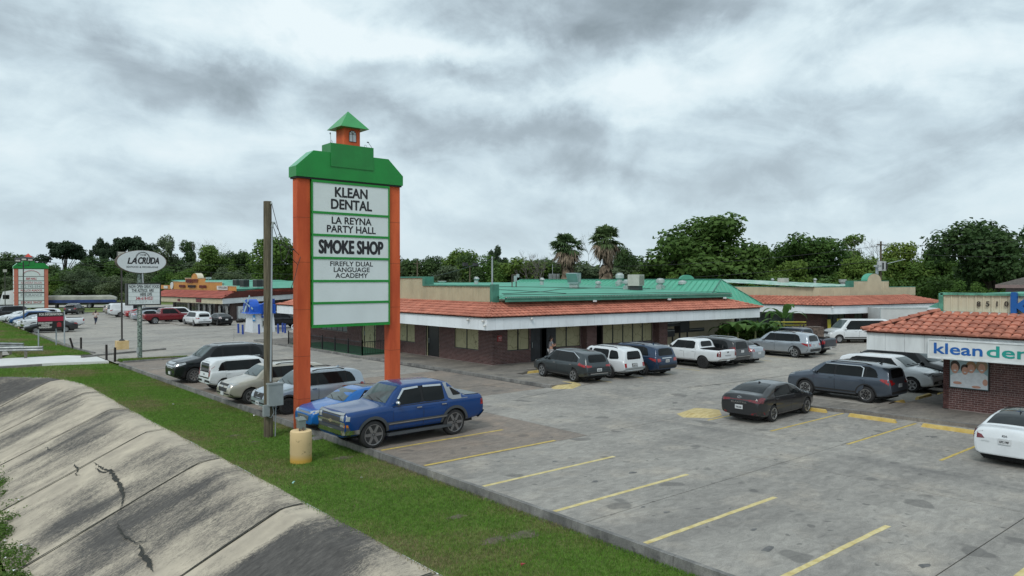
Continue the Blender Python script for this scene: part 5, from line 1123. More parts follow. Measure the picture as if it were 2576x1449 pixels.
def lot_lamp(x, y, base, h, label, base_h=.66, bs=.42, heads=1, r=.07):
 L = thing('parking_lamp', label, 'lamp post', (x, y, 0))
 MB().box(-bs, -bs, -.1, bs, bs, base_h).build('concrete_base', YC, L)
 MB().cyl(0, 0, base_h, h, r, 10, r2=r * .8).build('pole', mat('dark_bronze_pole', (.045, .04, .038), .5), L); MB().lathe([(r * 3.2, base_h), (r * 3.2, base_h + .03), (r * 1.6, base_h + .14)]).build('base_plate', DKM, L)
 if heads == 1:
  hd = MB().box(-.30, -.12, h - .1, .30, .10, h + .42).build('lamp_head', mat('lamp_bronze', (.07, .065, .06), .5), L);
  for i in range(3): MB().box(-.27, -.14, h - .06 + i * .155, .27, -.118, h + .07 + i * .155).build('lens', mat('lamp_lens', (.5, .5, .45), .3), hd)
 else:
  arm = MB().tube([(-.55, 0, h), (-.5, 0, h - .35), (0, 0, h - .45), (.5, 0, h - .35), (.6, 0, h + .1)], .045, 6).build('bracket', DKM, L)
  for dx, dz in ((-.55, .1), (.02, .25), (.62, .2)):
   hd = MB().hexa([(dx - .28, -.3, h + dz - .1), (dx + .28, -.3, h + dz - .1), (dx + .28, .1, h + dz + .1), (dx - .28, .1, h + dz + .1), (dx - .28, -.38, h + dz + .25), (dx + .28, -.38, h + dz + .25), (dx + .28, .0, h + dz + .4), (dx - .28, .0, h + dz + .4)]).build('lamp_head', DKM, L)
   MB().box(dx - .22, -.36, h + dz - .02, dx + .22, -.345, h + dz + .2).build('lens', mat('lamp_lens', (.5, .5, .45), .3), hd)
 return L
lot_lamp(13.84, 64.9, .64, 7.35, 'dark lamp pole on square yellow concrete base behind the oval restaurant sign')
lx, ly = gp(60, 826); lot_lamp(lx, ly, .9, 7.5, 'dark lamp pole with three floodlights on yellow base in front of the salmon pylon sign', .9, .48, 3)
lx, ly, _ = wp(13, 780, 128); lot_lamp(lx, ly, .3, 6.9, 'thin lamp pole at the left edge of the photo before the white truck cab', .3, .3, 1)
IB = thing('information_board', 'black and red for information board on three grey posts in the grass', 'sign', (9.05, 72.4, 0))
GPOST = mat('galvanised_post', (.38, .42, .45), .5, metal=.3, var=.1)
for dx, dy, h in ((.1, .0, 1.6), (1.42, .35, 2.95), (1.95, -.12, 2.85)): MB().cyl(dx, dy, -.1, h, .055, 10).build('post', GPOST, IB)
bd = MB().box(0, -.16, 1.40, 1.90, -.10, 2.80).build('board', mat('black_board', (.012, .011, .012), .6), IB)
MB().box(.02, -.17, 2.05, 1.88, -.162, 2.42).build('red_band', mat('red_band', (.38, .01, .045), .5), bd)
WP_ = mat('cream_print', (.62, .60, .57), .5)
text_on('lettering', 'FOR INFORMATION', WP_, bd, (.97, -.162, 2.62), (1, 0, 0), (0, 0, 1), height=.19, width=1.66, bold=.03)
text_on('lettering', 'DEVELOPMENT\nLEASING\nMANAGMENT', WP_, bd, (.58, -.162, 1.72), (1, 0, 0), (0, 0, 1), height=.5, width=1.0, bold=.03)
MB().box(1.4, -.168, 1.55, 1.72, -.162, 1.85).prism([(1.4, -.168, 1.85), (1.72, -.168, 1.85), (1.56, -.168, 1.98)], (0, .006, 0)).build('red_house_emblem', mat('emblem_red', (.3, .02, .03), .5), bd)
WOOD = mat('weathered_pole_wood', (.088, .070, .045), .9, var=.28, vscale=3, stretch=(3, 3, .35), bump=.4, bscale=12, col2=(.165, .14, .095)); CABL = MATS['black_cable']
UP = thing('utility_pole', 'weathered wooden utility pole with grey conduit and meter box left of the pylon sign', 'pole', (10.39, 26.2, -.2))
pz1 = 8.38 + .2; MB().lathe([(.165, 0), (.155, 2), (.15, 5), (.142, pz1), (.13, pz1 + .01)], .0, 0, 14).build('pole', WOOD, UP)
MB().tube([(.02, -.175, 2.05), (.06, -.168, 4.5), (.10, -.165, 7.7)], .034, 8).build('conduit', mat('grey_conduit', (.36, .39, .42), .45, metal=.3), UP)
MB().tube([(.10, -.18, 7.65), (.12, -.19, 7.82), (.2, -.16, 7.80)], .045, 8).build('weather_head', GALV, UP)
MB().box(-.12, -.36, 1.18, .42, -.16, 1.98).box(-.14, -.38, 1.94, .44, -.14, 2.0).build('meter_box', mat('grey_enclosure', (.30, .33, .34), .5, metal=.2), UP)
MB().box(-.28, -.30, .82, -.06, -.15, 1.22).build('switch_box', MATS['grey_enclosure'], UP)
MB().tube([(.06, -.22, 1.2), (.12, -.22, .9), (.02, -.2, .74), (-.1, -.2, .8)], .018, 6).tube([(.21, -.17, 1.18), (.19, -.16, .0)], .022, 6).build('conduit', MATS['grey_conduit'], UP)
MB().ell((.08, -.16, 8.5), (.04, .04, .05)).build('insulator', GALV, UP)
wr = MB()
for pts in ([(.2, -.16, 7.8), (.45, -.2, 7.3), (.62, -.2, 6.9), (.9, -.1, 6.5), (1.15, 0, 6.3), (1.3, .1, 6.6)], [(.08, -.2, 8.48), (.15, -.2, 8.2), (.5, -.15, 7.0), (.8, -.1, 6.9)], [(.2, -.1, 7.1), (.7, -.1, 6.95), (1.0, 0, 6.85), (1.28, .2, 6.68)], [(.1, -.2, 7.75), (.35, -.25, 7.0), (.45, -.2, 6.4), (.6, -.2, 6.5), (.8, -.1, 6.9)], [(1.15, 0, 6.3), (1.05, 0, 5.9), (.9, -.1, 5.6), (.85, -.1, 5.45)]):
 P = [Vector(p) for p in pts]; fine = []
 for i in range(len(P) - 1):
  for k in range(3): fine.append(P[i].lerp(P[i + 1], k / 3))
 wr.tube(fine + [P[-1]], .012, 4)
wr.ell((.95, 0, 6.87), (.07, .04, .04)).ell((.85, -.1, 5.42), (.05, .04, .04)); wr.build('service_wire', CABL, UP)
px_, py_ = 9.75, 21.95
PR = thing('floodlight_pier', 'round yellow concrete pier with a small grey floodlight on top in the grass', 'light pier', (px_, py_, -.22))
PR_M, nt, b_ = new_mat('pier_yellow'); N, L = nt.nodes, nt.links
g = N.new('ShaderNodeTexCoord'); no = N.new('ShaderNodeTexNoise'); no.inputs['Scale'].default_value = 6; no.inputs['Detail'].default_value = 9; L.new(g.outputs['Object'], no.inputs['Vector'])
r_ = N.new('ShaderNodeValToRGB'); L.new(no.outputs[0], r_.inputs[0]); r_.color_ramp.elements[0].position = .30; r_.color_ramp.elements[0].color = (.28, .20, .10, 1); r_.color_ramp.elements[1].position = .38; r_.color_ramp.elements[1].color = (.68, .50, .27, 1)
sp = N.new('ShaderNodeSeparateXYZ'); L.new(g.outputs['Object'], sp.inputs[0]); mr = N.new('ShaderNodeMapRange'); L.new(sp.outputs[2], mr.inputs[0]); mr.inputs[1].default_value = .32; mr.inputs[2].default_value = .12
mx = N.new('ShaderNodeMixRGB'); L.new(mr.outputs[0], mx.inputs[0]); L.new(r_.outputs[0], mx.inputs[1]); mx.inputs[2].default_value = (.58, .34, .06, 1); L.new(mx.outputs[0], b_.inputs['Base Color']); b_.inputs['Roughness'].default_value = .8
auto_smooth(MB().lathe([(.335, 0), (.333, .3), (.338, .31), (.334, .62), (.338, .63), (.333, .96), (.325, 1.01), (.30, 1.03)], 0, 0, 28).build('concrete_pier', PR_M, PR))
MB().hexa([(-.10, -.10, 1.10), (.12, -.10, 1.04), (.12, .10, 1.04), (-.10, .10, 1.10), (-.12, -.11, 1.36), (.12, -.11, 1.36), (.12, .11, 1.40), (-.12, .11, 1.40)]).build('floodlight', mat('grey_cast_metal', (.20, .235, .23), .5, metal=.3), PR)
MB().hexa([(-.14, -.13, 1.36), (.14, -.13, 1.36), (.14, .13, 1.41), (-.14, .13, 1.41), (-.12, -.11, 1.39), (.12, -.11, 1.39), (.12, .11, 1.44), (-.12, .11, 1.44)]).build('floodlight_hood', MATS['grey_cast_metal'], PR)
MB().cyl(-.1, -.12, 1.03, 1.12, .02).cyl(.02, -.14, 1.03, 1.14, .025).build('bracket', RUST, PR)
tag(MB().hexa([(-.35, -.2, 0), (.4, -.15, 0), (.35, .2, 0), (-.3, .15, 0), (-.3, -.15, .06), (.36, -.12, .04), (.3, .15, .05), (-.25, .1, .08)]).build('concrete_slab', KERB, None, loc=(*gp(806, 1101, -.15), -.17)), 'broken flat concrete slab in the grass between the yellow pier and the kerb', 'rubble')
DW = mat('black_stained_timber', (.022, .018, .017), .8, var=.4, vscale=8)
for (px, b0, t0, lean), lb in zip([(268, 907, 867, .0), (289, 912, 874, .02), (185, 878, 849, -.25), (204, 882, 849, 0)], ['black timber stake left of the post of the oval sign, further one', 'black timber stake nearest the oval sign post, in the grass corner', 'leaning dark timber stake beyond the white driveway', 'upright dark timber stake beside the leaning one']):
 x, y = gp(px, b0, -.05); h = zat(x, y, t0) + .1
 o = MB().cyl(0, 0, 0, h, .075, 10).build('timber_stake', DW, None, loc=(x, y, -.1), rot=(0, lean, 0)); tag(o, lb, 'bollard', 'black timber stakes by the driveway')
STEEL = mat('weathered_galvanised', (.25, .27, .27), .45, metal=.5, var=.3, vscale=2)
def guard_rail(p0, p1, label, posts, z=.0):
 G = thing('guard_rail', label, 'guard rail', (p0[0], p0[1], z)); d = Vector((p1[0] - p0[0], p1[1] - p0[1])); L_ = d.length; d.normalize(); n = Vector((d.y, -d.x))
 prof = [(0, .48), (.05, .51), (.08, .56), (.05, .61), (0, .64), (0, .66), (.05, .69), (.08, .74), (.05, .79), (0, .82)]; v = []
 for s_ in (0, L_):
  for o, zz in prof: q = d * s_ + n * o; v.append((q.x, q.y, zz))
 for s_ in (0, L_):
  for o, zz in prof: q = d * s_ + n * (o - .012); v.append((q.x, q.y, zz))
 k = len(prof); MB().add(v, [(i, k + i, k + i + 1, i + 1) for i in range(k - 1)] + [(2 * k + i + 1, 3 * k + i + 1, 3 * k + i, 2 * k + i) for i in range(k - 1)] + [(k + i, 3 * k + i, 3 * k + i + 1, k + i + 1) for i in range(k - 1)]).build('rail', STEEL, G, smooth=False)
 e = d * (L_ - .5); MB().box(-.02, -.02, .46, .02, .02, .84).build('end_plate', STEEL, G, loc=(d.x * L_, d.y * L_, 0))
 for s_ in posts:
  q = d * s_ - n * .1; MB().box(q.x - .09, q.y - .09, -.4, q.x + .09, q.y + .09, .84).build('post', mat('grey_timber_post', (.16, .15, .12), .9, var=.3, vscale=5), G)
g0, g1 = gp(-120, 906, -.05), gp(108, 893 + 8, -.05)
guard_rail((g0[0], g0[1]), (g1[0], g1[1]), 'weathered steel guard rail along the near edge of the white driveway', [(Vector(g1) - Vector(g0)).length * f for f in (.2, .52, .8)])
g0, g1 = gp(-120, 888, -.05), gp(60, 892, -.05)
guard_rail((g0[0] , g0[1] ), (g1[0], g1[1]), 'weathered steel guard rail on the far side of the white driveway', [(Vector(g1) - Vector(g0)).length * f for f in (.3, .8)])
K = thing('water_kiosk', 'blue and white windmill shaped water and ice vending kiosk behind the wooden pole', 'kiosk', (28.45, 75.9, 0))
KW = mat('kiosk_white', (.62, .65, .68), .4, var=.05); KBL = mat('kiosk_blue', (.012, .10, .52), .4, var=.08); KD = mat('kiosk_dark_blue', (.02, .05, .25), .4)
MB().hexa([(0, 0, 0), (2.45, 0, 0), (2.45, 2.2, 0), (0, 2.2, 0), (.16, .12, 1.98), (2.32, .12, 1.98), (2.32, 2.1, 1.98), (.16, 2.1, 1.98)]).build('body', KW, K)
MB().hexa([(-.35, -.2, 1.98), (2.45, -.2, 1.98), (2.45, 2.3, 1.98), (-.35, 2.3, 1.98), (-.2, -.1, 2.1), (2.4, -.1, 2.1), (2.4, 2.2, 2.1), (-.2, 2.2, 2.1)]).build('canopy_skirt', KBL, K)
bar = [(-.22, 1.0 + 1.05 * math.cos(a), 2.1 + 1.0 * max(0, math.sin(a)) + .38 * 1) if 0 < i < 12 else (-.22, 1.0 + 1.05 * math.cos(a), 2.0) for i, a in enumerate([math.pi * i / 12 for i in range(13)])]
MB().prism(bar, (.95, 0, 0)).build('barrel_roof', KBL, K); MB().box(.72, -.15, 2.0, 2.42, 2.2, 2.95).build('canopy', KBL, K)
sg = MB().box(.95, -.30, 2.12, 2.05, -.16, 2.95).build('sign_panel', mat('kiosk_sign_blue', (.02, .07, .33), .4), K)
MB().prism([(.9, -.32, 2.95), (2.1, -.32, 2.95), (1.5, -.32, 3.35)], (0, .3, 0)).build('gable', KBL, K)
text_on('lettering', 'PURE\nWATER', mat('pure_white_print', (.75, .77, .8), .4), sg, (1.5, -.302, 2.62), (1, 0, 0), (0, 0, 1), height=.42, width=.86, bold=.03)
lab = MB().box(.98, -.06, 1.55, 1.75, .09, 1.95).build('sign_panel', MATS['kiosk_sign_blue'], K); text_on('lettering', 'Water', MATS['pure_white_print'], lab, (1.36, -.062, 1.8), (1, 0, 0), (0, 0, 1), height=.17, width=.6, bold=.02)
MB().box(1.0, -.03, .6, 1.6, .06, 1.5).build('dispenser', GALV, K); MB().box(1.08, -.05, .7, 1.52, -.028, 1.2).build('dispenser_bay', DKM, K)
il = MB().box(.02, -.02, 1.2, .30, .03, 1.85).build('ice_panel', mat('ice_blue', (.05, .28, .6), .4), K); text_on('lettering', 'Ice', MATS['pure_white_print'], il, (.16, -.022, 1.5), (1, 0, 0), (0, 0, 1), height=.3, width=.2, bold=.03)
MB().box(1.9, .5, 3.0, 2.6, 1.4, 3.5).build('roof_unit', KD, K)
ww = MB().box(-.30, .45, 2.25, -.20, 1.5, 3.15).build('side_window', KD, K)
wb = thing('windmill', 'x', 'x'); del wb['label']; del wb['category']; wb.parent = K; wb.location = (-.38, .5, 3.0)
for i in range(4):
 a = rad(28 + 90 * i); d = Vector((-.28, math.cos(a) * .95 - .1, math.sin(a)));
 q0 = Vector((0, 0, 0)); dd = Vector((-.35 * math.cos(a), math.cos(a) * .7, math.sin(a))).normalized(); sd = dd.cross(Vector((1, .5, 0)).normalized()).normalized() * .09
 b0_, b1_ = dd * .25, dd * .95; nv = Vector((-.02, -.01, 0))
 MB().prism([b0_ - sd, b1_ - sd, b1_ + sd, b0_ + sd], nv).tube([q0, b1_], .03, 4).build('sail', mat('pale_sail', (.30, .42, .46), .5), wb)
BB = mat('bollard_blue', (.02, .06, .30), .5)
for px, pyb, lb in ((600, 838, 'blue bollard leftmost of the kiosk bollards'), (611, 841, 'blue bollard second from the left at the kiosk'), (624, 834, 'blue bollard set back at the left corner of the kiosk'), (652, 840, 'blue bollard in front of the kiosk ice panel'), (700, 839, 'blue bollard at the right corner of the kiosk, just right of the wooden pole'), (711.5, 836, 'blue bollard, left one of the pair right of the kiosk'), (717.5, 838, 'blue bollard rightmost by the orange pylon post')):
 x, y = gp(px, pyb); tag(MB().cyl(0, 0, 0, .98, .10, 12).build('bollard', BB, None, loc=(x, y, 0), rot=(0, rad(-1.5), 0)), lb, 'bollard', 'blue bollards round the water kiosk')
def iron_fence(pts, label, h=1.0, gap=.14, z=.13):
 I = thing('iron_fence', label, 'fence', (pts[0][0], pts[0][1], z)); o = Vector((pts[0][0], pts[0][1])); m = mat('black_iron', (.01, .01, .012), .45)
 for a, b_ in zip(pts[:-1], pts[1:]):
  a, b_ = Vector(a) - o, Vector(b_) - o; L_ = (b_ - a).length; d = (b_ - a) / L_; n = max(1, int(L_ / gap))
  for zz in (.10, h - .04): MB().tube([(a.x, a.y, zz), (b_.x, b_.y, zz)], .022, 4).build('rail', m, I)
  for i in range(1, n): q = a + d * (L_ * i / n); MB().box(q.x - .012, q.y - .012, .1, q.x + .012, q.y + .012, h - .04).build('picket', m, I)
  np_ = max(1, round(L_ / 2.2))
  for i in range(np_ + 1): q = a + d * (L_ * i / np_); MB().box(q.x - .035, q.y - .035, -.1, q.x + .035, q.y + .035, h + .12).build('post', m, I)
iron_fence([(25.35, 59.5), (25.45, 46.9), (28.6, 47.3)], 'black iron railing enclosing the green mat patio of the central building')
tag(MB().box(25.4, 47.0, .13, 28.8, 59.4, .145).build('turf_mat', mat('green_carpet', (.008, .075, .03), .9, var=.2, vscale=3)), 'dark green outdoor carpet laid on the fenced patio', 'mat')
iron_fence([(54.8, 36.4), (60.5, 38.5)], 'black picket fence in front of the banana plants', h=1.5, z=0)
def far_pole(px, base_y, top_y, d, r, label, kind='wood'):
 x, y, zb = wp(px, base_y, d); zt = wp(px, top_y, d)[2]; zb = max(0, zb);
 P = thing('utility_pole' if kind != 'lamp' else 'street_lamp', label, 'pole', (x, y, 0)); MB().cyl(0, 0, 0, zt, r, 8, r2=r * .7).build('pole', WOOD if kind == 'wood' else GPOST, P); return P, zt
P, zt = far_pole(2215, 760, 607, 92, .17, 'wooden power pole with two transformer drums above the right hand shop')
for dx in (-.5, .55):
 t = MB().cyl(dx, -.1, zt - 3.7, zt - 2.5, .33, 12).build('transformer', mat('transformer_grey', (.45, .47, .48), .5), P); MB().box(dx - .05, -.5, zt - 3.5, dx + .25, -.42, zt - 2.7).build('bracket', DKM, t)
MB().box(-1.1, -.08, zt - .5, 1.1, .05, zt - .38).build('crossarm', WOOD, P); MB().tube([(0, 0, zt - 3.0), (2.6, -1.6, zt - 2.3)], .05, 5).ell((2.7, -1.7, zt - 2.3), (.3, .15, .08)).build('lamp_arm', GPOST, P)
P, zt = far_pole(1050, 740, 655, 105, .13, 'thin wooden power pole just right of the big pylon sign'); MB().box(-.6, -.05, zt - .5, .6, .05, zt - .4).build('crossarm', WOOD, P)
P, zt = far_pole(1182, 740, 668, 92, .10, 'twin floodlight pole behind the flat green roof'); MB().box(-.9, -.1, zt - .1, .9, .1, zt).build('crossarm', DKM, P)
for dx in (-.8, .8): MB().box(dx - .3, -.3, zt - .05, dx + .3, .1, zt + .35).build('lamp_head', DKM, P)
P, zt = far_pole(360, 745, 655, 150, .12, 'leaning metal street lamp behind the flatbed truck', 'lamp'); P.rotation_euler = (0, rad(-3), 0); MB().box(-.5, -.1, zt, .4, .1, zt + .08).build('lamp_head', GALV, P)
P.location = (*gp(365, 790), 0)
P, zt = far_pole(525, 740, 702, 118, .10, 'thin lamp pole behind the orange market front', 'lamp'); MB().box(-.4, -.1, zt, .4, .1, zt + .3).build('lamp_head', GALV, P)
rx, ry = 28.95, 36.45
P = thing('camera_mast', 'grey mast with a white security camera at the parapet corner of the central roof', 'mast', (rx, ry, 4.6)); MB().cyl(0, 0, 0, zat(rx, ry, 645) - 4.6, .05, 8).build('mast', GPOST, P)
MB().cyl(.0, -.1, .35, .45, .05).box(.02, -.12, .42, .42, .02, .56).build('security_camera', mat('camera_white', (.62, .62, .6), .4), P)
tp, tq = wp(2205, 668, 86), wp(2215, 668, 86)
P = thing('floodlight_mast', 'pair of grey poles with floodlights behind the curved parapet', 'pole', (tp[0], tp[1], 0))
for dx in (0, .35): MB().cyl(dx - 1.2, -.5, 3, 7.0, .09, 8).build('pole', GPOST, P); MB().box(dx * 2 - 1.65, -.8, 7.0, dx * 2 - 1.2, -.4, 7.2).build('lamp_head', GALV, P)
WIRE = mat('power_wire', (.03, .03, .032), .6)
def wire(a, b_, sag, label, r=.02):
 a, b_ = Vector(a), Vector(b_); pts = [a.lerp(b_, i / 24) - Vector((0, 0, sag * 4 * (i / 24) * (1 - i / 24))) for i in range(25)]
 tag(MB().tube([p - a for p in pts], r, 4).build('power_line', WIRE, None, loc=a), label, 'cable', 'power lines strung across the tree line')
wire(wp(-60, 652, 150), wp(745, 664, 120), .6, 'highest power line running from the left edge behind the oval sign', .022)
wire(wp(-60, 640, 150), wp(745, 690, 120), .8, 'second power line crossing the trees behind the salmon pylon')
wire(wp(-60, 696, 150), wp(745, 706, 120), .6, 'low power line in front of the left wood');
wire(wp(1005, 708, 100), wp(2215, 655, 92), 1.2, 'power line sagging from the pylon sign across to the transformer pole')
wire(wp(2215, 615, 92), wp(2700, 590, 80), .5, 'upper power line from the transformer pole to the right edge'); wire(wp(2215, 630, 92), wp(2700, 640, 80), .5, 'lower power line from the transformer pole to the right edge')
wire(wp(1005, 700, 100), wp(1247, 648, 45), .5, 'black service cable from the pylon sign to the roof mast', .018); wire(wp(1300, 668, 100), wp(2215, 618, 92), 1.0, 'high thin power line passing in front of the palms and big tree')

# ------------------------------------------------------------------ vehicles
TYRE = mat('tyre_rubber', (.018, .018, .019), .85, var=.2, vscale=6); RIM = mat('alloy_silver', (.42, .43, .44), .3, metal=.8, var=.1); RIMD = mat('alloy_black', (.02, .02, .022), .35); RIMB = mat('rim_recess', (.025, .025, .027), .6)
TRIM = mat('black_plastic_trim', (.022, .022, .024), .6, var=.2); CHR = mat('chrome', (.62, .63, .64), .15, metal=1.0, var=.05); UND = mat('underbody', (.01, .01, .01), .9)
CGL = glass_mat('tinted_car_glass', (.008, .010, .011), .04); WSG = glass_mat('windscreen_glass', (.10, .13, .135), .04)  # windscreen base colour is paler, standing in for the sky it reflects
HLG = mat('headlamp', (.38, .40, .41), .12, metal=.3, var=.3, vscale=9, spec=.8, coat=.8); TLR = mat('tail_lamp_red', (.30, .008, .010), .2, coat=.8, var=.3, vscale=9); AMB = mat('amber_lamp', (.55, .18, .02), .25, coat=.5); PLT = mat('licence_plate', (.55, .57, .58), .5); GBK = mat('gloss_black_pillar', (.008, .008, .009), .25, spec=.3); SEAM = mat('panel_gap', (.006, .006, .007), .8)
PLAS = {}
def lerp_prof(pr, s):
 for (a, za), (b_, zb) in zip(pr[:-1], pr[1:]):
  if s <= b_: return za + (zb - za) * (0 if b_ == a else (s - a) / (b_ - a))
 return pr[-1][1]
def body_mesh(c):
 L, W = c['L'], c['W']; st = {0.0, .05, .14, .28, L - .28, L - .14, L - .05, L}
 st |= {s for s, _ in c['top']}; st |= {s for s, _ in c['belt']}
 s = .5
 while s < L - .4: st.add(round(s, 3)); s += .3
 st = sorted(st); out = []
 for a in st:
  if not out or a - out[-1] > .035: out.append(a)
 out[-1] = L; st = out; rings = []; zb0 = c['zb']
 fr, rr_, kf, kr = c.get('fr', .85), c.get('rr', .6), c.get('kf', .16), c.get('kr', .10)
 for s in st:
  T = lerp_prof(c['top'], s); Bz = min(lerp_prof(c['belt'], s), T - .05)
  w = W / 2
  if s < fr: w *= 1 - kf * (1 - s / fr) ** 2.0
  if L - s < rr_: w *= 1 - kr * (1 - (L - s) / rr_) ** 2.0
  zb = zb0 + max(0, c.get('frise', .08) * (1 - s / .5)) + max(0, c.get('rise', .12) * (1 - (L - s) / .5))
  cab = max(0, T - Bz - .06); tb = c.get('tumble', .28)
  wr = w * .94 - cab * tb - .05; wm = w
  y = [0, w * .80, w * .935, w * .975, w, w * .985, w * .945, (w * .955 + wr) / 2 + .012, wr + .012, wr - .05, wr * .55, 0]
  h = Bz - zb; z = [zb, zb, zb + .05, zb + .30 * h, zb + .66 * h, Bz - .05, Bz, (Bz + T - .06) / 2 + .01, T - .055, T - .012, T + c.get('crown', .012), T + c.get('crown', .012) * 1.6]
  if cab < .02: z[7] = Bz + (T - Bz) * .4; z[8] = Bz + (T - Bz) * .8; z[9] = T - .005; y[7] = w * .93; y[8] = w * .89; y[9] = w * .82; y[10] = w * .45
  rings.append([(L / 2 - s, yy, zz) for yy, zz in zip(y, z)])
 k = 12; mb = MB(); n = len(rings); V = []
 for r_ in rings:
  V += r_; V += [(x, -y, z) for x, y, z in r_[1:-1]]
 per = 12 + 10
 def idx(i, j, side): return i * per + (j if side > 0 or j in (0, 11) else 12 + j - 1)
 F = []
 for i in range(n - 1):
  for j in range(11):
   F.append((idx(i, j, 1), idx(i + 1, j, 1), idx(i + 1, j + 1, 1), idx(i, j + 1, 1))[::-1]); F.append((idx(i, j, -1), idx(i, j + 1, -1), idx(i + 1, j + 1, -1), idx(i + 1, j, -1))[::-1])
 for i, fl in ((0, 1), (n - 1, -1)):
  for j in range(1, 10):
   q = (idx(i, j, 1), idx(i, j + 1, 1), idx(i, j + 1, -1), idx(i, j, -1)); F.append(q if fl < 0 else q[::-1])
  q = (idx(i, 0, 1), idx(i, 1, 1), idx(i, 1, -1)); F.append(q if fl < 0 else q[::-1]); q = (idx(i, 10, 1), idx(i, 11, 1), idx(i, 10, -1)); F.append(q if fl < 0 else q[::-1])
 me = bpy.data.meshes.new('b'); me.from_pydata(V, [], F); bm = bmesh.new(); bm.from_mesh(me); bmesh.ops.recalc_face_normals(bm, faces=bm.faces)
 cl = bm.edges.layers.float.get('crease_edge') or bm.edges.layers.float.new('crease_edge'); bm.verts.ensure_lookup_table()
 def jof(v): q = v.index % per; return q if q < 12 else q - 11
 for e in bm.edges:
  a, b_ = e.verts; i0, i1 = a.index // per, b_.index // per; j0, j1 = jof(a), jof(b_)
  if i0 != i1 and j0 == j1: e[cl] = {6: .45, 8: .35, 1: .5, 2: .3, 5: .2}.get(j0, 0) if 'top' else 0
  elif i0 == i1 and i0 in (0, n - 1): e[cl] = c.get('capc', .4)
 bm.to_mesh(me); bm.free(); return me
def boolean_cut(me, cutters, mats, lvl):
 o = bpy.data.objects.new('t', me); COL.objects.link(o); [me.materials.append(m) for m in mats]
 s = o.modifiers.new('s', 'SUBSURF'); s.levels = s.render_levels = lvl
 dg = bpy.context.evaluated_depsgraph_get(); dg.update(); m1 = bpy.data.meshes.new_from_object(o.evaluated_get(dg))
 bm = bmesh.new(); bm.from_mesh(m1); bmesh.ops.recalc_face_normals(bm, faces=bm.faces); bm.to_mesh(m1); bvh = BVHTree.FromBMesh(bm); bm.free()
 bpy.data.objects.remove(o); o = bpy.data.objects.new('t', m1); COL.objects.link(o)
 cm = cutters.mesh('c', mats); bm = bmesh.new(); bm.from_mesh(cm); bmesh.ops.recalc_face_normals(bm, faces=bm.faces); bm.to_mesh(cm); bm.free()
 co = bpy.data.objects.new('c', cm); COL.objects.link(co)
 b_ = o.modifiers.new('b', 'BOOLEAN'); b_.operation = 'DIFFERENCE'; b_.object = co; b_.solver = 'EXACT'
 try: b_.material_mode = 'TRANSFER'
 except Exception: pass
 dg = bpy.context.evaluated_depsgraph_get(); dg.update(); m2 = bpy.data.meshes.new_from_object(o.evaluated_get(dg))
 bpy.data.objects.remove(o); bpy.data.objects.remove(co)
 if len(m2.polygons) < 200: m2 = m1
 return m2, bvh
def patch_mesh(name, polys, bvh, view, m, off=.006, step=.14, L=5.0):
 bm = bmesh.new(); mi = []
 for poly, o_ in polys:
  b2 = bmesh.new(); b2.faces.new([b2.verts.new((a, b_, 0)) for a, b_ in poly])
  for ax in (0, 1):
   lo = min(p[ax] for p in poly); hi = max(p[ax] for p in poly); t = lo + step
   while t < hi - .02:
    nrm = (1, 0, 0) if ax == 0 else (0, 1, 0); co = (t, 0, 0) if ax == 0 else (0, t, 0)
    bmesh.ops.bisect_plane(b2, geom=b2.verts[:] + b2.edges[:] + b2.faces[:], plane_co=co, plane_no=nrm); t += step
  vm = {}
  for v in b2.verts:
   a, b_ = v.co.x, v.co.y
   if view in ('L', 'R'): o, d = Vector((L / 2 - a, 3 if view == 'L' else -3, b_)), Vector((0, -1 if view == 'L' else 1, 0))
   elif view == 'F': o, d = Vector((L / 2 + 2, a, b_)), Vector((-1, 0, 0))
   elif view == 'B': o, d = Vector((-L / 2 - 2, a, b_)), Vector((1, 0, 0))
   else: o, d = Vector((L / 2 - a, b_, 4)), Vector((0, 0, -1))
   h = bvh.ray_cast(o, d);
   if h[0] is None:
    q = bvh.find_nearest(o + d * (2.2 if view != 'T' else 3)); p, nn = q[0], q[1]
   else: p, nn = h[0], h[1]
   if nn.dot(d) > 0: nn = -nn
   vm[v] = bm.verts.new(p + nn * (off + o_))
  for f in b2.faces:
   try: bm.faces.new([vm[v] for v in f.verts])
   except Exception: pass
  b2.free()
 bmesh.ops.recalc_face_normals(bm, faces=bm.faces)
 for f in bm.faces:
  d = {'L': Vector((0, 1, 0)), 'R': Vector((0, -1, 0)), 'F': Vector((1, 0, 0)), 'B': Vector((-1, 0, 0)), 'T': Vector((0, 0, 1))}[view]
  if f.normal.dot(d) < 0: f.normal_flip()
 me = bpy.data.meshes.new(name); bm.to_mesh(me); bm.free(); me.materials.append(m); me.polygons.foreach_set('use_smooth', [True] * len(me.polygons)); return me
WHEELS = {}
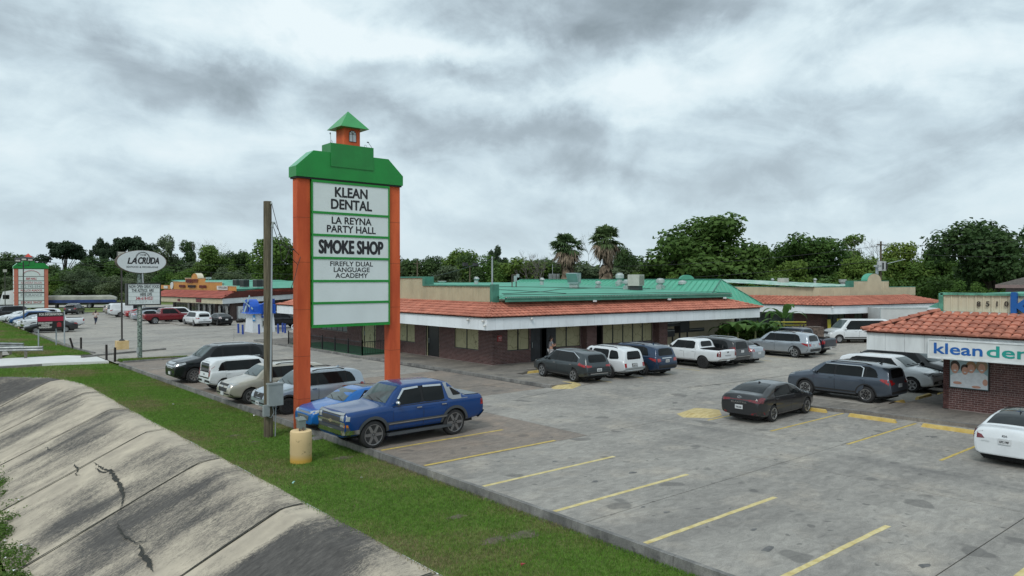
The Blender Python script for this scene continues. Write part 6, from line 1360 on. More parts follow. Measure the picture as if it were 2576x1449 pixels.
def wheel_meshes(r, w, style, rimm):
 key = (round(r, 3), style, rimm.name)
 if key in WHEELS: return WHEELS[key]
 rr = r * {'low': .74, 'mid': .66, 'off': .56}[style[1]]
 t = MB().lathe([(rr, -w / 2 + .01), (r - .05, -w / 2), (r - .012, -w / 2 + .03), (r, -w / 2 + .06), (r, w / 2 - .06), (r - .012, w / 2 - .03), (r - .05, w / 2), (rr, w / 2 - .01)], n=26, axis='y').mesh('tyre', TYRE, True)
 mb = MB().lathe([(rr + .006, -w / 2 + .008), (rr + .006, w / 2 - .004), (rr - .022, w / 2 - .002), (rr - .03, w / 2 - .05), (.0, w / 2 - .075)], n=24, axis='y', mi=1)
 mb.lathe([(rr + .006, w / 2 - .012), (rr + .004, w / 2 + .004), (rr - .025, w / 2 + .001), (rr - .03, w / 2 - .02)], n=24, axis='y', mi=0); mb.lathe([(.065, w / 2 - .06), (.06, w / 2 - .012), (.0, w / 2 - .008)], n=10, axis='y', mi=0)
 ns = style[0]; hub = .05
 for i in range(ns):
  a = 2 * math.pi * i / ns; sp = style[2] if len(style) > 2 else 0
  for da in ((-sp, sp) if sp else (0,)):
   p0 = Vector((hub * math.cos(a), 0, hub * math.sin(a))); p1 = Vector(((rr - .01) * math.cos(a + da), 0, (rr - .01) * math.sin(a + da))); d = (p1 - p0).normalized(); s_ = Vector((-d.z, 0, d.x))
   w0, w1 = (.030, .022) if ns > 6 or sp else (.045, .034); w0 *= r / .36; w1 *= r / .36; y0, y1 = w / 2 - .05, w / 2 - .008
   q = [p0 - s_ * w0, p1 - s_ * w1, p1 + s_ * w1, p0 + s_ * w0]; mb.hexa([(*(Vector((v.x, y0, v.z))),) for v in q] + [(*(Vector((v.x, y1, v.z))),) for v in q], 0)
 rm = mb.mesh('rim', [rimm, RIMB]); WHEELS[key] = (t, rm); return t, rm
def ring_poly(cx, cz, r0, r1, a0, a1, n=14):
 return [(cx + r1 * math.cos(a0 + (a1 - a0) * i / n), cz + r1 * math.sin(a0 + (a1 - a0) * i / n)) for i in range(n + 1)] + [(cx + r0 * math.cos(a1 + (a0 - a1) * i / n), cz + r0 * math.sin(a1 + (a0 - a1) * i / n)) for i in range(n + 1)]
def grow(poly, g):
 cx = sum(p[0] for p in poly) / len(poly); cz = sum(p[1] for p in poly) / len(poly); out = []
 n = len(poly)
 for i in range(n):
  p0, p, p1 = Vector(poly[i - 1]), Vector(poly[i]), Vector(poly[(i + 1) % n]); e0 = (p - p0).normalized(); e1 = (p1 - p).normalized(); ar = sum(poly[j][0] * poly[(j + 1) % n][1] - poly[(j + 1) % n][0] * poly[j][1] for j in range(n))
  s_ = 1 if ar > 0 else -1; nn = (Vector((e0.y, -e0.x)) + Vector((e1.y, -e1.x))) * s_
  if nn.length < 1e-4: nn = Vector((e0.y, -e0.x)) * s_
  nn.normalize(); out.append(tuple(p + nn * g))
 return out
def build_car(c, pm, label, cat, near=True, group=None):
 L, W = c['L'], c['W']; r = c['r']; fa, ra = c['fa'], c['fa'] + c['wb']; zb = c['zb']
 T = thing(c.get('name', 'parked_car'), label, cat, (0, 0, 0), 0, group)
 key = id(c)
 if key not in PLAS:
  cut = MB()
  for s in (fa, ra):
   for sd in (-1, 1):
    y0, y1 = sorted((sd * (W / 2 - .30), sd * (W / 2 + .2))); n = 20; R = r + c.get('arch', .055)
    v = [(L / 2 - s + R * math.cos(2 * math.pi * i / n), y0, r + R * math.sin(2 * math.pi * i / n)) for i in range(n)] + [(L / 2 - s + R * math.cos(2 * math.pi * i / n), y1, r + R * math.sin(2 * math.pi * i / n)) for i in range(n)]
    cut.add(v, [(i, (i + 1) % n, n + (i + 1) % n, n + i) for i in range(n)] + [tuple(range(n - 1, -1, -1)), tuple(range(n, 2 * n))], 1)
  if 'bed' in c:
   b0, b1, bz = c['bed']; cut.box(L / 2 - b1, -W / 2 + .13, bz, L / 2 - b0, W / 2 - .13, 2.5, 2)
  me, bvh = boolean_cut(body_mesh(c), cut, [pm, UND, mat('bed_liner', (.012, .012, .013), .8)], 2 if near else 1)
  me.polygons.foreach_set('use_smooth', [True] * len(me.polygons)); PLAS[key] = (me, bvh)
  if 'bed' in c:
   bm = bmesh.new(); bm.from_mesh(me)
   for e in bm.edges: e.smooth = not (len(e.link_faces) == 2 and e.link_faces[0].normal.angle(e.link_faces[1].normal, 0) > rad(38))
   bm.to_mesh(me); bm.free()
 me, bvh = PLAS[key]
 if me.materials[0] is not pm:
  me = me.copy(); me.materials[0] = pm
 body = link('body', me, T)
 def patch(name, polys, view, m, parent=T, off=.006, both=False, step=.14):
  if polys and isinstance(polys[0][0], (int, float)): polys = [polys]
  polys = [(p, 0.0) for p in polys]; o = None
  for vw in (('L', 'R') if both else (view,)): o = link(name, patch_mesh(name, polys, bvh, vw, m, off, step, L), parent)
  return o
 for k_, (polys, vw, m, off) in c.get('trim', {}).items():
  if vw == 'S': patch(k_, polys, 'L', m, off=off, both=True)
  else: patch(k_, polys, vw, m, off=off)
 if c.get('flare'):
  R = r + .05
  for s in (fa, ra):
   a0 = math.asin(max(-1, (zb + .06 - r) / R)); patch('wheel_arch_trim', ring_poly(s, r, R, R + c['flare'], a0, math.pi - a0), 'L', c.get('flarem', TRIM), off=.014, both=True, step=.12)
 for side in ('L', 'R'):
  for i, dp in enumerate(c['doors']):
   d = patch('door', dp, side, pm, off=.005); gp_ = patch('door_gap', [grow(dp, .012)], side, SEAM, parent=d, off=.002)
   if i < len(c['dwin']): patch('window', c['dwin'][i], side, c.get('glass', CGL), parent=d, off=.010, step=.16)
   if i < len(c.get('wtrim', [])): patch('window_trim', c['wtrim'][i], side, CHR, parent=d, off=.014)
   hx, hz = c['handles'][i]; sg = 1 if side == 'L' else -1; hit = bvh.ray_cast(Vector((L / 2 - hx, 3 * sg, hz)), Vector((0, -sg, 0)))
   if hit[0] is not None and (near or i == 0):
    MB().box(-.10, -.012, -.016, .10, .03, .016).build('handle', c.get('handlem', pm), d, loc=hit[0] + Vector((0, sg * .015, 0)))
  if 'qwin' in c:
   for q in c['qwin']: patch('side_window', q, side, c.get('glass', CGL), off=.010, step=.16)
  if 'chrline' in c: patch('window_trim', c['chrline'], side, CHR, off=.013)
  if c.get('pil', True) and c['dwin']:
   q0, q1 = c['dwin'][0], (c.get('qwin') or c['dwin'])[-1]; zs2 = [p[1] for w_ in c['dwin'] for p in w_]; x1_ = max(p[0] for p in q1); xt = max(p[0] for p in q1 if p[1] > max(zs2) - .12)
   xb = min(p[0] for p in q0); xa = min(p[0] for p in q0 if p[1] > max(zs2) - .05); patch('pillar_band', [(xb - .02, min(zs2) - .01), (x1_ + .02, min(zs2) + .02), (xt + .02, max(zs2) - .06), (xt - .2, max(zs2) + .015), (xa - .02, max(zs2) + .015)], side, GBK, off=.0045)
  mx_, mz = c['mirror']; sg = 1 if side == 'L' else -1; hit = bvh.ray_cast(Vector((L / 2 - mx_, 3 * sg, mz)), Vector((0, -sg, 0)))
  if hit[0] is not None:
   p = hit[0]; mr_ = MB().ell((0, sg * .14, .04), (.07, .12, .085), 10, 6).tube([(0, 0, 0), (0, sg * .08, .01)], .03, 5); o = mr_.build('mirror', c.get('mirrorm', pm), T, smooth=True, loc=p)
 patch('windscreen', c['ws'], 'T' if c.get('wsT') else 'F', WSG, off=.008)
 if 'rw' in c: patch('rear_window', c['rw'], c.get('rwv', 'B'), c.get('rglass', CGL), off=.008)
 for p in c['head']:
  patch('headlight', p, 'F', HLG, off=.010, step=.1); patch('headlight', [(-a, b_) for a, b_ in p][::-1], 'F', HLG, off=.010, step=.1)
 if 'headS' in c: patch('headlight', c['headS'], 'L', HLG, off=.009, both=True, step=.1)
 for p in c['tail']:
  patch('tail_light', p, 'B', c.get('tlm', TLR), off=.010, step=.1); patch('tail_light', [(-a, b_) for a, b_ in p][::-1], 'B', c.get('tlm', TLR), off=.010, step=.1)
 if 'tailS' in c: patch('tail_light', c['tailS'], 'L', c.get('tlm', TLR), off=.009, both=True, step=.1)
 for p, m in c.get('front', []): patch('grille', p, 'F', m, off=.008)
 for p, m in c.get('rear', []): patch('rear_trim', p, 'B', m, off=.012)
 for nm, p, vw, m, off in c.get('extra', []): patch(nm, p, vw, m, off=off, both=(vw == 'S')) if vw != 'S' else patch(nm, p, 'L', m, off=off, both=True)
 for vw, (pzz, txt) in c.get('plates', {}).items():
  sg = 1 if vw == 'F' else -1; hit = bvh.ray_cast(Vector((sg * (L / 2 + 2), 0, pzz)), Vector((-sg, 0, 0)))
  if hit[0] is not None:
   pl = MB().box(-.012, -.16, -.08, .012, .16, .08).build('licence_plate', PLT, T, loc=hit[0] + Vector((sg * .022, 0, 0)))
   if txt: text_on('lettering', txt, PRINT, pl, (sg * .0125, 0, -.01), (0, sg, 0), (0, 0, 1), height=.065, width=.24, bold=.02, off=.002)
 for txt, vw, (yy, zz), h, w_, m in c.get('marks', []):
  sg = 1 if vw == 'F' else -1; hit = bvh.ray_cast(Vector((sg * (L / 2 + 2), yy, zz)), Vector((-sg, 0, 0)))
  if hit[0] is not None:
   n = hit[1] if hit[1].x * sg > 0 else -hit[1]; rt_ = Vector((0, sg, 0)); up_ = n.cross(rt_).normalized(); up_ = up_ if up_.z > 0 else -up_
   if txt == 'OVAL': MB().tube([Vector((0, 0, 0)) + rt_ * (w_ / 2 * math.cos(a)) + up_ * (h / 2 * math.sin(a)) for a in [i * math.pi / 8 for i in range(17)]], .008, 4).tube([rt_ * (-w_ * .18) - up_ * h * .3, rt_ * (-w_ * .1) + up_ * h * .3], .008, 4).tube([rt_ * (w_ * .1) - up_ * h * .3, rt_ * (w_ * .18) + up_ * h * .3], .008, 4).tube([rt_ * (-w_ * .14), rt_ * (w_ * .14)], .008, 4).build('emblem', m, T, loc=hit[0] + n * .018)
   elif txt == 'BOWTIE': MB().prism([Vector((0, 0, 0)) + rt_ * a + up_ * b_ for a, b_ in [(-w_ / 2, -h * .2), (-w_ * .2, -h * .2), (-w_ * .2, -h / 2), (w_ * .17, -h / 2), (w_ * .17, -h * .2), (w_ / 2, -h * .2), (w_ / 2, h * .2), (w_ * .2, h * .2), (w_ * .2, h / 2), (-w_ * .17, h / 2), (-w_ * .17, h * .2), (-w_ / 2, h * .2)]], n * .02).build('emblem', m, T, loc=hit[0] + n * .012)
   else: text_on('emblem_lettering', txt, m, T, hit[0], rt_, up_, height=h, width=w_, bold=.015, off=.018)
 if c.get('rails'):
  s0, s1, yr = c['rails'][:3];
  for sg in (-1, 1):
   pts = []
   for i in range(7):
    s = s0 + (s1 - s0) * i / 6; hit = bvh.ray_cast(Vector((L / 2 - s, yr * sg, 4)), Vector((0, 0, -1))); pts.append(hit[0] + Vector((0, 0, .055 if 0 < i < 6 else .01)))
   MB().tube(pts, .022, 5).build('roof_rail', c['rails'][3], T)
 if c.get('fin'):
  hit = bvh.ray_cast(Vector((L / 2 - c['fin'], 0, 4)), Vector((0, 0, -1))); MB().add([(-.09, 0, 0), (.09, .03, 0), (.09, -.03, 0), (-.07, 0, .07), (-.02, 0, .06)], [(0, 1, 4, 3), (0, 3, 4, 2), (1, 2, 4)]).build('roof_antenna', c.get('finm', TRIM), T, loc=hit[0])
 tm, rm = wheel_meshes(r, c.get('ww', .23), c.get('wst', (5, 'mid')), c.get('rimm', RIM)); yw = W / 2 - c.get('ww', .23) / 2 - .025
 for s in (fa, ra):
  for sg in (1, -1):
   w_ = link('wheel', tm, T, (L / 2 - s, sg * yw, r), (0, 0, 0 if sg > 0 else math.pi)); link('rim', rm, w_)
 MB().box(-L / 2 + .35, -W / 2 + .28, zb - .08, L / 2 - .35, W / 2 - .28, zb + .2).build('underbody', UND, T)
 for nm, fn in c.get('custom', []): fn(T, c, bvh, pm)
 T['_c'] = 0; del T['_c']
 return T
def place_car(T, c, ref, pos, heading):
 L, W = c['L'], c['W']; fa = c['fa'] if ref[0] == 'F' else c['fa'] + c['wb']; lx = L / 2 - fa; ly = (W / 2 - .08) * (1 if ref[1] == 'L' else -1)
 if ref == 'C': lx = ly = 0
 a = rad(heading); T.location = (pos[0] - lx * math.cos(a) + ly * math.sin(a), pos[1] - lx * math.sin(a) - ly * math.cos(a), 0); T.rotation_euler = (0, 0, a)
def rnd(poly, k=.25):  # cut polygon corners once
 out = []; n = len(poly)
 for i in range(n):
  a, b_, d = Vector(poly[i - 1]), Vector(poly[i]), Vector(poly[(i + 1) % n]); out.append(tuple(b_.lerp(a, min(k, .08 / max(.01, (b_ - a).length))))); out.append(tuple(b_.lerp(d, min(k, .08 / max(.01, (b_ - d).length)))))
 return out
def scaled(c, **k):
 d = dict(c); d.update(k); return d
def suv(L, W, H, belt, hood, ws0, ws1, rf, wb, fa, r, zb=.31, rear_s=None, boxy=.3, **k):
 rb = L - .12; c = dict(L=L, W=W, r=r, wb=wb, fa=fa, zb=zb, tumble=k.pop('tumble', .30))
 c['top'] = [(0, hood - .34), (.03, hood - .20), (.14, hood - .08), (.45, hood - .02), (ws0 - .35, hood + .09), (ws0, hood + .14), ((ws0 + ws1) / 2, (hood + .14 + H) / 2 + .03), (ws1, H - .03), (ws1 + .35, H), (rf, H - .01), (L - boxy - .12, H - .09), (L - boxy * .55, (H + belt) / 2 + .12), (rb, belt + .02), (L - .03, belt - .12), (L, belt - .38)]
 c['belt'] = [(0, belt - .22), (.4, belt - .12), (ws0, belt), (L - .3, belt + .04), (L, belt)]
 b1 = belt + .035; b2 = H - .13; s1 = ws0 + .30; dm = k.pop('dm', fa + wb * .50); de = k.pop('de', fa + wb - .05); wt = ws1 + .10
 zl = zb + .10
 c['doors'] = [[(s1 - .05, zl), (dm - .01, zl), (dm - .01, belt + .01), (s1 - .07, belt - .02)], [(dm + .01, zl), (de - .28, zl), (de - .05, r + r * .75), (de + .03, belt + .01), (dm + .01, belt + .01)]]
 c['dwin'] = [rnd([(s1 + .02, b1), (dm - .06, b1), (dm - .05, b2), (wt + .05, b2), ((s1 + wt) / 2 + .05, (b1 + b2) / 2 + .06)]), rnd([(dm + .04, b1), (de - .02, b1 + .005), (de - .02, b2 - .01), (dm + .05, b2)])]
 qe = L - boxy - .32; c['qwin'] = [rnd([(de + .06, b1 + .01), (qe + .08, b1 + .06), (qe - .12, b2 - .06), (de + .06, b2 - .02)])]
 c['handles'] = [(dm - .2, belt - .10), (de - .12, belt - .09)]; c['mirror'] = (s1 + .04, belt + .06)
 wy = W / 2 * .80; wy2 = W / 2 * .66; c['ws'] = [(-wy, hood + .17), (wy, hood + .17), (wy2, H - .085), (-wy2, H - .085)]
 c['rw'] = rnd([(-W * .33, belt + .06), (W * .33, belt + .06), (W * .28, H - .20), (-W * .28, H - .20)])
 c['head'] = [[(W * .27, hood - .20), (W * .40, hood - .17), (W * .415, hood - .06), (W * .28, hood - .10)]]; c['headS'] = [(.06, hood - .20), (.42, hood - .10), (.40, hood - .04), (.10, hood - .08)]
 c['tail'] = [[(W * .30, belt - .22), (W * .42, belt - .22), (W * .42, belt - .02), (W * .32, belt - .03)]]; c['tailS'] = [(L - .38, belt - .05), (L - .06, belt - .22), (L - .04, belt - .06), (L - .3, belt + .01)]
 g0 = hood - .12; c['front'] = [([(-W * .24, hood - .36), (W * .24, hood - .36), (W * .26, g0), (-W * .26, g0)], TRIM)]
 c['trim'] = {'front_bumper_trim': ([(-W * .44, zb + .02), (W * .44, zb + .02), (W * .42, zb + .22), (-W * .42, zb + .22)], 'F', TRIM, .010), 'rear_bumper_trim': ([(-W * .45, zb + .06), (W * .45, zb + .06), (W * .45, zb + .30), (-W * .45, zb + .30)], 'B', TRIM, .010), 'sill': ([(fa + r + .1, zb - .02), (fa + wb - r - .1, zb - .02), (fa + wb - r - .1, zb + .19), (fa + r + .1, zb + .19)], 'S', TRIM, .009)}
 c['plates'] = {'B': (belt - .28, None), 'F': (zb + .2, None)}; c.update(k); return c
def sedan(L, W, H, belt, hood, ws0, ws1, rf, rw1, deck, wb, fa, r, zb=.215, **k):
 c = dict(L=L, W=W, r=r, wb=wb, fa=fa, zb=zb, tumble=.42)
 c['top'] = [(0, hood - .22), (.04, hood - .12), (.2, hood - .04), (ws0 - .4, hood + .10), (ws0, hood + .15), ((ws0 + ws1) / 2, (hood + .15 + H) / 2 + .05), (ws1, H - .03), (ws1 + .4, H), (rf, H - .02), ((rf + rw1) / 2, (H + deck) / 2 + .06), (rw1, deck), (L - .15, deck - .01), (L - .04, deck - .07), (L, deck - .30)]
 c['belt'] = [(0, belt - .22), (.4, belt - .14), (ws0, belt - .02), (L - .5, belt + .05), (L, belt - .03)]
 b1 = belt + .03; b2 = H - .11; s1 = ws0 + .42; dm = k.pop('dm', fa + wb * .50); de = k.pop('de', fa + wb - .12); wt = ws1 + .15; zl = zb + .12
 c['doors'] = [[(s1 - .12, zl), (dm - .01, zl), (dm - .01, belt), (s1 - .14, belt - .03)], [(dm + .01, zl), (de - .25, zl), (de - .02, r + r * .7), (de + .05, belt + .01), (dm + .01, belt)]]
 c['dwin'] = [rnd([(s1 + .05, b1), (dm - .05, b1 + .01), (dm - .06, b2), (wt + .08, b2 - .03), ((s1 + wt) / 2 + .12, (b1 + b2) / 2 + .02)]), rnd([(dm + .04, b1 + .01), (de + .05, b1 + .03), (de - .15, b2 - .09), (dm + .22, b2 - .01), (dm + .04, b2)])]
 c['handles'] = [(dm - .2, belt - .09), (de - .08, belt - .07)]; c['mirror'] = (s1 + .08, belt + .03)
 c['ws'] = [(-W * .39, hood + .17), (W * .39, hood + .17), (W * .30, H - .08), (-W * .30, H - .08)]
 c['rw'] = [(rf + .12, -W * .28), (rw1 - .08, -W * .36), (rw1 - .08, W * .36), (rf + .12, W * .28)]; c['rwv'] = 'T'
 c['head'] = [[(W * .24, hood - .20), (W * .40, hood - .14), (W * .41, hood - .04), (W * .26, hood - .10)]]; c['headS'] = [(.08, hood - .18), (.45, hood - .07), (.42, hood - .01), (.14, hood - .07)]
 c['tail'] = [[(W * .22, deck - .24), (W * .43, deck - .26), (W * .43, deck - .10), (W * .24, deck - .12)]]; c['tailS'] = [(L - .42, deck - .14), (L - .05, deck - .26), (L - .05, deck - .12), (L - .35, deck - .06)]
 c['front'] = [([(-W * .22, hood - .42), (W * .22, hood - .42), (W * .26, hood - .16), (-W * .26, hood - .16)], TRIM)]
 c['trim'] = {'front_bumper_trim': ([(-W * .40, zb + .02), (W * .40, zb + .02), (W * .36, zb + .14), (-W * .36, zb + .14)], 'F', TRIM, .01), 'rear_bumper_trim': ([(-W * .38, zb + .06), (W * .38, zb + .06), (W * .34, zb + .20), (-W * .34, zb + .20)], 'B', TRIM, .01)}
 c['plates'] = {'B': (deck - .40, None), 'F': (zb + .22, None)}; c['fr'] = 1.0; c['kf'] = .22; c['kr'] = .14; c.update(k); return c
def pickup(L, W, H, belt, hood, ws0, ws1, cab_end, bedz, wb, fa, r, zb=.38, **k):
 c = dict(L=L, W=W, r=r, wb=wb, fa=fa, zb=zb, tumble=.26, rise=.10, frise=0, kf=.08, kr=.03, fr=.5, rr=.25, capc=.7)
 c['top'] = [(0, hood - .16), (.03, hood - .07), (.10, hood - .02), (.4, hood + .01), (ws0 - .3, hood + .06), (ws0, hood + .10), ((ws0 + ws1) / 2, (hood + .10 + H) / 2 + .03), (ws1, H - .03), (ws1 + .3, H), (cab_end - .3, H - .01), (cab_end - .06, H - .09), (cab_end + .02, bedz + .25), (cab_end + .08, bedz), (L - .06, bedz), (L - .02, bedz - .03), (L, bedz - .10)]
 c['belt'] = [(0, belt - .10), (.4, belt - .05), (ws0, belt), (cab_end, belt), (cab_end + .3, bedz - .05), (L, bedz - .06)]
 b1 = belt + .03; b2 = H - .13; s1 = ws0 + .28; dm = k.pop('dm', (ws0 + .22 + cab_end) / 2 + .05); de = cab_end - .24; wt = ws1 + .1; zl = zb + .12
 c['doors'] = [[(s1 - .05, zl), (dm - .01, zl), (dm - .01, belt + .01), (s1 - .06, belt)], [(dm + .01, zl), (min(de + .05, fa + wb - r - .12), zl), (de + .1, belt - .2), (de + .1, belt + .01), (dm + .01, belt + .01)]]
 c['dwin'] = [rnd([(s1 + .02, b1), (dm - .05, b1), (dm - .05, b2), (wt + .02, b2), ((s1 + wt) / 2 + .05, (b1 + b2) / 2 + .05)]), rnd([(dm + .05, b1), (de, b1), (de - .02, b2 - .01), (dm + .05, b2)])]
 c['handles'] = [(dm - .2, belt - .11), (de - .06, belt - .11)]; c['mirror'] = (s1 + .06, belt + .08)
 c['ws'] = [(-W * .38, hood + .14), (W * .38, hood + .14), (W * .32, H - .085), (-W * .32, H - .085)]; c['rw'] = rnd([(-W * .31, bedz + .12), (W * .31, bedz + .12), (W * .28, H - .14), (-W * .28, H - .14)])
 c['head'] = [[(W * .30, hood - .28), (W * .44, hood - .27), (W * .44, hood - .06), (W * .31, hood - .08)]]; c['headS'] = [(.03, hood - .25), (.28, hood - .22), (.30, hood - .08), (.08, hood - .07)]
 c['tail'] = [[(W * .405, bedz - .38), (W * .47, bedz - .38), (W * .47, bedz - .08), (W * .405, bedz - .08)]]; c['tailS'] = [(L - .16, bedz - .38), (L - .03, bedz - .38), (L - .03, bedz - .08), (L - .14, bedz - .08)]
 c['front'] = [([(-W * .29, hood - .33), (W * .29, hood - .33), (W * .29, hood - .07), (-W * .29, hood - .07)], TRIM)]
 c['trim'] = {'front_bumper_trim': ([(-W * .46, zb + .02), (W * .46, zb + .02), (W * .46, zb + .26), (-W * .46, zb + .26)], 'F', CHR, .03), 'rear_bumper': ([(-W * .46, zb + .02), (W * .46, zb + .02), (W * .46, zb + .22), (-W * .46, zb + .22)], 'B', CHR, .05)}
 if k.get('bedcut', True): c['bed'] = (cab_end + .12, L - .10, bedz - .48)
 c['plates'] = {'B': (zb + .14, None)}; c['flare'] = k.pop('flare', 0); c['arch'] = .07; c['fin'] = None; c.update(k); return c
P_AVAL = paint('navy_blue_paint', (.003, .040, .165)); P_BRB = paint('bright_blue_paint', (.008, .125, .42)); P_SILV = paint('silver_paint', (.36, .40, .44), .55, .3); P_SILB = paint('silver_blue_paint', (.38, .44, .50), .45, .3)
P_CHMP = paint('champagne_paint', (.44, .415, .36), .3, .32); P_WHT = paint('white_paint', (.66, .69, .71), 0, .3); P_BLK = paint('black_paint', (.008, .010, .012)); P_GREY = paint('grey_green_paint', (.050, .062, .068), .5, .3)
P_DBL = paint('steel_blue_paint', (.020, .042, .085), .4, .3); P_CHAR = paint('charcoal_paint', (.036, .038, .041), .5, .3); P_SLATE = paint('slate_blue_paint', (.085, .105, .135), .5, .3); P_MAR = paint('maroon_paint', (.16, .010, .016)); P_DKN = paint('dark_navy_paint', (.014, .022, .040), .3)
P_BEI = paint('beige_paint', (.36, .34, .30), .3); P_RED = paint('red_paint', (.28, .015, .02)); P_LBL = paint('medium_blue_paint', (.02, .08, .22), .3)
OFFB = (6, 'off')
c = pickup(5.63, 2.02, 1.98, 1.29, 1.27, 1.55, 2.18, 4.12, 1.36, 3.30, 1.02, .46, zb=.46, bedcut=False, flare=.10, flarem=mat('grey_cladding', (.055, .062, .070), .6), wst=(6, 'low'), dm=2.98)
c['rimm'] = mat('dark_chrome_rim', (.30, .31, .33), .2, metal=.9); c['handlem'] = CHR; c['mirrorm'] = CHR; c['ww'] = .27
c['top'] = [(s, z) for s, z in c['top'] if s < 3.7] + [(3.85, 1.97), (4.14, 1.90), (4.48, 1.64), (4.78, 1.41), (4.86, 1.375), (5.55, 1.36), (5.61, 1.3), (5.63, 1.15)]
GCL = MATS['grey_cladding']; SAIL = mat('grey_sail_panel', (.27, .285, .30), .5)
c['extra'] = [('sail_panel', [(3.92, 1.88), (4.12, 1.88), (4.88, 1.40), (4.90, 1.28), (4.22, 1.28), (4.06, 1.36)], 'S', SAIL, .010), ('sail_opening', [(4.17, 1.69), (4.24, 1.69), (4.60, 1.46), (4.58, 1.42), (4.28, 1.42)], 'S', UND, .016),
    ('bed_cover', [(4.86, -.86), (5.56, -.88), (5.56, .88), (4.86, .86)], 'T', mat('grey_bed_cover', (.20, .225, .24), .5), .02), ('sail_panel', [(4.12, -.62), (4.78, -.80), (4.86, -.80), (4.86, .80), (4.78, .80), (4.12, .62)], 'T', SAIL, .008),
    ('side_moulding', [(1.52, .70), (4.0, .70), (4.0, .80), (1.52, .80)], 'S', GCL, .018), ('chrome_strip', [(1.6, .725), (3.95, .725), (3.95, .752), (1.6, .752)], 'S', CHR, .024),
    ('window_visor', [(1.96, 1.52), (2.24, 1.84), (2.86, 1.87), (2.86, 1.81), (2.28, 1.78), (2.03, 1.51)], 'S', CHR, .022), ('window_visor', [(3.06, 1.87), (3.82, 1.85), (3.82, 1.79), (3.06, 1.81)], 'S', CHR, .022),
    ('hood_shield', [(-.84, 1.17), (.84, 1.17), (.82, 1.24), (0, 1.21), (-.82, 1.24)], 'F', mat('smoky_chrome', (.42, .43, .43), .25, metal=.7), .03), ('fog_lamp_bay', [(.3, .52), (.55, .52), (.55, .60), (.3, .60)], 'F', UND, .035),
    ('chrome_bar', [(-.60, .90), (.92, .90), (.92, .965), (-.60, .965)], 'F', CHR, .022), ('chrome_bar', [(-.92, .90), (.0, .90), (.0, .965), (-.92, .965)], 'F', CHR, .024), ('bumper_top', [(-.95, .70), (.95, .70), (.95, .80), (-.95, .80)], 'F', GCL, .035), ('turn_signal', [(.89, .80), (.95, .80), (.95, .89), (.89, .89)], 'F', AMB, .02), ('turn_signal', [(-.95, .80), (-.89, .80), (-.89, .89), (-.95, .89)], 'F', AMB, .02)]
c['front'] = [([(-.60, .80), (.60, .80), (.60, 1.17), (-.60, 1.17)], mat('mesh_grille', (.05, .048, .045), .5, var=.4, vscale=40))]
c['head'] = [[(.62, 1.0), (.93, 1.0), (.93, 1.16), (.64, 1.16)], [(.62, .80), (.89, .80), (.89, .89), (.62, .89)]]; c['headS'] = [(.03, 1.0), (.16, 1.0), (.18, 1.14), (.06, 1.15)]
c['trim'] = {'front_bumper': ([(-.96, .56), (.96, .56), (.96, .70), (-.96, .70)], 'F', CHR, .05), 'front_bumper_side': ([(.02, .56), (.50, .56), (.5, .70), (.02, .70)], 'S', CHR, .022), 'lower_valance': ([(-.9, .42), (.9, .42), (.93, .56), (-.93, .56)], 'F', TRIM, .02), 'rear_bumper': ([(-.95, .54), (.95, .54), (.95, .75), (-.95, .75)], 'B', TRIM, .06)}
c['plates'] = {'F': (.63, 'KW-8226')}; c['marks'] = [('BOWTIE', 'F', (0, .935), .11, .24, mat('pale_gold', (.5, .42, .28), .3, metal=.6))]
def step_bar(T, c, bvh, pm):
 for sg in (-1, 1): MB().box(-1.35, sg * .92 - .1, .34, 1.25, sg * .92 + .1, .42).build('running_board', GCL, T)
def wipers(T, c, bvh, pm):
 L = c['L']
 for y0, y1 in ((.62, .1), (0, -.5)):
  pts = []
  for t in (0, .5, 1):
   y = y0 + (y1 - y0) * t; zz = c['ws'][0][1] + .015 + .09 * t; h = bvh.ray_cast(Vector((L / 2 + 2, y, zz)), Vector((-1, 0, 0)))
   if h[0] is not None: pts.append(h[0] + Vector((.025, 0, .01)))
  if len(pts) > 1: MB().tube(pts, .011, 4).build('wiper', SEAM, T)
c['custom'] = [('s', step_bar), ('w', wipers)]
def sock(T, c, bvh, pm):
 pass
T = build_car(c, P_AVAL, 'large dark blue crew cab pickup with grey rear sail panels and chrome mirrors, nearest vehicle', 'pickup truck'); place_car(T, c, 'FL', (11.98, 21.38), 181)
GRP_L = 'cars parked facing the kerb beside the pylon sign'
c = sedan(4.62, 1.82, 1.44, .93, .86, 1.22, 2.02, 3.05, 4.02, 1.08, 2.70, .90, .33, custom=[('w', wipers)], fin=3.2); c['front'] = [([(-.42, .42), (.42, .42), (.48, .74), (-.48, .74)], mat('chrome_bar_grille', (.20, .21, .22), .3, metal=.6, var=.6, vscale=3, stretch=(.1, .1, 14)))]
c['extra'] = [('sunroof', [(2.25, -.42), (2.95, -.42), (2.95, .42), (2.25, .42)], 'T', CGL, .006)]
T = build_car(c, P_BRB, 'bright blue sedan squeezed between the orange pylon post and the dark blue pickup', 'sedan', group=GRP_L); place_car(T, c, 'FL', (12.35, 24.75), 181)
c = suv(4.60, 1.86, 1.70, 1.06, 1.02, 1.15, 1.82, 3.55, 2.69, .92, .355, flare=.075, rimm=RIMD, wst=(6, 'mid', .12), custom=[('w', wipers)], fin=3.6, handlem=CHR, finm=P_SILB, rails=(2.1, 3.6, .62, TRIM))
c['plates'] = {'F': (.48, 'J-HRB5')}; c['marks'] = [('OVAL', 'F', (0, .86), .10, .16, CHR)]; c['glass'] = CGL
T = build_car(c, P_SILB, 'silver crossover with black wheels behind the wooden pole and orange post', 'suv', group=GRP_L); place_car(T, c, 'FL', (12.32, 29.0), 181)
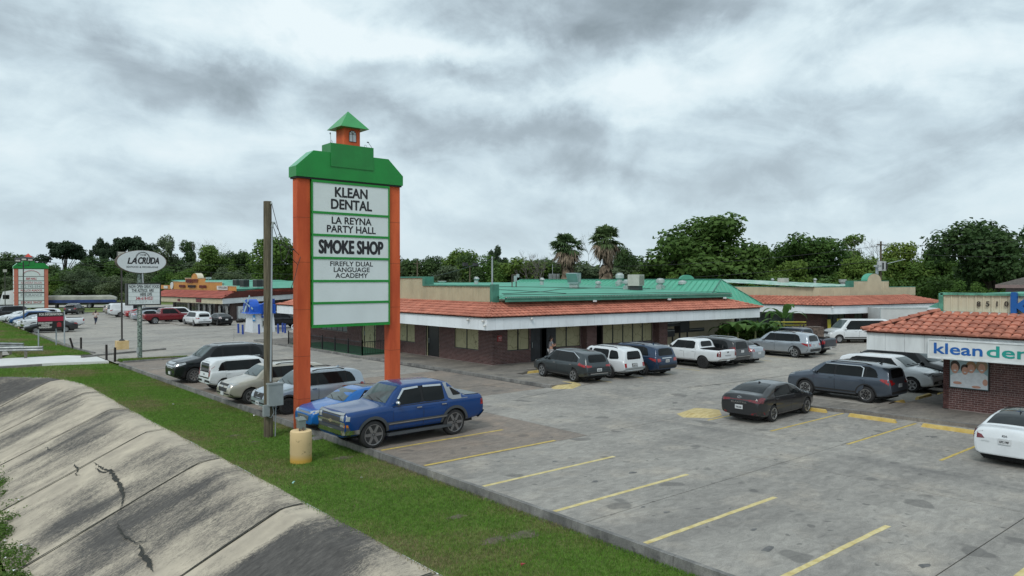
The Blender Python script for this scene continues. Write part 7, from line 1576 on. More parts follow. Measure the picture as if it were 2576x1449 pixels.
c = suv(4.77, 1.84, 1.68, 1.06, 1.03, 1.20, 1.86, 3.70, 2.86, .95, .36, boxy=.38, custom=[('w', wipers)], wst=(5, 'mid', .12), rails=(2.2, 3.7, .62, TRIM)); c['front'] = [([(-.50, .84), (.50, .84), (.52, .93), (-.52, .93)], TRIM), ([(-.46, .58), (.46, .58), (.50, .76), (-.50, .76)], TRIM)]
c['head'] = [[(.50, .78), (.74, .80), (.77, 1.0), (.56, .94)]]; c['plates'] = {'F': (.50, None)}; c['marks'] = [('BOWTIE', 'F', (0, .80), .08, .18, CHR)]
T = build_car(c, P_CHMP, 'champagne coloured crossover with its headlight beside the wooden pole', 'suv', group=GRP_L); place_car(T, c, 'FL', (12.1, 32.5), 181)
c = suv(4.14, 1.80, 1.62, 1.00, 1.00, 1.02, 1.55, 3.75, 2.57, .82, .33, zb=.30, boxy=.16, tumble=.16, kr=.07, mirrorm=P_WHT); c['tail'] = [[(.60, .80), (.76, .78), (.78, 1.28), (.66, 1.32), (.64, 1.1), (.70, 1.0)]]; c.pop('tailS'); c['rw'] = rnd([(-.60, .98), (.58, .98), (.52, 1.48), (-.52, 1.48)])
c['rear'] = [([(-.62, .74), (.62, .74), (.60, .97), (-.60, .97)], P_WHT)]; c['plates'] = {'B': (.52, None)}; c['extra'] = [('tail_surround', [(-.68, .68), (.68, .68), (.66, 1.02), (-.66, 1.02)], 'B', CGL, .005)]; c['marks'] = [('OVAL', 'B', (0, .86), .07, .12, PRINT)]
T = build_car(c, P_WHT, 'white boxy hatchback parked nose in, showing tall red tail lamps', 'hatchback', group=GRP_L); place_car(T, c, 'RR', (12.45, 36.9), 1)
c = suv(5.29, 2.03, 1.93, 1.22, 1.20, 1.40, 2.06, 4.30, 3.075, .98, .41, zb=.30, boxy=.30, custom=[('w', wipers)], wst=(8, 'mid', .08), rimm=mat('bright_alloy', (.5, .5, .51), .2, metal=.9), rails=(2.3, 4.5, .70, CHR), handlem=CHR, mirrorm=P_BLK)
c['front'] = [([(-.46, .80), (.46, .80), (.54, 1.13), (-.54, 1.13)], CHR), ([(-.42, .83), (.42, .83), (.48, 1.09), (-.48, 1.09)], mat('barred_grille', (.05, .052, .055), .3, metal=.5, var=.8, vscale=3, stretch=(.1, .1, 16), col2=(.45, .45, .46)))]
c['chrline'] = [(1.75, 1.235), (4.55, 1.26), (4.55, 1.285), (1.75, 1.26)]; c['extra'] = [('fender_vent', [(1.42, .98), (1.62, 1.06), (1.86, 1.07), (1.72, .985)], 'S', CHR, .012), ('fog_lamp', [(.55, .60), (.68, .60), (.68, .70), (.55, .70)], 'F', CHR, .012)]; c['plates'] = {'F': (.55, None)}
c['head'] = [[(.56, .90), (.84, .93), (.86, 1.08), (.62, 1.02)]]; c['headS'] = [(.05, .92), (.55, 1.05), (.52, 1.14), (.1, 1.06)]
T = build_car(c, P_BLK, 'black full size suv with chrome grille, furthest of the cars facing the kerb', 'suv', group=GRP_L); place_car(T, c, 'FL', (12.25, 41.05), 181)
GRP_M = 'cars parked nose in along the central brick building'
c = suv(4.90, 1.92, 1.69, 1.05, 1.0, 1.15, 1.95, 3.45, 2.825, .98, .375, zb=.30, boxy=.50, kr=.15, wst=(5, 'mid', .13), tumble=.36, handlem=CHR); c['chrline'] = [(2.0, 1.60), (3.6, 1.585), (4.22, 1.30), (4.25, 1.33), (3.62, 1.61), (2.0, 1.625)]
c['tail'] = [[(.48, .88), (.80, .86), (.86, 1.02), (.70, .98), (.50, .96)]]; c['tailS'] = [(4.22, .96), (4.78, .86), (4.82, .98), (4.5, 1.04), (4.32, 1.10)]; c['plates'] = {'B': (.72, 'NRT-0268')}; c['rear'] = [([(-.6, .50), (.6, .50), (.62, .54), (-.62, .54)], CHR)]
T = build_car(c, P_GREY, 'dark grey green crossover nearest the brick corner, chrome window line', 'suv', group=GRP_M); place_car(T, c, 'RL', (28.05, 28.25), 84)
c = suv(4.65, 1.80, 1.74, 1.04, 1.04, 1.25, 1.75, 3.75, 2.675, .78, .38, zb=.36, boxy=.20, tumble=.22, pil=False, flare=.07, flarem=mat('silver_cladding', (.33, .35, .36), .4), kr=.05, rails=(2.0, 3.9, .6, TRIM)); c['trim']['rear_bumper_trim'] = ([(-.82, .42), (.82, .42), (.84, .66), (-.84, .66)], 'B', MATS['silver_cladding'], .04); c['tail'] = [[(.66, .68), (.82, .68), (.82, .90), (.66, .90)]]; c.pop('tailS'); c['plates'] = {'B': (.78, 'KZF-T381')}; c['rear'] = [([(-.22, .68), (.22, .68), (.22, .88), (-.22, .88)], TRIM)]
T = build_car(c, P_WHT, 'white older four wheel drive with roof rack beside the grey crossover', 'suv', group=GRP_M); place_car(T, c, 'RL', (30.75, 28.15), 90)
EXPL = suv(5.05, 2.0, 1.78, 1.12, 1.10, 1.25, 1.95, 3.85, 3.025, .95, .385, zb=.30, boxy=.40, kr=.10, wst=(5, 'mid', .13), flare=.05, rails=(2.2, 3.9, .66, TRIM), fin=4.0, finm=P_DBL)
EXPL['tail'] = [[(.56, .86), (.84, .84), (.86, 1.04), (.58, 1.02)]]; EXPL['tailS'] = [(4.45, 1.04), (4.95, .84), (4.95, 1.02), (4.6, 1.08)]; EXPL['rear'] = [([(-.42, 1.02), (.42, 1.02), (.42, 1.07), (-.42, 1.07)], CHR)]; EXPL['plates'] = {'B': (.88, 'PCS-0826')}
EXPL['trim'] = {'rear_bumper_trim': ([(-.90, .34), (.90, .34), (.92, .66), (-.92, .66)], 'B', TRIM, .012), 'sill': ([(1.5, .22), (3.5, .22), (3.5, .40), (1.5, .40)], 'S', TRIM, .009), 'sill_strip': ([(1.55, .41), (3.45, .41), (3.45, .44), (1.55, .44)], 'S', CHR, .012)}
T = build_car(EXPL, P_DBL, 'steel blue suv with red corner lamps right of the white four wheel drive', 'suv', group=GRP_M); place_car(T, EXPL, 'RL', (33.05, 27.65), 90)
c = pickup(5.39, 1.89, 1.79, 1.17, 1.14, 1.45, 2.10, 3.78, 1.20, 3.235, .93, .40, zb=.46, wst=OFFB, rimm=RIMD, flare=.07, flarem=P_WHT, mirrorm=TRIM, ww=.26); c['tail'] = [[(.74, .80), (.90, .80), (.90, 1.14), (.74, 1.14)]]; c['tlm'] = mat('deep_red_lamp', (.16, .006, .01), .2, coat=.7)
c['marks'] = [('TACOMA', 'B', (0, .86), .07, .62, mat('grey_emboss', (.12, .12, .13), .5))]; c['rear'] = [([(-.08, 1.02), (.08, 1.02), (.08, 1.10), (-.08, 1.10)], TRIM)]; c['plates'] = {'B': (.60, None)}
def steps(T, c, bvh, pm):
 for sg in (-1, 1): MB().tube([(-.9, sg * .8, .44), (1.2, sg * .8, .44)], .03, 6).build('step_bar', TRIM, T)
c['custom'] = [('s', steps)]
T = build_car(c, P_WHT, 'white crew cab pickup with black wheels and open bed, tailgate to the lot', 'pickup truck', group=GRP_M); place_car(T, c, 'RL', (38.5, 27.4), 90)
VANM = suv(5.15, 2.0, 1.75, 1.05, 1.02, 1.05, 1.75, 4.3, 3.08, .98, .345, zb=.30, boxy=.22, kr=.07, tumble=.22, rails=(2.2, 4.3, .66, CHR), custom=[]); VANM['tail'] = [[(.72, .85), (.92, .85), (.92, 1.25), (.74, 1.25)]]; VANM['tailS'] = [(4.95, .86), (5.1, .86), (5.08, 1.22), (4.98, 1.22)]; VANM['plates'] = {'B': (.95, None)}; VANM['rear'] = [([(-.85, .62), (.85, .62), (.85, .65), (-.85, .65)], CHR)]; VANM['trim'].pop('rear_bumper_trim')
T = build_car(VANM, P_CHAR, 'dark grey minivan with silver roof rails right of the white pickup', 'minivan', group=GRP_M); place_car(T, VANM, 'RR', (42.45, 27.6), 90)
SED2 = sedan(4.30, 1.70, 1.46, .93, .88, 1.1, 1.85, 2.95, 3.75, 1.08, 2.55, .85, .30); SED2['tail'] = [[(.52, .80), (.78, .78), (.78, .96), (.56, .96)]]
T = build_car(SED2, P_SILV, 'small silver sedan tucked right of the dark grey minivan', 'sedan', group=GRP_M); place_car(T, SED2, 'RR', (44.6, 27.65), 90)
c = scaled(EXPL, finm=P_SILV); c['plates'] = {'B': (.88, None)}
T = build_car(c, P_SILV, 'large silver suv with its full left side in view, before the banana plants', 'suv', group=GRP_M); place_car(T, c, 'RL', (48.8, 27.0), 92)
FT = pickup(5.70, 2.0, 1.92, 1.22, 1.18, 1.5, 2.15, 3.95, 1.24, 3.6, .98, .40, zb=.44); FT['tail'] = [[(.82, .86), (.96, .86), (.96, 1.16), (.82, 1.16)]]; FT['rear'] = []
T = build_car(FT, P_DKN, 'dark navy pickup half hidden behind the large silver suv', 'pickup truck', group=GRP_M); place_car(T, FT, 'RR', (53.3, 27.3), 90)
c = sedan(4.68, 1.83, 1.42, .94, .84, 1.15, 1.98, 3.05, 4.18, 1.12, 2.72, .90, .335, wst=(5, 'mid', .10), fin=3.15); c['rglass'] = glass_mat('rear_screen_glass', (.02, .024, .026), .05)
c['tail'] = [[(.40, .86), (.86, .80), (.88, .98), (.70, .93), (.40, .93)], [(0, .885), (.42, .885), (.42, .915), (0, .915)]]; c['tailS'] = [(4.22, .97), (4.62, .80), (4.62, .96), (4.4, 1.02)]
c['marks'] = [('OVAL', 'B', (0, .985), .085, .16, CHR), ('ELANTRA', 'B', (0, .80), .055, .66, CHR)]; c['plates'] = {'B': (.62, 'TWS-6340')}; c['tlm'] = mat('dark_tail_lamp', (.14, .006, .012), .2, coat=.8, var=.4, vscale=7)
c['rear'] = [([(-.86, .36), (-.50, .36), (-.55, .42), (-.86, .46)], MATS['dark_tail_lamp']), ([(.50, .36), (.86, .36), (.86, .46), (.55, .42)], MATS['dark_tail_lamp'])]
c['trim']['rear_bumper_trim'] = ([(-.82, .24), (.82, .24), (.84, .50), (.60, .34), (-.60, .34), (-.84, .50)], 'B', TRIM, .009)
T = build_car(c, P_CHAR, 'charcoal sedan seen from behind with full width red light bar', 'sedan'); place_car(T, c, 'RR', (26.15, 15.36), 2)
c = suv(4.95, 1.92, 1.74, 1.12, 1.10, 1.15, 1.85, 3.95, 2.857, .98, .38, zb=.30, boxy=.32, kr=.07, flare=.06, wst=(6, 'mid', .10), rimm=MATS['bright_alloy'], rails=(2.1, 4.0, .66, TRIM), fin=4.1)
c['chrline'] = [(1.9, 1.63), (3.55, 1.63), (3.72, 1.55), (3.70, 1.16), (3.66, 1.16), (3.67, 1.53), (3.53, 1.605), (1.9, 1.605)]; c['tail'] = [[(.50, .92), (.84, .88), (.86, 1.12), (.66, 1.10), (.64, 1.0), (.50, .99)]]; c['tailS'] = [(4.45, 1.08), (4.85, .88), (4.85, 1.10), (4.5, 1.14)]; c['rglass'] = CGL
T = build_car(c, P_SLATE, 'slate blue grey suv in profile beyond the charcoal sedan, split spoke wheels', 'suv'); place_car(T, c, 'RL', (33.4, 15.05), 90)
c = suv(4.81, 1.90, 1.70, 1.08, 1.04, 1.18, 1.92, 3.55, 2.815, .95, .37, zb=.30, boxy=.40, custom=[('w', wipers)], fin=3.8, mirrorm=P_WHT); c['front'] = [([(-.60, .82), (.60, .82), (.56, .98), (-.56, .98)], TRIM), ([(-.72, .36), (.72, .36), (.66, .60), (-.66, .60)], TRIM)]; c['head'] = [[(.56, .86), (.84, .84), (.85, .96), (.58, .98)]]
T = build_car(c, P_WHT, 'white crossover facing the dental office with its black lower grille', 'suv'); place_car(T, c, 'FR', (38.2, 15.0), -90)
c = scaled(EXPL, custom=[]); T = build_car(scaled(EXPL, chrline=[(1.5, 1.13), (4.3, 1.15), (4.3, 1.17), (1.5, 1.15)]), P_BLK, 'black suv mostly hidden behind the white crossover and the dental office corner', 'suv'); place_car(T, EXPL, 'FR', (40.9, 14.9), -90)
c = sedan(4.86, 1.86, 1.46, .96, .88, 1.18, 2.0, 3.1, 4.25, 1.12, 2.80, .95, .34, fin=3.3, rglass=MATS['rear_screen_glass']); c['tail'] = [[(.52, .80), (.86, .78), (.88, .98), (.60, .90)]]; c['tlm'] = MATS['dark_tail_lamp']; c['marks'] = [('KIA', 'B', (0, .92), .06, .13, PRINT), ('OPTIMA', 'B', (.50, .72), .03, .22, GALV)]
c['plates'] = {'B': (.76, 'KPC-1987')}; c['extra'] = [('black_roof', [(1.75, -.58), (3.35, -.56), (3.35, .56), (1.75, .58)], 'T', mat('gloss_black_roof', (.012, .014, .015), .15, coat=.6), .006)]; c['trim']['rear_bumper_trim'] = ([(-.80, .22), (.80, .22), (.82, .44), (.70, .36), (-.70, .36), (-.82, .44)], 'B', TRIM, .009); c['rear'] = [([(-.86, .56), (-.60, .54), (-.60, .57), (-.86, .60)], MATS['dark_tail_lamp'])]
T = build_car(c, P_WHT, 'white sedan with black roof cut off by the right edge', 'sedan'); place_car(T, c, 'RL', (26.12, 8.1), 1)
c = suv(5.50, 2.02, 2.08, 1.16, 1.12, 1.0, 1.75, 5.2, 3.51, .82, .37, zb=.36, boxy=.14, kr=.04, kf=.10, tumble=.14, rimm=mat('steel_wheel', (.30, .31, .32), .5), wst=(8, 'off')); c['qwin'] = [rnd([(3.5, 1.22), (5.1, 1.22), (5.08, 1.88), (3.5, 1.88)])]; c['doors'] = [c['doors'][0], [(2.6, .5), (3.4, .5), (3.4, 1.16), (2.6, 1.16)]]; c['dwin'] = [c['dwin'][0], rnd([(2.55, 1.22), (3.4, 1.22), (3.4, 1.88), (2.55, 1.88)])]; c['handles'] = [(2.3, 1.05), (2.7, 1.05)]
T = build_car(c, P_WHT, 'white passenger van standing in front of the far tile roofed shop', 'van'); place_car(T, c, 'FL', (62.75, 30.6), 144)
bx0 = wp(2213, 774, 65.8); T = thing('box_truck', 'white box truck behind the passenger van, partly hidden by the tile roof', 'truck', (bx0[0], bx0[1], 0), rad(-36))
MB().box(0, -.1, .75, 4.4, 1.9, 3.0).build('cargo_box', mat('dirty_white_box', (.50, .51, .50), .6, var=.08, vscale=1.5), T); MB().box(-.03, -.13, 2.92, 4.43, -.09, 3.04).box(-.03, -.13, .72, .03, -.09, 2.9).build('box_trim', GALV, T)
MB().hexa([(4.4, 0, .5), (6.0, 0, .5), (6.0, 2.0, .5), (4.4, 2.0, .5), (4.4, .08, 2.7), (5.3, .08, 2.6), (5.3, 1.9, 2.6), (4.4, 1.9, 2.7)]).build('cab', P_WHT, T); tm, rm = wheel_meshes(.42, .26, (8, 'off'), MATS['steel_wheel'])
for x in (.9, 5.1):
 for y in (.1, 1.9): w_ = link('wheel', tm, T, (x, y, .42), (0, 0, math.pi if y < 1 else 0)); link('rim', rm, w_)
GRP_F = 'cars parked facing the kerb at the far left'; GRP_A = 'cars parked along the orange market building'
def sv(L=4.7, H=1.72, **k): return suv(L, 1.88, H, 1.08, 1.05, 1.2, 1.85, L - 1.1, L * .585, .93, .36, **k)
FAR_SUV = sv(); FAR_BIG = suv(5.2, 2.0, 1.88, 1.18, 1.15, 1.3, 1.95, 4.2, 3.0, .98, .40, zb=.3); FAR_SED = sedan(4.8, 1.82, 1.44, .94, .88, 1.15, 1.95, 3.05, 4.1, 1.10, 2.75, .93, .33); FAR_PK = pickup(5.8, 2.02, 1.95, 1.24, 1.2, 1.5, 2.15, 3.95, 1.28, 3.6, 1.0, .42, zb=.46)
CAMRY = sedan(4.78, 1.78, 1.42, .92, .86, 1.15, 1.95, 3.0, 4.0, 1.05, 2.67, .95, .31, wst=(10, 'mid'))
RAMT = scaled(FAR_PK, flare=.05)
for c, pm, lb, cat, ref, pos, hd, grp in [
 (CAMRY, P_CHAR, 'dark grey older sedan behind the information board', 'sedan', 'FL', (11.1, 89.6), 180, GRP_F), (RAMT, P_WHT, 'white full size pickup beside the dark grey older sedan', 'pickup truck', 'FL', (11.5, 94.2), 181, GRP_F),
 (FAR_SED, P_WHT, 'white sedan left of the white full size pickup', 'sedan', 'FL', (11.3, 98.0), 181, GRP_F), (FAR_SED, P_SILV, 'silver sedan between the white sedan and the blue suv', 'sedan', 'FL', (11.4, 101.3), 181, GRP_F),
 (FAR_SUV, P_LBL, 'medium blue suv in the far kerb row', 'suv', 'FL', (11.3, 104.8), 181, GRP_F), (FAR_SUV, P_WHT, 'white suv just beyond the medium blue suv', 'suv', 'FL', (11.6, 109.5), 181, GRP_F),
 (FAR_SED, P_WHT, 'white sedan showing its roof in front of the dark suv', 'sedan', 'FL', (11.2, 114.0), 181, GRP_F), (FAR_SUV, P_WHT, 'white suv with roof rack near the salmon pylon base', 'suv', 'FL', (13.3, 113.5), 181, GRP_F),
 (FAR_BIG, P_CHAR, 'dark grey large suv at the left edge in front of the truck cab', 'suv', 'FL', (10.5, 122.0), 200, GRP_F),
 (FAR_SUV, P_CHAR, 'dark grey suv driving alone across the far lot', 'suv', 'RR', (22.2, 133.6), 64, None),
 (FAR_SUV, P_BEI, 'beige suv furthest in the market row, left of the white cargo van', 'suv', 'RR', (25.9, 127.5), 2, GRP_A),
 (FAR_SED, P_RED, 'red sedan between the cargo van and the dark sedan', 'sedan', 'RR', (26.2, 114.9), 0, GRP_A), (FAR_SED, P_CHAR, 'dark grey sedan in the market row behind the oval sign post', 'sedan', 'RR', (26.0, 111.2), 0, GRP_A),
 (FAR_SED, P_SILV, 'silver sedan with blue plate seen past the oval sign post', 'sedan', 'RR', (25.2, 106.6), 0, GRP_A), (FAR_BIG, P_WHT, 'white suv hidden behind the maroon pickup', 'suv', 'RR', (27.6, 102.6), 0, GRP_A),
 (FAR_SUV, P_BLK, 'black suv half hidden behind the maroon pickup and the post', 'suv', 'RR', (26.8, 110.0), 0, GRP_A)]:
 T = build_car(c, pm, lb, cat, near=False, group=grp); place_car(T, c, ref, pos, hd)
c = scaled(FAR_PK, wst=(6, 'mid', .1)); c.pop('plates'); T = build_car(c, P_MAR, 'maroon crew cab pickup broadside in front of the market', 'pickup truck', near=False, group=GRP_A); place_car(T, c, 'RR', (24.75, 98.5), 0)
c = sv(5.0, 1.76, fin=None); c['tail'] = [[(.55, .92), (.86, .90), (.86, 1.06), (.6, 1.02)]]; c['plates'] = {'B': (.8, None)}
T = build_car(c, P_WHT, 'white crossover with its tail to the lot beside the concrete island', 'suv', near=False, group=GRP_A); place_car(T, c, 'RL', (27.0, 90.7), 93)
c = sedan(4.46, 1.74, 1.49, .95, .88, 1.0, 1.85, 2.75, 4.0, 1.15, 2.70, .85, .31); c['tail'] = [[(.58, .85), (.82, .85), (.82, 1.1), (.62, 1.1)]]; c['tlm'] = mat('clear_tail_lamp', (.5, .42, .42), .2, coat=.7)
T = build_car(c, P_BLK, 'small black liftback with clear tail lamps beside the white crossover', 'hatchback', near=False, group=GRP_A); place_car(T, c, 'RL', (29.6, 90.3), 92)
c = suv(5.6, 2.0, 2.05, 1.15, 1.12, 1.0, 1.7, 5.3, 3.4, .85, .36, zb=.35, boxy=.12, kr=.04, tumble=.12); c['qwin'] = []; c['doors'] = c['doors'][:1]; c['dwin'] = c['dwin'][:1]; c['handles'] = c['handles'][:1]; c['tail'] = [[(.84, .85), (.94, .85), (.94, 1.15), (.84, 1.15)]]
T = build_car(c, P_WHT, 'white windowless cargo van in the market row', 'van', near=False, group=GRP_A); place_car(T, c, 'RR', (25.3, 119.5), 2)
T = build_car(FAR_PK, P_BLK, 'black pickup between the water kiosk and the orange pylon post', 'pickup truck', near=False); place_car(T, FAR_PK, 'RR', (31.6, 80.4), -4)
c = FAR_SUV; T = build_car(c, P_WHT, 'white suv nose showing beside the orange pylon post left edge', 'suv', near=False); place_car(T, c, 'FL', (31.8, 70.3), 178)
SM = thing('semi_truck', 'white semi truck pulling a flatbed with a grey and blue tarped load', 'truck', (*gp(95, 777), 0), rad(-18.4))
TARP = mat('grey_tarp', (.34, .34, .30), .8, var=.2, vscale=.8, bump=.4, bscale=3); BTARP = mat('blue_tarp', (.018, .045, .17), .6, var=.3, vscale=1.2, bump=.4, bscale=3)
MB().box(-.3, -1.1, 1.0, 14.4, 1.4, 1.12).hexa([(0, -.6, .7), (14, -.6, .7), (14, .8, .7), (0, .8, .7), (0, -.6, 1), (14, -.6, 1), (14, .8, 1), (0, .8, 1)]).build('flatbed', DKM, SM)
prof = [(-1.0, 1.62), (-.95, 2.2), (-.75, 2.45), (.95, 2.5), (1.15, 2.2), (1.2, 1.62)]; v = []; xs_t = [.2, .9, 1.5, 4, 7, 9, 12, 12.6, 13.2]
for i, x in enumerate(xs_t):
 k = {0: .55, 1: .92, 8: .55, 7: .9}.get(i, 1) ; v += [(x, y, 1.55 + (z - 1.55) * k + .03 * math.sin(i * 2.3 + y)) for y, z in prof]
o = MB().add(v, [(i * 6 + j, (i + 1) * 6 + j, (i + 1) * 6 + j + 1, i * 6 + j + 1) for i in range(8) for j in range(5)] + [(0, 1, 2, 3, 4, 5), (53, 52, 51, 50, 49, 48)]).build('tarp', TARP, SM); MB().box(.3, -1.06, 1.12, 13.1, 1.25, 1.66).build('tarp', BTARP, SM)
for x in (8.7, 13.3):
 for y in (-1.05, 1.05): w_ = link('wheel', tm, SM, (x, y, .5), (0, 0, math.pi if y < 0 else 0)); w_.scale = (1.15, 1.3, 1.15); link('rim', rm, w_)
for x in (-.6, -1.9, -6.6):
 for y in (-1.05, 1.05): w_ = link('wheel', tm, SM, (x, y, .5), (0, 0, math.pi if y < 0 else 0)); w_.scale = (1.15, 1.3, 1.15); link('rim', rm, w_)
[MB().box(3.0, q, .1, 3.3, q + .2, 1.0).build('landing_leg', DKM, SM) for q in (-1.0, .8)]
MB().hexa([(-5.9, -1.1, .9), (-2.6, -1.1, .9), (-2.6, 1.1, .9), (-5.9, 1.1, .9), (-5.3, -1.0, 3.3), (-2.6, -1.05, 3.75), (-2.6, 1.05, 3.75), (-5.3, 1.0, 3.3)]).hexa([(-7.6, -1.0, .7), (-5.9, -1.1, .7), (-5.9, 1.1, .7), (-7.6, 1.0, .7), (-7.4, -.8, 1.6), (-5.8, -.9, 2.0), (-5.8, .9, 2.0), (-7.4, .8, 1.6)]).build('cab', P_WHT, SM)
MB().box(-5.3, -1.13, 1.95, -4.3, -1.07, 2.7).build('window', CGL, SM); MB().box(-7, -.5, .6, 0, .5, .9).build('chassis', DKM, SM)

# ------------------------------------------------------------------ vegetation
def leaf_mat(name, c0, c1, tr=.35, scale=.35, rv=.18):
 m, nt, b = new_mat(name); N, L = nt.nodes, nt.links
 tc = N.new('ShaderNodeTexCoord'); no = N.new('ShaderNodeTexNoise'); no.inputs['Scale'].default_value = scale; no.inputs['Detail'].default_value = 8; no.inputs['Roughness'].default_value = .75; L.new(tc.outputs['Object'], no.inputs['Vector'])
 r = N.new('ShaderNodeValToRGB'); L.new(no.outputs[0], r.inputs[0]); e = r.color_ramp.elements; e[0].position = .36; e[1].position = .66; e[0].color = (*c0, 1); e[1].color = (*c1, 1)
 oi = N.new('ShaderNodeObjectInfo'); hs = N.new('ShaderNodeHueSaturation'); L.new(r.outputs[0], hs.inputs['Color'])
 mr = N.new('ShaderNodeMapRange'); L.new(oi.outputs['Random'], mr.inputs[0]); mr.inputs[3].default_value = 1 - rv; mr.inputs[4].default_value = 1 + rv; L.new(mr.outputs[0], hs.inputs['Value'])
 mh = N.new('ShaderNodeMapRange'); L.new(oi.outputs['Random'], mh.inputs[0]); mh.inputs[3].default_value = .515; mh.inputs[4].default_value = .485; L.new(mh.outputs[0], hs.inputs['Hue'])
 L.new(hs.outputs[0], b.inputs['Base Color']); b.inputs['Roughness'].default_value = .6; b.inputs['Specular IOR Level'].default_value = .2
 t = N.new('ShaderNodeBsdfTranslucent'); L.new(hs.outputs[0], t.inputs[0]); mx = N.new('ShaderNodeMixShader'); mx.inputs[0].default_value = tr
 L.new(b.outputs[0], mx.inputs[1]); L.new(t.outputs[0], mx.inputs[2]); L.new(mx.outputs[0], nt.nodes['Material Output'].inputs[0]); MATS[name] = m; return m
LV = {'dark': leaf_mat('leaf_dark', (.038, .078, .026), (.095, .155, .050)), 'mid': leaf_mat('leaf_mid', (.055, .115, .024), (.125, .210, .050)), 'bright': leaf_mat('leaf_bright', (.072, .14, .025), (.15, .24, .052)),
  'lime': leaf_mat('leaf_lime', (.10, .17, .03), (.20, .285, .06)), 'grey': leaf_mat('leaf_greyish', (.075, .11, .055), (.16, .21, .11)), 'pine': leaf_mat('leaf_pine', (.028, .055, .028), (.065, .105, .052))}
BARK = mat('tree_bark', (.07, .058, .045), .9, var=.35, vscale=3); TWIG = mat('grey_twigs', (.17, .155, .14), .9, var=.2)
def quads(name, P, Nn, S, m, seed=0, asp=.62):
 rs = np.random.RandomState(seed); n = len(P); Nn = Nn / np.linalg.norm(Nn, axis=1, keepdims=True)
 t = rs.normal(size=(n, 3)); a = np.cross(Nn, t); a /= np.linalg.norm(a, axis=1, keepdims=True) + 1e-9; b_ = np.cross(Nn, a); S = np.broadcast_to(S, (n,)) * rs.uniform(.6, 1.35, n)
 a = a * S[:, None]; b_ = b_ * (S * asp)[:, None]; k = Nn * (S * .25)[:, None]
 v = np.stack([P - a, P - b_ + k, P + a, P + b_ + k], 1).reshape(-1, 3)
 me = bpy.data.meshes.new(name); me.vertices.add(4 * n); me.loops.add(4 * n); me.polygons.add(n); me.vertices.foreach_set('co', v.ravel()); me.loops.foreach_set('vertex_index', np.arange(4 * n))
 me.polygons.foreach_set('loop_start', np.arange(0, 4 * n, 4)); me.polygons.foreach_set('loop_total', np.full(n, 4)); me.materials.append(m); me.update(); me.validate(); return me
def blob_points(rs, blobs, n, inner=.55):
 B_ = np.array(blobs); w = B_[:, 3] ** 2; idx = rs.choice(len(B_), n, p=w / w.sum()); d = rs.normal(size=(n, 3)); d /= np.linalg.norm(d, axis=1, keepdims=True)
 r = (inner + (1.06 - inner) * rs.rand(n) ** .5);
 r *= 1 + .16 * np.sin(7 * d[:, 0] + idx) * np.sin(6 * d[:, 1] + 2 * idx) + .10 * np.sin(15 * d[:, 2] + 3 * idx)
 P = B_[idx, :3] + d * (B_[idx, 3] * r)[:, None] * np.array([1, 1, .82]); N_ = d + np.array([0, 0, .55]) + rs.normal(size=(n, 3)) * .55; return P, N_
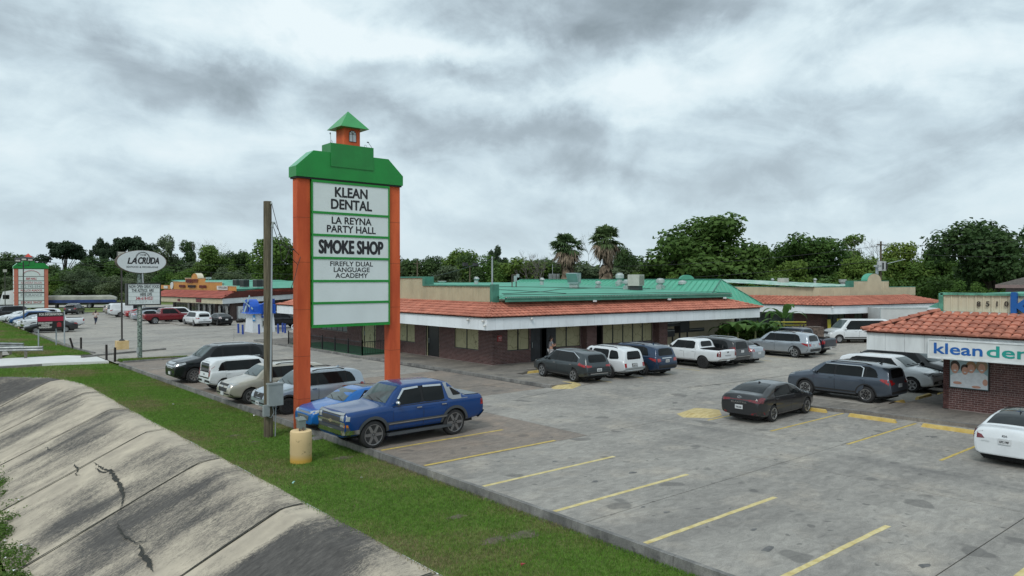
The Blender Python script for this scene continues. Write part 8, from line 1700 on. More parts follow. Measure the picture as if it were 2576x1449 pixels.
def tree_protos():
 out = {}
 def trunk_mesh(blobs, h0, r, seed, twist=.3):
  rr = random.Random(seed); mb = MB(); top = max(b_[2] for b_ in blobs) * .9; mb.tube([(0, 0, -.3), (rr.uniform(-.15, .15), 0, top * .25), (rr.uniform(-.4, .4), rr.uniform(-.3, .3), top * .6), (rr.uniform(-.5, .5), 0, top)], r, 8, r2=r * .25)
  for bx, by, bz, br in sorted(blobs, key=lambda q: -q[3])[:9]:
   z0 = rr.uniform(.18, .55) * bz; mb.tube([(0, 0, z0), (bx * .4, by * .4, z0 + (bz - z0) * .55), (bx, by, bz)], r * .42, 5, r2=r * .08)
  return mb.mesh('trunk', BARK)
 for kind, n in (('broad', 4), ('oval', 2), ('pine', 2), ('thin', 2), ('bush', 2)):
  for i in range(n):
   rs = np.random.RandomState(hash((len(kind), i)) % 1000 + 11); bl = []
   if kind == 'broad':
    for _ in range(22): a = rs.rand() * 6.28; q = rs.rand() ** .6; z = 3.6 + rs.rand() * 5.2; R = 3.6 * math.sqrt(max(.05, 1 - ((z - 5.6) / 4.3) ** 2)); bl.append((R * q * math.cos(a), R * q * math.sin(a), z, rs.uniform(.9, 1.7)))
   elif kind == 'oval':
    for _ in range(20): a = rs.rand() * 6.28; z = 2.2 + rs.rand() * 6.8; R = 2.4 * math.sqrt(max(.05, 1 - ((z - 5) / 5) ** 2)); bl.append((R * math.cos(a) * rs.rand() ** .5, R * math.sin(a) * rs.rand() ** .5, z, rs.uniform(.8, 1.4)))
   elif kind == 'pine':
    for _ in range(17): a = rs.rand() * 6.28; q = rs.rand() ** .5; z = 6.6 + rs.rand() * 2.8 - q * 1.2; bl.append((3.4 * q * math.cos(a), 3.4 * q * math.sin(a), z, rs.uniform(.7, 1.25)))
   elif kind == 'thin':
    for _ in range(26): a = rs.rand() * 6.28; z = .8 + rs.rand() * 8.8; R = 1.7 * (1 - .07 * z) + .3; bl.append((R * math.cos(a) * rs.rand(), R * math.sin(a) * rs.rand(), z, rs.uniform(.5, 1.0)))
   else:
    for _ in range(18): a = rs.rand() * 6.28; q = rs.rand() ** .5; bl.append((4.2 * q * math.cos(a), 4.2 * q * math.sin(a), 1.5 + rs.rand() * 6.5 * (1 - q * .5), rs.uniform(1.0, 1.8)))
   nl = {'broad': 9500, 'oval': 7000, 'pine': 6500, 'thin': 3600, 'bush': 8500}[kind]; P, Nn = blob_points(rs, bl, nl, .45)
   if kind == 'pine': P[:, 2] = 7.6 + (P[:, 2] - 7.6) * .8
   sc = 10.0 / P[:, 2].max(); P *= np.array([1, 1, sc])
   me = quads('crown', P, Nn, .20 if kind != 'thin' else .18, LV['mid'], i); out[(kind, i)] = (me, trunk_mesh([(x, y, z * sc, r) for x, y, z, r in bl], 0, {'bush': .16, 'thin': .13}.get(kind, .28), i))
 return out
TP = tree_protos()
CACHE_TREE = {}
def tree(kind, var, tone, x, y, h, wscale, label, rz=0.0, group=None, name=None, z=-.3):
 me, tr = TP[(kind, var)]; key = (kind, var, tone)
 if key not in CACHE_TREE: m2 = me.copy(); m2.materials[0] = LV[tone]; CACHE_TREE[key] = m2
 T = thing(name or {'pine': 'pine_tree', 'bush': 'bushy_tree'}.get(kind, 'tree'), label, 'tree', (x, y, z), rz, group); T.scale = (wscale, wscale, (h - z) / 10.0)
 link('trunk', tr, T); link('crown', CACHE_TREE[key], T); return T
def tree_px(cx, top, width, d, kind, var, tone, label, group=None):
 x, y, z = wp(cx, top, d); w = width / F0 * d; nat = {'broad': 7.0, 'oval': 5.4, 'pine': 7.6, 'thin': 4.0, 'bush': 9.0}[kind]; tree(kind, var, tone, x, y, z, w / nat, label, rz=(cx * .37) % 6.28, group=group)
L1 = [  # bearing, top, width, distance, kind, variant, tone, label
 (30, 634, 90, 230, 'broad', 0, 'dark', 'dark tree at the left edge behind the salmon pylon sign'), (164, 605, 112, 235, 'pine', 0, 'pine', 'flat crowned dark pine right of the salmon pylon sign'), (258, 598, 58, 235, 'pine', 1, 'pine', 'narrow sparse pine left of the oval restaurant sign'),
 (331, 593, 104, 240, 'pine', 0, 'pine', 'broad dark pine right behind the oval restaurant sign'), (420, 588, 58, 215, 'oval', 0, 'grey', 'tall thin feathery tree just right of the oval sign'), (473, 604, 46, 215, 'oval', 1, 'dark', 'slim upright tree above the orange market front'),
 (534, 616, 92, 200, 'broad', 1, 'mid', 'fresh green tree above the curved orange market parapet'), (600, 628, 80, 205, 'broad', 2, 'dark', 'dark tree above the market roof units'), (690, 591, 118, 165, 'broad', 3, 'bright', 'large leafy tree behind the wooden pole'),
 (1027, 643, 70, 130, 'broad', 0, 'dark', 'dark tree immediately right of the big pylon sign'), (1097, 643, 60, 125, 'broad', 1, 'dark', 'low dark tree second right of the big pylon sign'), (1165, 624, 112, 120, 'broad', 2, 'bright', 'twin topped green tree behind the floodlight pole'),
 (1246, 617, 58, 135, 'pine', 1, 'pine', 'small dark pine standing above the camera mast'), (1306, 651, 112, 115, 'bush', 0, 'dark', 'dense dark bush tree left of the first palm'), (1570, 616, 66, 112, 'broad', 3, 'dark', 'dark tree right of the taller palm'),
 (1612, 662, 70, 110, 'broad', 0, 'mid', 'mid green tree between the taller palm and the largest tree'), (1765, 541, 250, 108, 'broad', 1, 'mid', 'largest tree of the skyline behind the green hip roof'), (1905, 609, 92, 104, 'broad', 2, 'mid', 'loose crowned tree right of the largest tree'),
 (2030, 586, 156, 112, 'broad', 0, 'mid', 'full green tree above the far shop roof'), (2148, 588, 74, 118, 'thin', 1, 'bright', 'open feathery tree left of the transformer pole'), (2165, 640, 110, 104, 'broad', 3, 'lime', 'yellow green tree behind the curved cream parapet'),
 (2258, 608, 92, 110, 'broad', 1, 'lime', 'yellow green tree right of the transformer pole'), (2356, 616, 96, 104, 'broad', 2, 'mid', 'green tree left of the dark tree at the right edge'), (2500, 548, 220, 90, 'broad', 3, 'dark', 'tall dark tree rising at the right edge'),
 (2400, 700, 90, 84, 'bush', 1, 'bright', 'bright leafy bush left of the dental office parapet'), (2460, 708, 90, 80, 'bush', 0, 'bright', 'bright leafy bush above the numerals of the dental office'), (1985, 655, 110, 100, 'broad', 1, 'bright', 'bright green tree above the patched green roof'), (1690, 690, 120, 100, 'bush', 0, 'bright', 'bright bush at the foot of the largest tree')]
for r_ in L1: tree_px(*r_)
rr = random.Random(21)
MARKS = [(-40, 'the left edge'), (60, 'the salmon pylon sign'), (165, 'the flat crowned pine'), (258, 'the narrow pine'), (350, 'the oval restaurant sign'), (430, 'the thin feathery tree'), (490, 'the curved orange parapet'), (560, 'the market condensers'), (640, 'the market roof'), (700, 'the wooden pole'), (800, 'the pylon sign'), (1030, 'the right sign post'), (1100, 'the far wooden power pole'), (1180, 'the floodlight pole'), (1247, 'the camera mast'), (1310, 'the bare trees'), (1425, 'the shorter palm'), (1524, 'the taller palm'), (1600, 'the beige roof cooler'), (1680, 'the right hand roof fans'), (1770, 'the largest tree'), (1880, 'the hip roof'), (1985, 'the patched green roof'), (2080, 'the white drum vent'), (2190, 'the curved cream parapet'), (2300, 'the far shop roof end'), (2400, 'the dental office parapet'), (2520, 'the grey house'), (2620, 'the right edge')]
TW = {'dark': 'dark green', 'mid': 'mid green', 'bright': 'fresh green', 'lime': 'yellow green', 'grey': 'greyish green'}
def wood_label(cx, tone, kind, row):
 m = min(MARKS, key=lambda q: abs(q[0] - cx)); d = cx - m[0]; return '%s %s tree %s %s, %s' % (TW[tone], {'broad': 'round', 'bush': 'bushy'}[kind], 'behind' if abs(d) < 14 else ('just left of' if d < 0 else 'just right of'), m[1], row)
def fill(cx, top, w, d, kind, var, tone, row, g): tree_px(cx, top, w, d, kind, var, tone, wood_label(cx, tone, kind, row), g)
for i in range(16):     # left wood
 cx = -40 + i * 50 + rr.uniform(-12, 12); fill(cx, rr.uniform(640, 668), rr.uniform(80, 130), rr.uniform(200, 232), rr.choice(['broad', 'bush', 'broad']), rr.randrange(2), rr.choice(['dark', 'grey', 'mid', 'dark', 'bright', 'grey']), 'back row', 'trees of the wood beyond the road')
for i in range(14):
 cx = -30 + i * 55 + rr.uniform(-12, 12); fill(cx, rr.uniform(668, 700), rr.uniform(70, 110), rr.uniform(188, 200), 'bush', rr.randrange(2), rr.choice(['grey', 'mid', 'grey', 'dark', 'bright']), 'front row', 'front trees of the wood beyond the road')
for i in range(26):
 cx = 1000 + i * 62 + rr.uniform(-14, 14); fill(cx, rr.uniform(632, 668), rr.uniform(110, 170), rr.uniform(108, 128), rr.choice(['broad', 'bush']), rr.randrange(2), rr.choice(['dark', 'mid', 'dark', 'bright', 'grey'] if cx < 1900 else ['mid', 'bright', 'lime', 'mid']), 'far wood', 'trees of the wood behind the shops')
def mass(name, x0, x1, d, top0, top1, n, tone, label, size=.34, seed=0, rz=(1.6, 3.2)):
 rs = np.random.RandomState(seed); bl = []; k = int((x1 - x0) / F0 * d / 2.4)
 for i in range(k):
  px = x0 + (x1 - x0) * (i + rs.rand()) / k; x, y, zt = wp(px, rs.uniform(top0, top1), d + rs.uniform(-3, 3))
  while zt > .6: r = rs.uniform(*rz); bl.append((x + rs.uniform(-1.5, 1.5), y + rs.uniform(-1.5, 1.5), zt - r * .8, r)); zt -= r * 1.1
 P, Nn = blob_points(rs, bl, n, .7); o = link(name, quads(name, P, Nn, size, LV[tone], seed)); tag(o, label, 'undergrowth', kind='stuff')
mass('undergrowth', -120, 1010, 212, 664, 690, 52000, 'dark', 'dark undergrowth filling the foot of the wood beyond the road', .5, 1)
mass('undergrowth', 960, 2720, 126, 655, 680, 60000, 'dark', 'dark undergrowth filling the wood behind the shops', .36, 2)
mass('undergrowth', 1900, 2700, 98, 690, 715, 26000, 'mid', 'green undergrowth behind the far shop and dental office', .28, 3)
def bare_tree(cx, top, d, label, seed, sc=1.0):
 x, y, z = wp(cx, top, d); T = thing('bare_tree', label, 'tree', (x, y, -.3)); r = random.Random(seed); mb = MB()
 def grow_(p, dr, l, rad_, n):
  q = p + dr * l; mb.tube([p, q], rad_, 3, r2=rad_ * .6)
  if n > 0:
   for _ in range(3 if n > 1 else 4):
    d2 = (dr + Vector((r.uniform(-.75, .75), r.uniform(-.75, .75), r.uniform(-.1, .5)))).normalized(); grow_(q, d2, l * r.uniform(.55, .82), rad_ * .55, n - 1)
 h = z + .3; grow_(Vector((0, 0, 0)), Vector((0, 0, 1)), h * .36, .13, 5); mb.build('branches', TWIG, T)
bare_tree(1335, 640, 108, 'leafless grey tree left of the first palm', 3); bare_tree(1370, 655, 106, 'smaller leafless tree touching the first palm', 5); bare_tree(1475, 615, 112, 'leafless twiggy tree between the two palms', 8); bare_tree(510, 612, 205, 'pale leafless tree top above the market parapet', 9); bare_tree(2235, 600, 112, 'leafless twigs beside the transformer pole', 12)
FRG = leaf_mat('palm_green', (.055, .10, .035), (.13, .19, .08), .3, 2); FRB = mat('palm_dead_frond', (.17, .125, .085), .9, var=.35, vscale=2, col2=(.30, .235, .17))
def fan(mb, base, d, l, droop, r, w=1.0, mi=0):
 d = d.normalized(); s = d.cross(Vector((0, 0, 1)))
 if s.length < .1: s = Vector((1, 0, 0))
 s.normalize(); u = s.cross(d); hub = base + d * l * .45; mb.tube([base, hub], .025, 3)
 for k in range(13):
  a = (k - 6) / 6 * 1.25 + r.uniform(-.06, .06); e = d * math.cos(a) + s * math.sin(a) * w; ln = l * .62 * (1 - .15 * abs(a)) * r.uniform(.85, 1.1)
  m_ = hub + e * ln * .6 + Vector((0, 0, -droop * .15)); t = hub + e * ln + Vector((0, 0, -droop * ln * r.uniform(.3, .7))); nn = e.cross(u).normalized() * .045 * l
  mb.add([hub, m_ - nn, t, m_ + nn + u * .03], [(0, 1, 2, 3)], mi)
def palm(cx, base, crown_y, d, label, seed, w):
 x, y, z = wp(cx, crown_y, d); r = random.Random(seed); T = thing('palm_tree', label, 'palm tree', (x, y, -.3)); h = z + .3
 MB().tube([(0, 0, 0), (.05, 0, h * .5), (0, 0, h)], .3, 10, r2=.24).build('trunk', BARK, T); g = MB(); b_ = MB(); top = Vector((0, 0, h))
 wind = Vector((-.35 * _ca, .35 * _sa, 0))
 for i in range(58):
  a = r.uniform(0, 6.28); e = r.uniform(-.35, 1.3); fan(g, top, Vector((math.cos(a) * math.cos(e), math.sin(a) * math.cos(e), math.sin(e))) + wind * .8, r.uniform(1.8, 2.7), .8, r)
 for i in range(40):
  a = r.uniform(0, 6.28); e = r.uniform(-1.0, -.1); fan(b_, top + Vector((0, 0, -.2)), Vector((math.cos(a) * math.cos(e), math.sin(a) * math.cos(e), math.sin(e))) + wind * .5, r.uniform(1.5, 2.3), 1.3, r)
 for i in range(120):
  a = r.uniform(0, 6.28); zz = h - .5 - r.random() ** .8 * h * .62; R = .75 - .25 * (h - zz) / h; p = Vector((math.cos(a) * R * .4, math.sin(a) * R * .4, zz)); fan(b_, p, Vector((math.cos(a) * .45, math.sin(a) * .45, -1)), r.uniform(1.3, 1.9), .6, r, .5)
 g.build('crown', FRG, T); b_.build('dead_skirt', FRB, T)
palm(1428, 0, 622, 92, 'shorter palm with shaggy dead skirt behind the flat green roof', 4, 1); palm(1524, 0, 605, 92, 'taller palm with green top and long dead skirt', 6, 1)
BAN = leaf_mat('banana_leaf', (.05, .12, .025), (.12, .22, .06), .4, 1.0)
def banana(x, y, h, label, seed):
 r = random.Random(seed); T = thing('banana_plant', label, 'plant', (x, y, -.05), 0, 'banana plants beside the central building'); MB().tube([(0, 0, 0), (.03, 0, h * .55)], .11, 7, r2=.06).build('stem', mat('banana_stem', (.16, .17, .07), .7, var=.3, vscale=3), T)
 for i in range(9):
  a = i * 2.4 + r.uniform(-.4, .4); e = r.uniform(.7, 1.3); L_ = h * r.uniform(.5, .7); pts = []; d = Vector((math.cos(a), math.sin(a), 0)); p = Vector((0, 0, h * .5)); v = []
  for k in range(8):
   t = k / 7; ang = e - 1.9 * t ** 1.5; p = p + (d * math.cos(ang) + Vector((0, 0, math.sin(ang)))) * (L_ / 7); w = .34 * math.sin(math.pi * min(.97, t * .9 + .08)) * r.uniform(.8, 1.1); s = Vector((-d.y, d.x, 0)); v += [p - s * w + Vector((0, 0, .06 * w)), p, p + s * w + Vector((0, 0, .06 * w))]
  MB().add(v, [(3 * k + j, 3 * k + j + 1, 3 * k + j + 4, 3 * k + j + 3) for k in range(7) for j in (0, 1)]).build('leaf', BAN, T)
for i, (px, d, h, lb) in enumerate([(1832, 57, 2.6, 'banana plant beside the end of the white fascia'), (1856, 56, 2.9, 'second banana plant from the building end'), (1880, 58, 2.7, 'banana plant in the middle of the clump'), (1900, 56, 3.0, 'banana plant with a tall ragged leaf, fourth from the building'), (1920, 57, 2.8, 'banana plant fifth from the building, behind the picket fence'), (1938, 60, 2.6, 'banana plant near the yellow benches'), (1972, 63, 4.0, 'single tall banana plant with one upright leaf by the far shop')]):
 x, y, _ = wp(px, 800, d); banana(x, y, h, lb, i)
def shrub_mass(x0, x1, d, zmax, n, size, tone, label, seed):
 rs = np.random.RandomState(seed); bl = []
 for i in range(26): px = rs.uniform(x0, x1); x, y, _ = wp(px, 800, d + rs.uniform(-1, 1)); bl.append((x, y, rs.uniform(.2, zmax), rs.uniform(.35, .7)))
 P, Nn = blob_points(rs, bl, n, .4); tag(link('shrubbery', quads('shrubbery', P, Nn, size, LV[tone], seed)), label, 'shrubs', kind='stuff')
shrub_mass(1822, 1945, 58, 1.7, 7000, .10, 'mid', 'leafy shrubs round the banana plants', 5)
def weeds(poly, n, z, hmax, size, tone, label, seed):
 rs = np.random.RandomState(seed); xs = [p[0] for p in poly]; ys_ = [p[1] for p in poly]; P = []
 bl = [(rs.uniform(min(xs), max(xs)), rs.uniform(min(ys_), max(ys_)), z + rs.uniform(0, .1), rs.uniform(.25, hmax)) for _ in range(420)]
 bl = [(max(-1.5, b_[0]) if b_[0] > -4 else b_[0] * .2 + 2.5, *b_[1:]) for b_ in bl]; lim = lambda y: np.interp(y, [p[1] for p in poly[:len(poly) // 2]], [p[0] for p in poly[:len(poly) // 2]])
 bl = [b_ for b_ in bl if b_[0] < lim(b_[1]) - b_[3] * .2]; P, Nn = blob_points(rs, bl, n, .2); k = P[:, 2] > z - .02; P, Nn = P[k], Nn[k]
 tag(link('weeds', quads('weeds', P, Nn, size, LV[tone], seed, .4)), label, 'weeds', kind='stuff'); return P
WPX = [(2.6, 12), (2.8, 20), (2.9, 22.7), (2.7, 25), (3.0, 27.3), (3.5, 29.8), (3.2, 31.5), (3.6, 33.5), (3.8, 36.8), (3.4, 42)]; WPO = WPX + [(-6, y) for x, y in WPX[::-1]]
Pw = weeds(WPO, 130000, -2.38, .5, .055, 'bright', 'tangled green weeds along the bottom of the ditch', 3); Pw2 = weeds(WPO, 40000, -2.38, .55, .05, 'mid', 'darker weeds in the bottom of the ditch', 9)
rs = np.random.RandomState(4); sel = Pw[rs.choice(len(Pw), 1500)]; sel = sel[np.argsort(-sel[:, 2])][:340]; fm = quads('flowers', sel + np.array([0, 0, .06]), rs.normal(size=(340, 3)) * .3 + np.array([0, -.3, 1]), .035, mat('white_petals', (.7, .72, .74), .7), 1, 1.0); tag(link('white_flowers', fm), 'small white wildflowers scattered in the ditch weeds', 'flowers', kind='stuff')
Fx = [wp(px, 737, 205) for px in (-60, 60, 180, 300, 410)]
FF = thing('chain_link_fence', 'low chain link fence along the field before the wood', 'fence', (Fx[0][0], Fx[0][1], -.3)); o0 = Vector((Fx[0][0], Fx[0][1], -.3))
for a, b_ in zip(Fx[:-1], Fx[1:]):
 for k in range(3): q = Vector(a).lerp(Vector(b_), k / 3) - o0; MB().cyl(q.x, q.y, 0, 2.0, .06, 6).build('post', GPOST, FF)
MB().tube([Vector((p[0], p[1], 1.7)) - o0 for p in Fx], .05, 4).build('rail', GPOST, FF)
road = MB().add([(*wp(-300, 0, 146)[:2], -.1), (*wp(1100, 0, 158)[:2], -.1), (*wp(1100, 0, 172)[:2], -.1), (*wp(-300, 0, 158)[:2], -.1)], [(0, 1, 2, 3)]).build('road', LOTC); road['kind'] = 'structure'

# ------------------------------------------------------------------ roof units, yard things, people
def roof_z(x, y): return 4.48 + .04 * (min(y, 55.5) - 36)
def roof_pt(px, py, v):      # stands on the flat green roof on a bearing, at depth row v
 x = uat(v, px); return x, v, roof_z(x, v)
FANM = mat('spun_aluminium', (.44, .48, .47), .4, metal=.4, var=.15, vscale=3)
def fan_unit(px, v, r, h, label, grp='exhaust fans on the flat green roof', off=0):
 x, y, z = roof_pt(px, 0, v); T = thing('roof_fan', label, 'roof fan', (x, y, z - .02), 0, grp); MB().box(-r * .7, -r * .7, 0, r * .7, r * .7, h * .38).build('curb', FANM, T)
 MB().lathe([(r * .75, h * .38), (r * .55, h * .45), (r * .6, h * .52), (r, h * .62), (r, h * .85), (r * .9, h * .9), (r * .72, h * .9), (r * .68, h), (0, h * 1.02)], n=18).build('housing', FANM, T, smooth=False); return T
fan_unit(1559, 46.5, .40, 1.28, 'large exhaust fan left of the beige cooler'); fan_unit(1578, 41.5, .36, .85, 'white drum fan touching the left side of the beige cooler'); fan_unit(1661, 41.0, .38, .98, 'tall exhaust fan with a round knob right of the beige cooler'); fan_unit(1717, 39.5, .38, .86, 'rightmost exhaust fan near the hip roof'); fan_unit(1505, 44.0, .26, .62, 'small cone capped roof vent left of the fans')
def turbine(px, v, lb, roofz=None, s=1.0):
 x, y, z = roof_pt(px, 0, v) if roofz is None else (uat(v, px), v, roofz); T = thing('turbine_vent', lb, 'roof vent', (x, y, z)); T.scale = (s, s, s); MB().cyl(0, 0, 0, .28, .16, 12).build('neck', FANM, T); d = MB()
 for i in range(16):
  a = 2 * math.pi * i / 16; b_ = a + .45; d.add([(.13 * math.cos(a), .13 * math.sin(a), .28), (.13 * math.cos(b_), .13 * math.sin(b_), .28), (.26 * math.cos(b_ + .1), .26 * math.sin(b_ + .1), .42), (.12 * math.cos(b_), .12 * math.sin(b_), .58), (.12 * math.cos(a), .12 * math.sin(a), .58), (.22 * math.cos(a), .22 * math.sin(a), .42)], [(0, 1, 2, 5), (5, 2, 3, 4)])
 d.ell((0, 0, .43), (.18, .18, .15), 10, 6); d.build('turbine', FANM, T)
turbine(1198, 52, 'turbine vent on the flat roof left of the camera mast', s=1.15); turbine(1363, 50, 'turbine vent on the flat roof before the first palm', s=1.15); turbine(1943, 48, 'turbine vent on the patched green roof, left one', 5.1); turbine(2050, 44, 'turbine vent on the patched green roof, middle', 5.1)
x, y, z = roof_pt(1600, 0, 40.5); T = thing('evaporative_cooler', 'beige louvred rooftop cooler in the middle of the green roof', 'cooler', (x, y, z - .02), rad(20)); MB().box(-.5, -.4, 0, .5, .4, .38).build('stand', DKM, T); MB().box(-.62, -.5, .38, .62, .5, 1.32).build('cabinet', HVAC, T)
for x0 in (-.55, .04):
 for i in range(12): MB().box(x0, -.53, .46 + i * .067, x0 + .5, -.505, .50 + i * .067).build('louvre', mat('louvre_beige', (.33, .31, .27), .6), T)
x, y, z = roof_pt(1445, 0, 44.5); T = thing('supply_air_unit', 'pale galvanised air intake unit with slanted hood on the roof', 'air unit', (x, y, z - .02), rad(30)); MB().box(-.35, -.35, 0, .35, .35, .45).build('curb', FANM, T); MB().box(-.5, -.45, .4, .5, .45, 1.3).build('cabinet', mat('pale_teal_metal', (.33, .42, .43), .4, metal=.2), T)
MB().prism([(-.5, -.45, 1.3), (-1.15, -.45, 1.25), (-.5, -.45, .5)], (0, .9, 0)).build('intake_hood', MATS['pale_teal_metal'], T); MB().box(-.3, -.475, .55, .3, -.455, 1.2).build('access_door', GALV, T)
x, y, z = roof_pt(1112, 0, 50); T = thing('satellite_dish', 'small white satellite dish on the far parapet side of the roof', 'satellite dish', (x, y, z)); MB().lathe([(0, .25), (.2, .27), (.38, .36), (.36, .38), (0, .29)], n=14).tube([(0, 0, 0), (0, 0, .26)], .03, 5).build('dish', MATS['camera_white'], T)
for px, v, lb in ((1296, 47, 'rusty electrical frame with a grey box at the rear of the roof'),):
 x, y, z = roof_pt(px, 0, v); T = thing('electrical_frame', lb, 'frame', (x, y, z)); MB().box(-.35, 0, 0, -.28, .06, 1.05).box(.1, 0, 0, .17, .06, 1.05).box(-.35, 0, 1.0, .17, .06, 1.07).build('frame', RUST, T); MB().box(-.12, -.1, .45, .1, .05, .95).box(.1, -.12, .8, .35, .05, 1.08).build('switch_box', GALV, T)
P, zt = far_pole(1390, 735, 665, 110, .07, 'antenna mast with panel antennas between the bare trees and palm', 'lamp')
for dx in (-.9, -.1, .7): MB().box(dx, -.3, zt - 3.6, dx + .5, -.1, zt - 1.4).build('panel_antenna', GALV, P)
for px, v, w_, h_, lb in ((615, 106, .55, .85, 'condenser unit in front on the market roof'), (648, 104, .55, .85, 'tall black condenser unit on the market roof'), (597, 112, .55, .85, 'dark condenser unit at the back left of the market roof'), (664, 107, .55, .85, 'dark condenser unit behind the tall one on the market roof'), (538, 113, 1.2, .4, 'low flat unit on the market roof edge')):
 x = uat(v, px); T = thing('condenser_unit', lb, 'air conditioner', (x, v, 4.45), rad(25), 'condenser units on the market roof'); MB().box(-w_, -w_ * .7, 0, w_, w_ * .7, h_ * 1.2).build('cabinet', HVAC if w_ > 1 else DKM, T); MB().box(-w_ - .03, -w_ * .7 - .03, h_ * 1.2, w_ + .03, w_ * .7 + .03, h_ * 1.2 + .06).box(-w_ - .03, -w_ * .7 - .03, 0, w_ + .03, w_ * .7 + .03, .06).build('frame', GALV, T)
for px, v, h_, kind, lb in ((1970, 42, .75, 0, 'beige box unit on the patched green roof'), (2120, 40, .62, 1, 'white drum vent on the patched green roof')):
 x = uat(v, px); T = thing('roof_unit', lb, 'roof unit', (x, v, 4.95)); (MB().box(-.45, -.4, 0, .45, .4, h_) if kind == 0 else MB().lathe([(.25, 0), (.25, .15), (.42, .3), (.45, h_)], n=16)).build('cabinet', HVAC if kind == 0 else FANM, T)
for u, v, z, lb in ((27.05, 34.95, 3.05, 'white dome camera at the fascia corner'), (27.02, 34.75, 2.78, 'small bullet camera below the dome camera at the fascia corner'), (27.0, 36.4, 3.08, 'small camera on the west fascia near the corner'), (30.4, 34.3, 3.1, 'small camera on the south fascia near the corner'), (63.9, 31.8, 3.05, 'small camera on the fascia corner of the far shop')):
 tag(MB().ell((0, 0, 0), (.09, .09, .09), 8, 6).tube([(0, 0, 0), (.12, .1, .02)], .03, 5).build('security_camera', MATS['camera_white'], None, smooth=True, loc=(u - .06, v - .06, z)), lb, 'camera')
for i, (px0, px1, y0, y1, dv, lb) in enumerate([(1665, 1698, 830, 849, 0, 'dark steel appliance low in the siding bay'), (1676, 1716, 810, 822, .3, 'dark hood unit hung in the siding bay'), (1712, 1735, 800, 836, .4, 'tall dark cabinet in the siding bay'), (1700, 1772, 829, 838, -.6, 'low grey smoker table behind the white pickup'), (1770, 1812, 832, 842, -.9, 'dark barrel smoker by the corner post')]):
 v = 35.2 - dv * .5; x0, x1 = uat(v, px0), uat(v, px1); d = (x0 * _sa + v * _ca); z0, z1 = wp(px0, y1, d)[2], wp(px0, y0, d)[2]; T = thing('kitchen_equipment', lb, 'equipment', (x0, v, 0)); MB().box(0, 0, max(.2, z0), x1 - x0, .7, z1).build('cabinet', mat('dark_steel', (.03, .034, .038), .45), T)
 [MB().box(q, .1, 0, q + .07, .2, max(.2, z0)).build('leg', DKM, T) for q in (.05, x1 - x0 - .12)]; MB().box(.1, -.04, z1 - .12, x1 - x0 - .1, -.01, z1 - .08).build('handle', GALV, T)
YB = mat('yellow_board_paint', (.46, .42, .05), .55, var=.1, vscale=2)  # duller yellow, with the shade under the canopy put into the colour
bx, by, _ = wp(1990, 822, 60); T = thing('picnic_table', 'yellow topped picnic table lying by the far shop', 'table', (bx, by, 0), rad(-40))
for i in range(3): MB().box(-1.3 + i * .25, -.5 + i * .35, 2.0 - i * .16, 1.3 + i * .12, -.22 + i * .35, 2.05 - i * .16).build('plank', YB, T, rot=(rad(-18), 0, 0))
for s in (-1, 1): MB().tube([(s * .9, -.4, 1.9), (s * .7, .4, 0)], .05, 5).build('leg', TRIM, T); MB().tube([(s * .9, .4, 1.8), (s * .7, -.4, 0)], .05, 5).build('leg', TRIM, T)
for px0, px1, top, lb in ((2084, 2094, 801, 'narrow yellow board leaning on the brick pier'), (2108, 2124, 799, 'wide yellow board leaning on the shop front')):
 a = wp(px0, 836, 66.5); b_ = wp(px1 - 2, 836, 66.5); zt = wp(px0, top + 3, 66.5)[2]; w_ = Vector(b_) - Vector(a); w_.z = 0; tag(MB().prism([Vector((0, 0, 0)), w_, w_ + Vector((.12, .15, zt)), Vector((.12, .15, zt))], (.04, .05, 0)).build('leaning_board', YB, None, loc=(a[0], a[1], 0)), lb, 'board')
a = wp(2022, 840, 61); T = thing('crate', 'dark brown rusted metal crate next to the brick pier', 'crate', (a[0], a[1], 0), rad(-38)); MB().box(0, 0, .1, 1.7, 1.2, 1.55).build('body', RUST, T); MB().box(-.02, -.02, 1.55, 1.72, 1.22, 1.6).build('lid', RUST, T)
a = wp(2071, 846, 62); T = thing('traffic_cone', 'orange traffic cone at the foot of the brick pier', 'traffic cone', (a[0], a[1], 0)); MB().cyl(0, 0, .03, .7, .17, 12, r2=.04).build('cone', mat('cone_orange', (.65, .10, .03), .5), T); MB().box(-.2, -.2, 0, .2, .2, .03).build('base', MATS['cone_orange'], T)
a = wp(2150, 820, 66); T = thing('wire_rack', 'white wire racks standing before the far shop front', 'rack', (a[0], a[1], 0), rad(-10)); [MB().tube([(x, 0, 0), (x, 0, 1.5)], .025, 4).build('upright', MATS['camera_white'], T) for x in (0, .45, .9, 1.35)]; [MB().tube([(0, 0, z), (1.35, 0, z)], .02, 4).build('shelf_wire', MATS['camera_white'], T) for z in (.3, .6, .9, 1.2, 1.5)]
for i, px in enumerate((2132, 2175, 2190)): a = wp(px, 838, 65); tag(MB().prism([(0, 0, 0), (.55, 0, 0), (.6, .25, 1.5), (.3, .3, 1.62), (0, .25, 1.5)], (0, .05, 0)).build('leaning_board', mat('brown_board', (.09, .06, .045), .8), None, loc=(a[0], a[1], 0)), 'brown headboard shaped panel leaning, number %s from the yellow board' % ['one', 'two', 'three'][i], 'board')
a = gp(548, 808); T = thing('ice_chest', 'white ice merchandiser box outside the market behind the black liftback', 'ice chest', (36.2, 101.2, 0), rad(30)); ib = MB().box(-.9, -.5, 0, .9, .5, 1.9).build('cabinet', P_WHT, T); text_on('lettering', 'ICE', MATS['kiosk_sign_blue'], ib, (0, -.505, 1.2), (1, 0, 0), (0, 0, 1), height=.5)
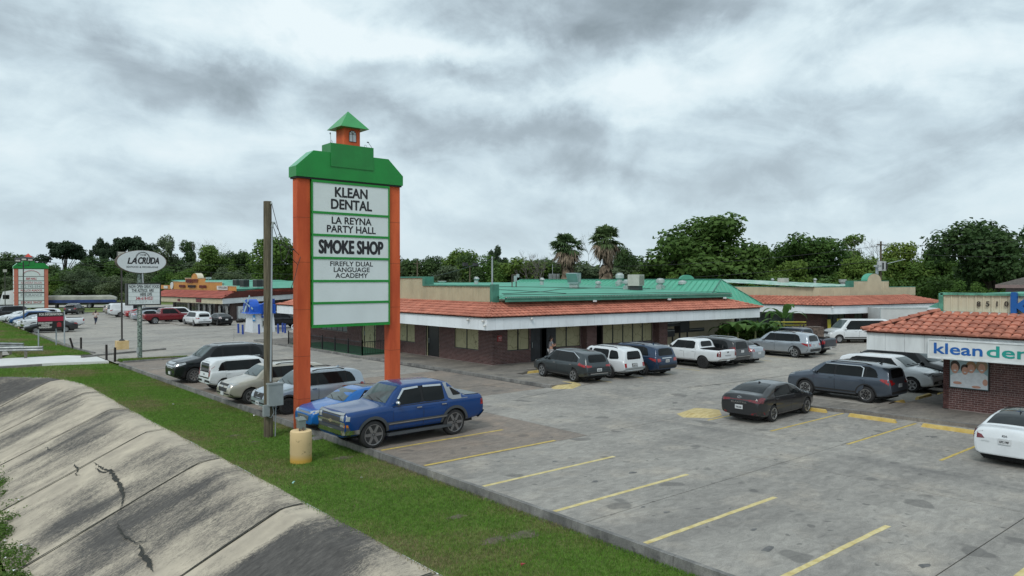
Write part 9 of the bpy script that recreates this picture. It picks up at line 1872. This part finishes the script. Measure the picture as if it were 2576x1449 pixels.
T = thing('rubbish_heap', 'heap of dark bags against the market side wall', 'rubbish', (*wp(618, 806, 95)[:2], 0)); [MB().ell((i * .5 - .9, (i % 2) * .3, .25), (.38, .34, .3), 8, 5).build('bag', mat('black_bag', (.015, .014, .014), .4), T, smooth=True) for i in range(5)]
tag(MB().box(0, 0, 0, .45, .35, .55).build('planter', HVAC, None, loc=(28.2, 47.9, .14)), 'small beige bin beside the patio door', 'bin')
def skin(name, pts, edges, m, parent, sub=2):
 me = bpy.data.meshes.new(name); me.from_pydata([p[:3] for p in pts], edges, []); o = bpy.data.objects.new(name, me); COL.objects.link(o); md = o.modifiers.new('s', 'SKIN'); md.use_smooth_shade = True
 if not me.skin_vertices: me.attributes.new('x', 'FLOAT', 'POINT'); bpy.context.view_layer.objects.active = o; o.select_set(True); bpy.ops.mesh.customdata_skin_add() if not me.skin_vertices else None
 for i, p in enumerate(pts): sv_ = me.skin_vertices[0].data[i]; sv_.radius = (p[3], p[3] if len(p) < 5 else p[4]); sv_.use_root = (i == 0)
 s = o.modifiers.new('u', 'SUBSURF'); s.levels = s.render_levels = sub; dg = bpy.context.evaluated_depsgraph_get(); dg.update(); m2 = bpy.data.meshes.new_from_object(o.evaluated_get(dg)); bpy.data.objects.remove(o)
 m2.materials.clear(); m2.materials.append(m); m2.polygons.foreach_set('use_smooth', [True] * len(m2.polygons)); return link(name, m2, parent)
def person(label, loc, rz, top_m, leg_m, hairm, pose):
 T = thing('person', label, 'person', loc, rz); SKN = mat('skin', (.42, .23, .16), .6); sk_ = SKN
 hl, kl, fl, hr, kr_, frr = pose['L'] + pose['R']; eL, wL, hL = pose['aL']; eR, wR, hR = pose['aR']
 pts = [(0, 0, .92, .15, .11), (.0, 0, 1.12, .14, .10), (.02, 0, 1.32, .17, .11), (.02, 0, 1.46, .07), (.05, 0, 1.54, .06), (.06, 0, 1.62, .095), (.05, 0, 1.70, .085),
   (.02, .17, 1.40, .06), (*eL, .045), (*wL, .032), (*hL, .036), (.02, -.17, 1.40, .06), (*eR, .045), (*wR, .032), (*hR, .036),
   (0, .10, .86, .10), (*hl, .075), (*kl, .048), (*fl, .04), (fl[0] + .14, fl[1], fl[2] - .03, .03), (0, -.10, .86, .10), (*hr, .075), (*kr_, .048), (*frr, .04), (frr[0] + .14, frr[1], frr[2] - .03, .03)]
 ed = [(0, 1), (1, 2), (2, 3), (3, 4), (4, 5), (5, 6), (2, 7), (7, 8), (8, 9), (9, 10), (2, 11), (11, 12), (12, 13), (13, 14), (0, 15), (15, 16), (16, 17), (17, 18), (18, 19), (0, 20), (20, 21), (21, 22), (22, 23), (23, 24)]
 skin('body', pts, ed, sk_, T)
 skin('shirt', [(0, 0, .90, .17, .13), (.0, 0, 1.12, .155, .12), (.02, 0, 1.32, .185, .125), (.02, 0, 1.44, .08), (.02, .17, 1.40, .072), (*[a + (b_ - a) * .55 for a, b_ in zip((.02, .17, 1.40), eL)], .06), (.02, -.17, 1.40, .072), (*[a + (b_ - a) * .55 for a, b_ in zip((.02, -.17, 1.40), eR)], .06)], [(0, 1), (1, 2), (2, 3), (2, 4), (4, 5), (2, 6), (6, 7)], top_m, T)
 lo = pose.get('legend', 1.0); lp = lambda a, b_, t: tuple(p + (q - p) * t for p, q in zip(a, b_))
 if lo >= 1: skin('trousers', [(0, 0, .92, .16, .125), (0, .10, .84, .115), (*hl, .09), (*kl, .06), (*lp(kl, fl, .9), .055), (0, -.10, .84, .115), (*hr, .09), (*kr_, .06), (*lp(kr_, frr, .9), .055)], [(0, 1), (1, 2), (2, 3), (3, 4), (0, 5), (5, 6), (6, 7), (7, 8)], leg_m, T)
 else: skin('shorts', [(0, 0, .92, .165, .13), (0, .10, .84, .12), (*hl, .10), (0, -.10, .84, .12), (*hr, .10)], [(0, 1), (1, 2), (0, 3), (3, 4)], leg_m, T)
 MB().ell((.03, 0, 1.665), (.115, .10, .125), 12, 8).ell((-.05, 0, 1.56), (.06, .075, .14), 8, 6).build('hair', hairm, T, smooth=True)
 for s in (1, -1):
  w = wL if s > 0 else wR; h = hL if s > 0 else hR; d = (Vector(h) - Vector(w)).normalized(); sd = Vector((-d.y, d.x, .3)).normalized()
  f = MB(); [f.tube([Vector(h) + sd * (k - 1.5) * .018, Vector(h) + sd * (k - 1.5) * .02 + d * (.045, .06, .055, .045)[k], Vector(h) + sd * (k - 1.5) * .02 + d * .07 + Vector((.02, 0, -.01))], .009, 5) for k in range(4)]; f.tube([Vector(w) + sd * .03, Vector(h) + sd * .045 + d * .01], .010, 5); f.build('hand', sk_, T)
 sh = MB(); [sh.ell((f_[0] + .06, f_[1], f_[2] - .03), (.14, .05, .045), 10, 6) for f_ in (fl, frr)]; sh.build('shoes', pose['shoe'], T, smooth=True); fc = MB()
 for s in (1, -1): fc.ell((.145, s * .035, 1.635), (.012, .014, .009), 6, 4)
 fc.ell((.165, 0, 1.605), (.022, .014, .024), 6, 4).ell((.145, 0, 1.565), (.012, .026, .007), 6, 4); fc.build('face', mat('face_dark', (.12, .05, .04), .6), T); return T
STR = mat('striped_top', (.02, .025, .045), .8, var=0); nt = STR.node_tree; b_ = nt.nodes['Principled BSDF']; wv = nt.nodes.new('ShaderNodeTexWave'); wv.bands_direction = 'Z'; wv.inputs['Scale'].default_value = 4.2; wv.inputs['Distortion'].default_value = .6
tc = nt.nodes.new('ShaderNodeTexCoord'); nt.links.new(tc.outputs['Object'], wv.inputs['Vector']); cr = nt.nodes.new('ShaderNodeValToRGB'); nt.links.new(wv.outputs['Fac'], cr.inputs[0]); cr.color_ramp.elements[0].position = .68; cr.color_ramp.elements[1].position = .74; cr.color_ramp.elements[0].color = (.018, .022, .04, 1); cr.color_ramp.elements[1].color = (.5, .5, .52, 1); nt.links.new(cr.outputs[0], b_.inputs['Base Color'])
HAIR = mat('dark_hair', (.015, .010, .008), .6); wx, wy = lin((28.87, 34.9), (40, 34.4), 1384), 0
px_w = uat(34.75, 1385.5)
person('woman in a striped sleeveless top and white shorts standing at the dark double door', (px_w, 34.75, .13), rad(-20), STR, mat('white_shorts', (.62, .62, .64), .8), HAIR, dict(L=[(.02, .10, .50), (.0, .10, .27), (-.02, .10, .08)], R=[(.04, -.10, .50), (.05, -.10, .27), (.03, -.10, .08)], aL=[(.08, .22, 1.12), (.22, .12, 1.18), (.28, .08, 1.22)], aR=[(.06, -.24, 1.12), (.24, -.14, 1.14), (.30, -.08, 1.18)], legend=0, shoe=mat('dark_shoe', (.03, .03, .03), .6)))
wx, wy = gp(241, 817); person('woman in a pale shirt and dark jeans walking away across the far lot', (wx, wy, 0), rad(62), mat('pale_shirt', (.50, .42, .39), .8), mat('dark_jeans', (.018, .028, .055), .8), HAIR, dict(L=[(.16, .09, .52), (.12, .09, .30), (.02, .09, .10)], R=[(-.10, -.09, .50), (-.30, -.09, .32), (-.42, -.09, .22)], aL=[(-.02, .34, 1.22), (-.06, .26, 1.45), (-.04, .16, 1.55)], aR=[(-.02, -.34, 1.22), (-.06, -.26, 1.45), (-.04, -.16, 1.55)], legend=1, shoe=MATS['dark_shoe']))
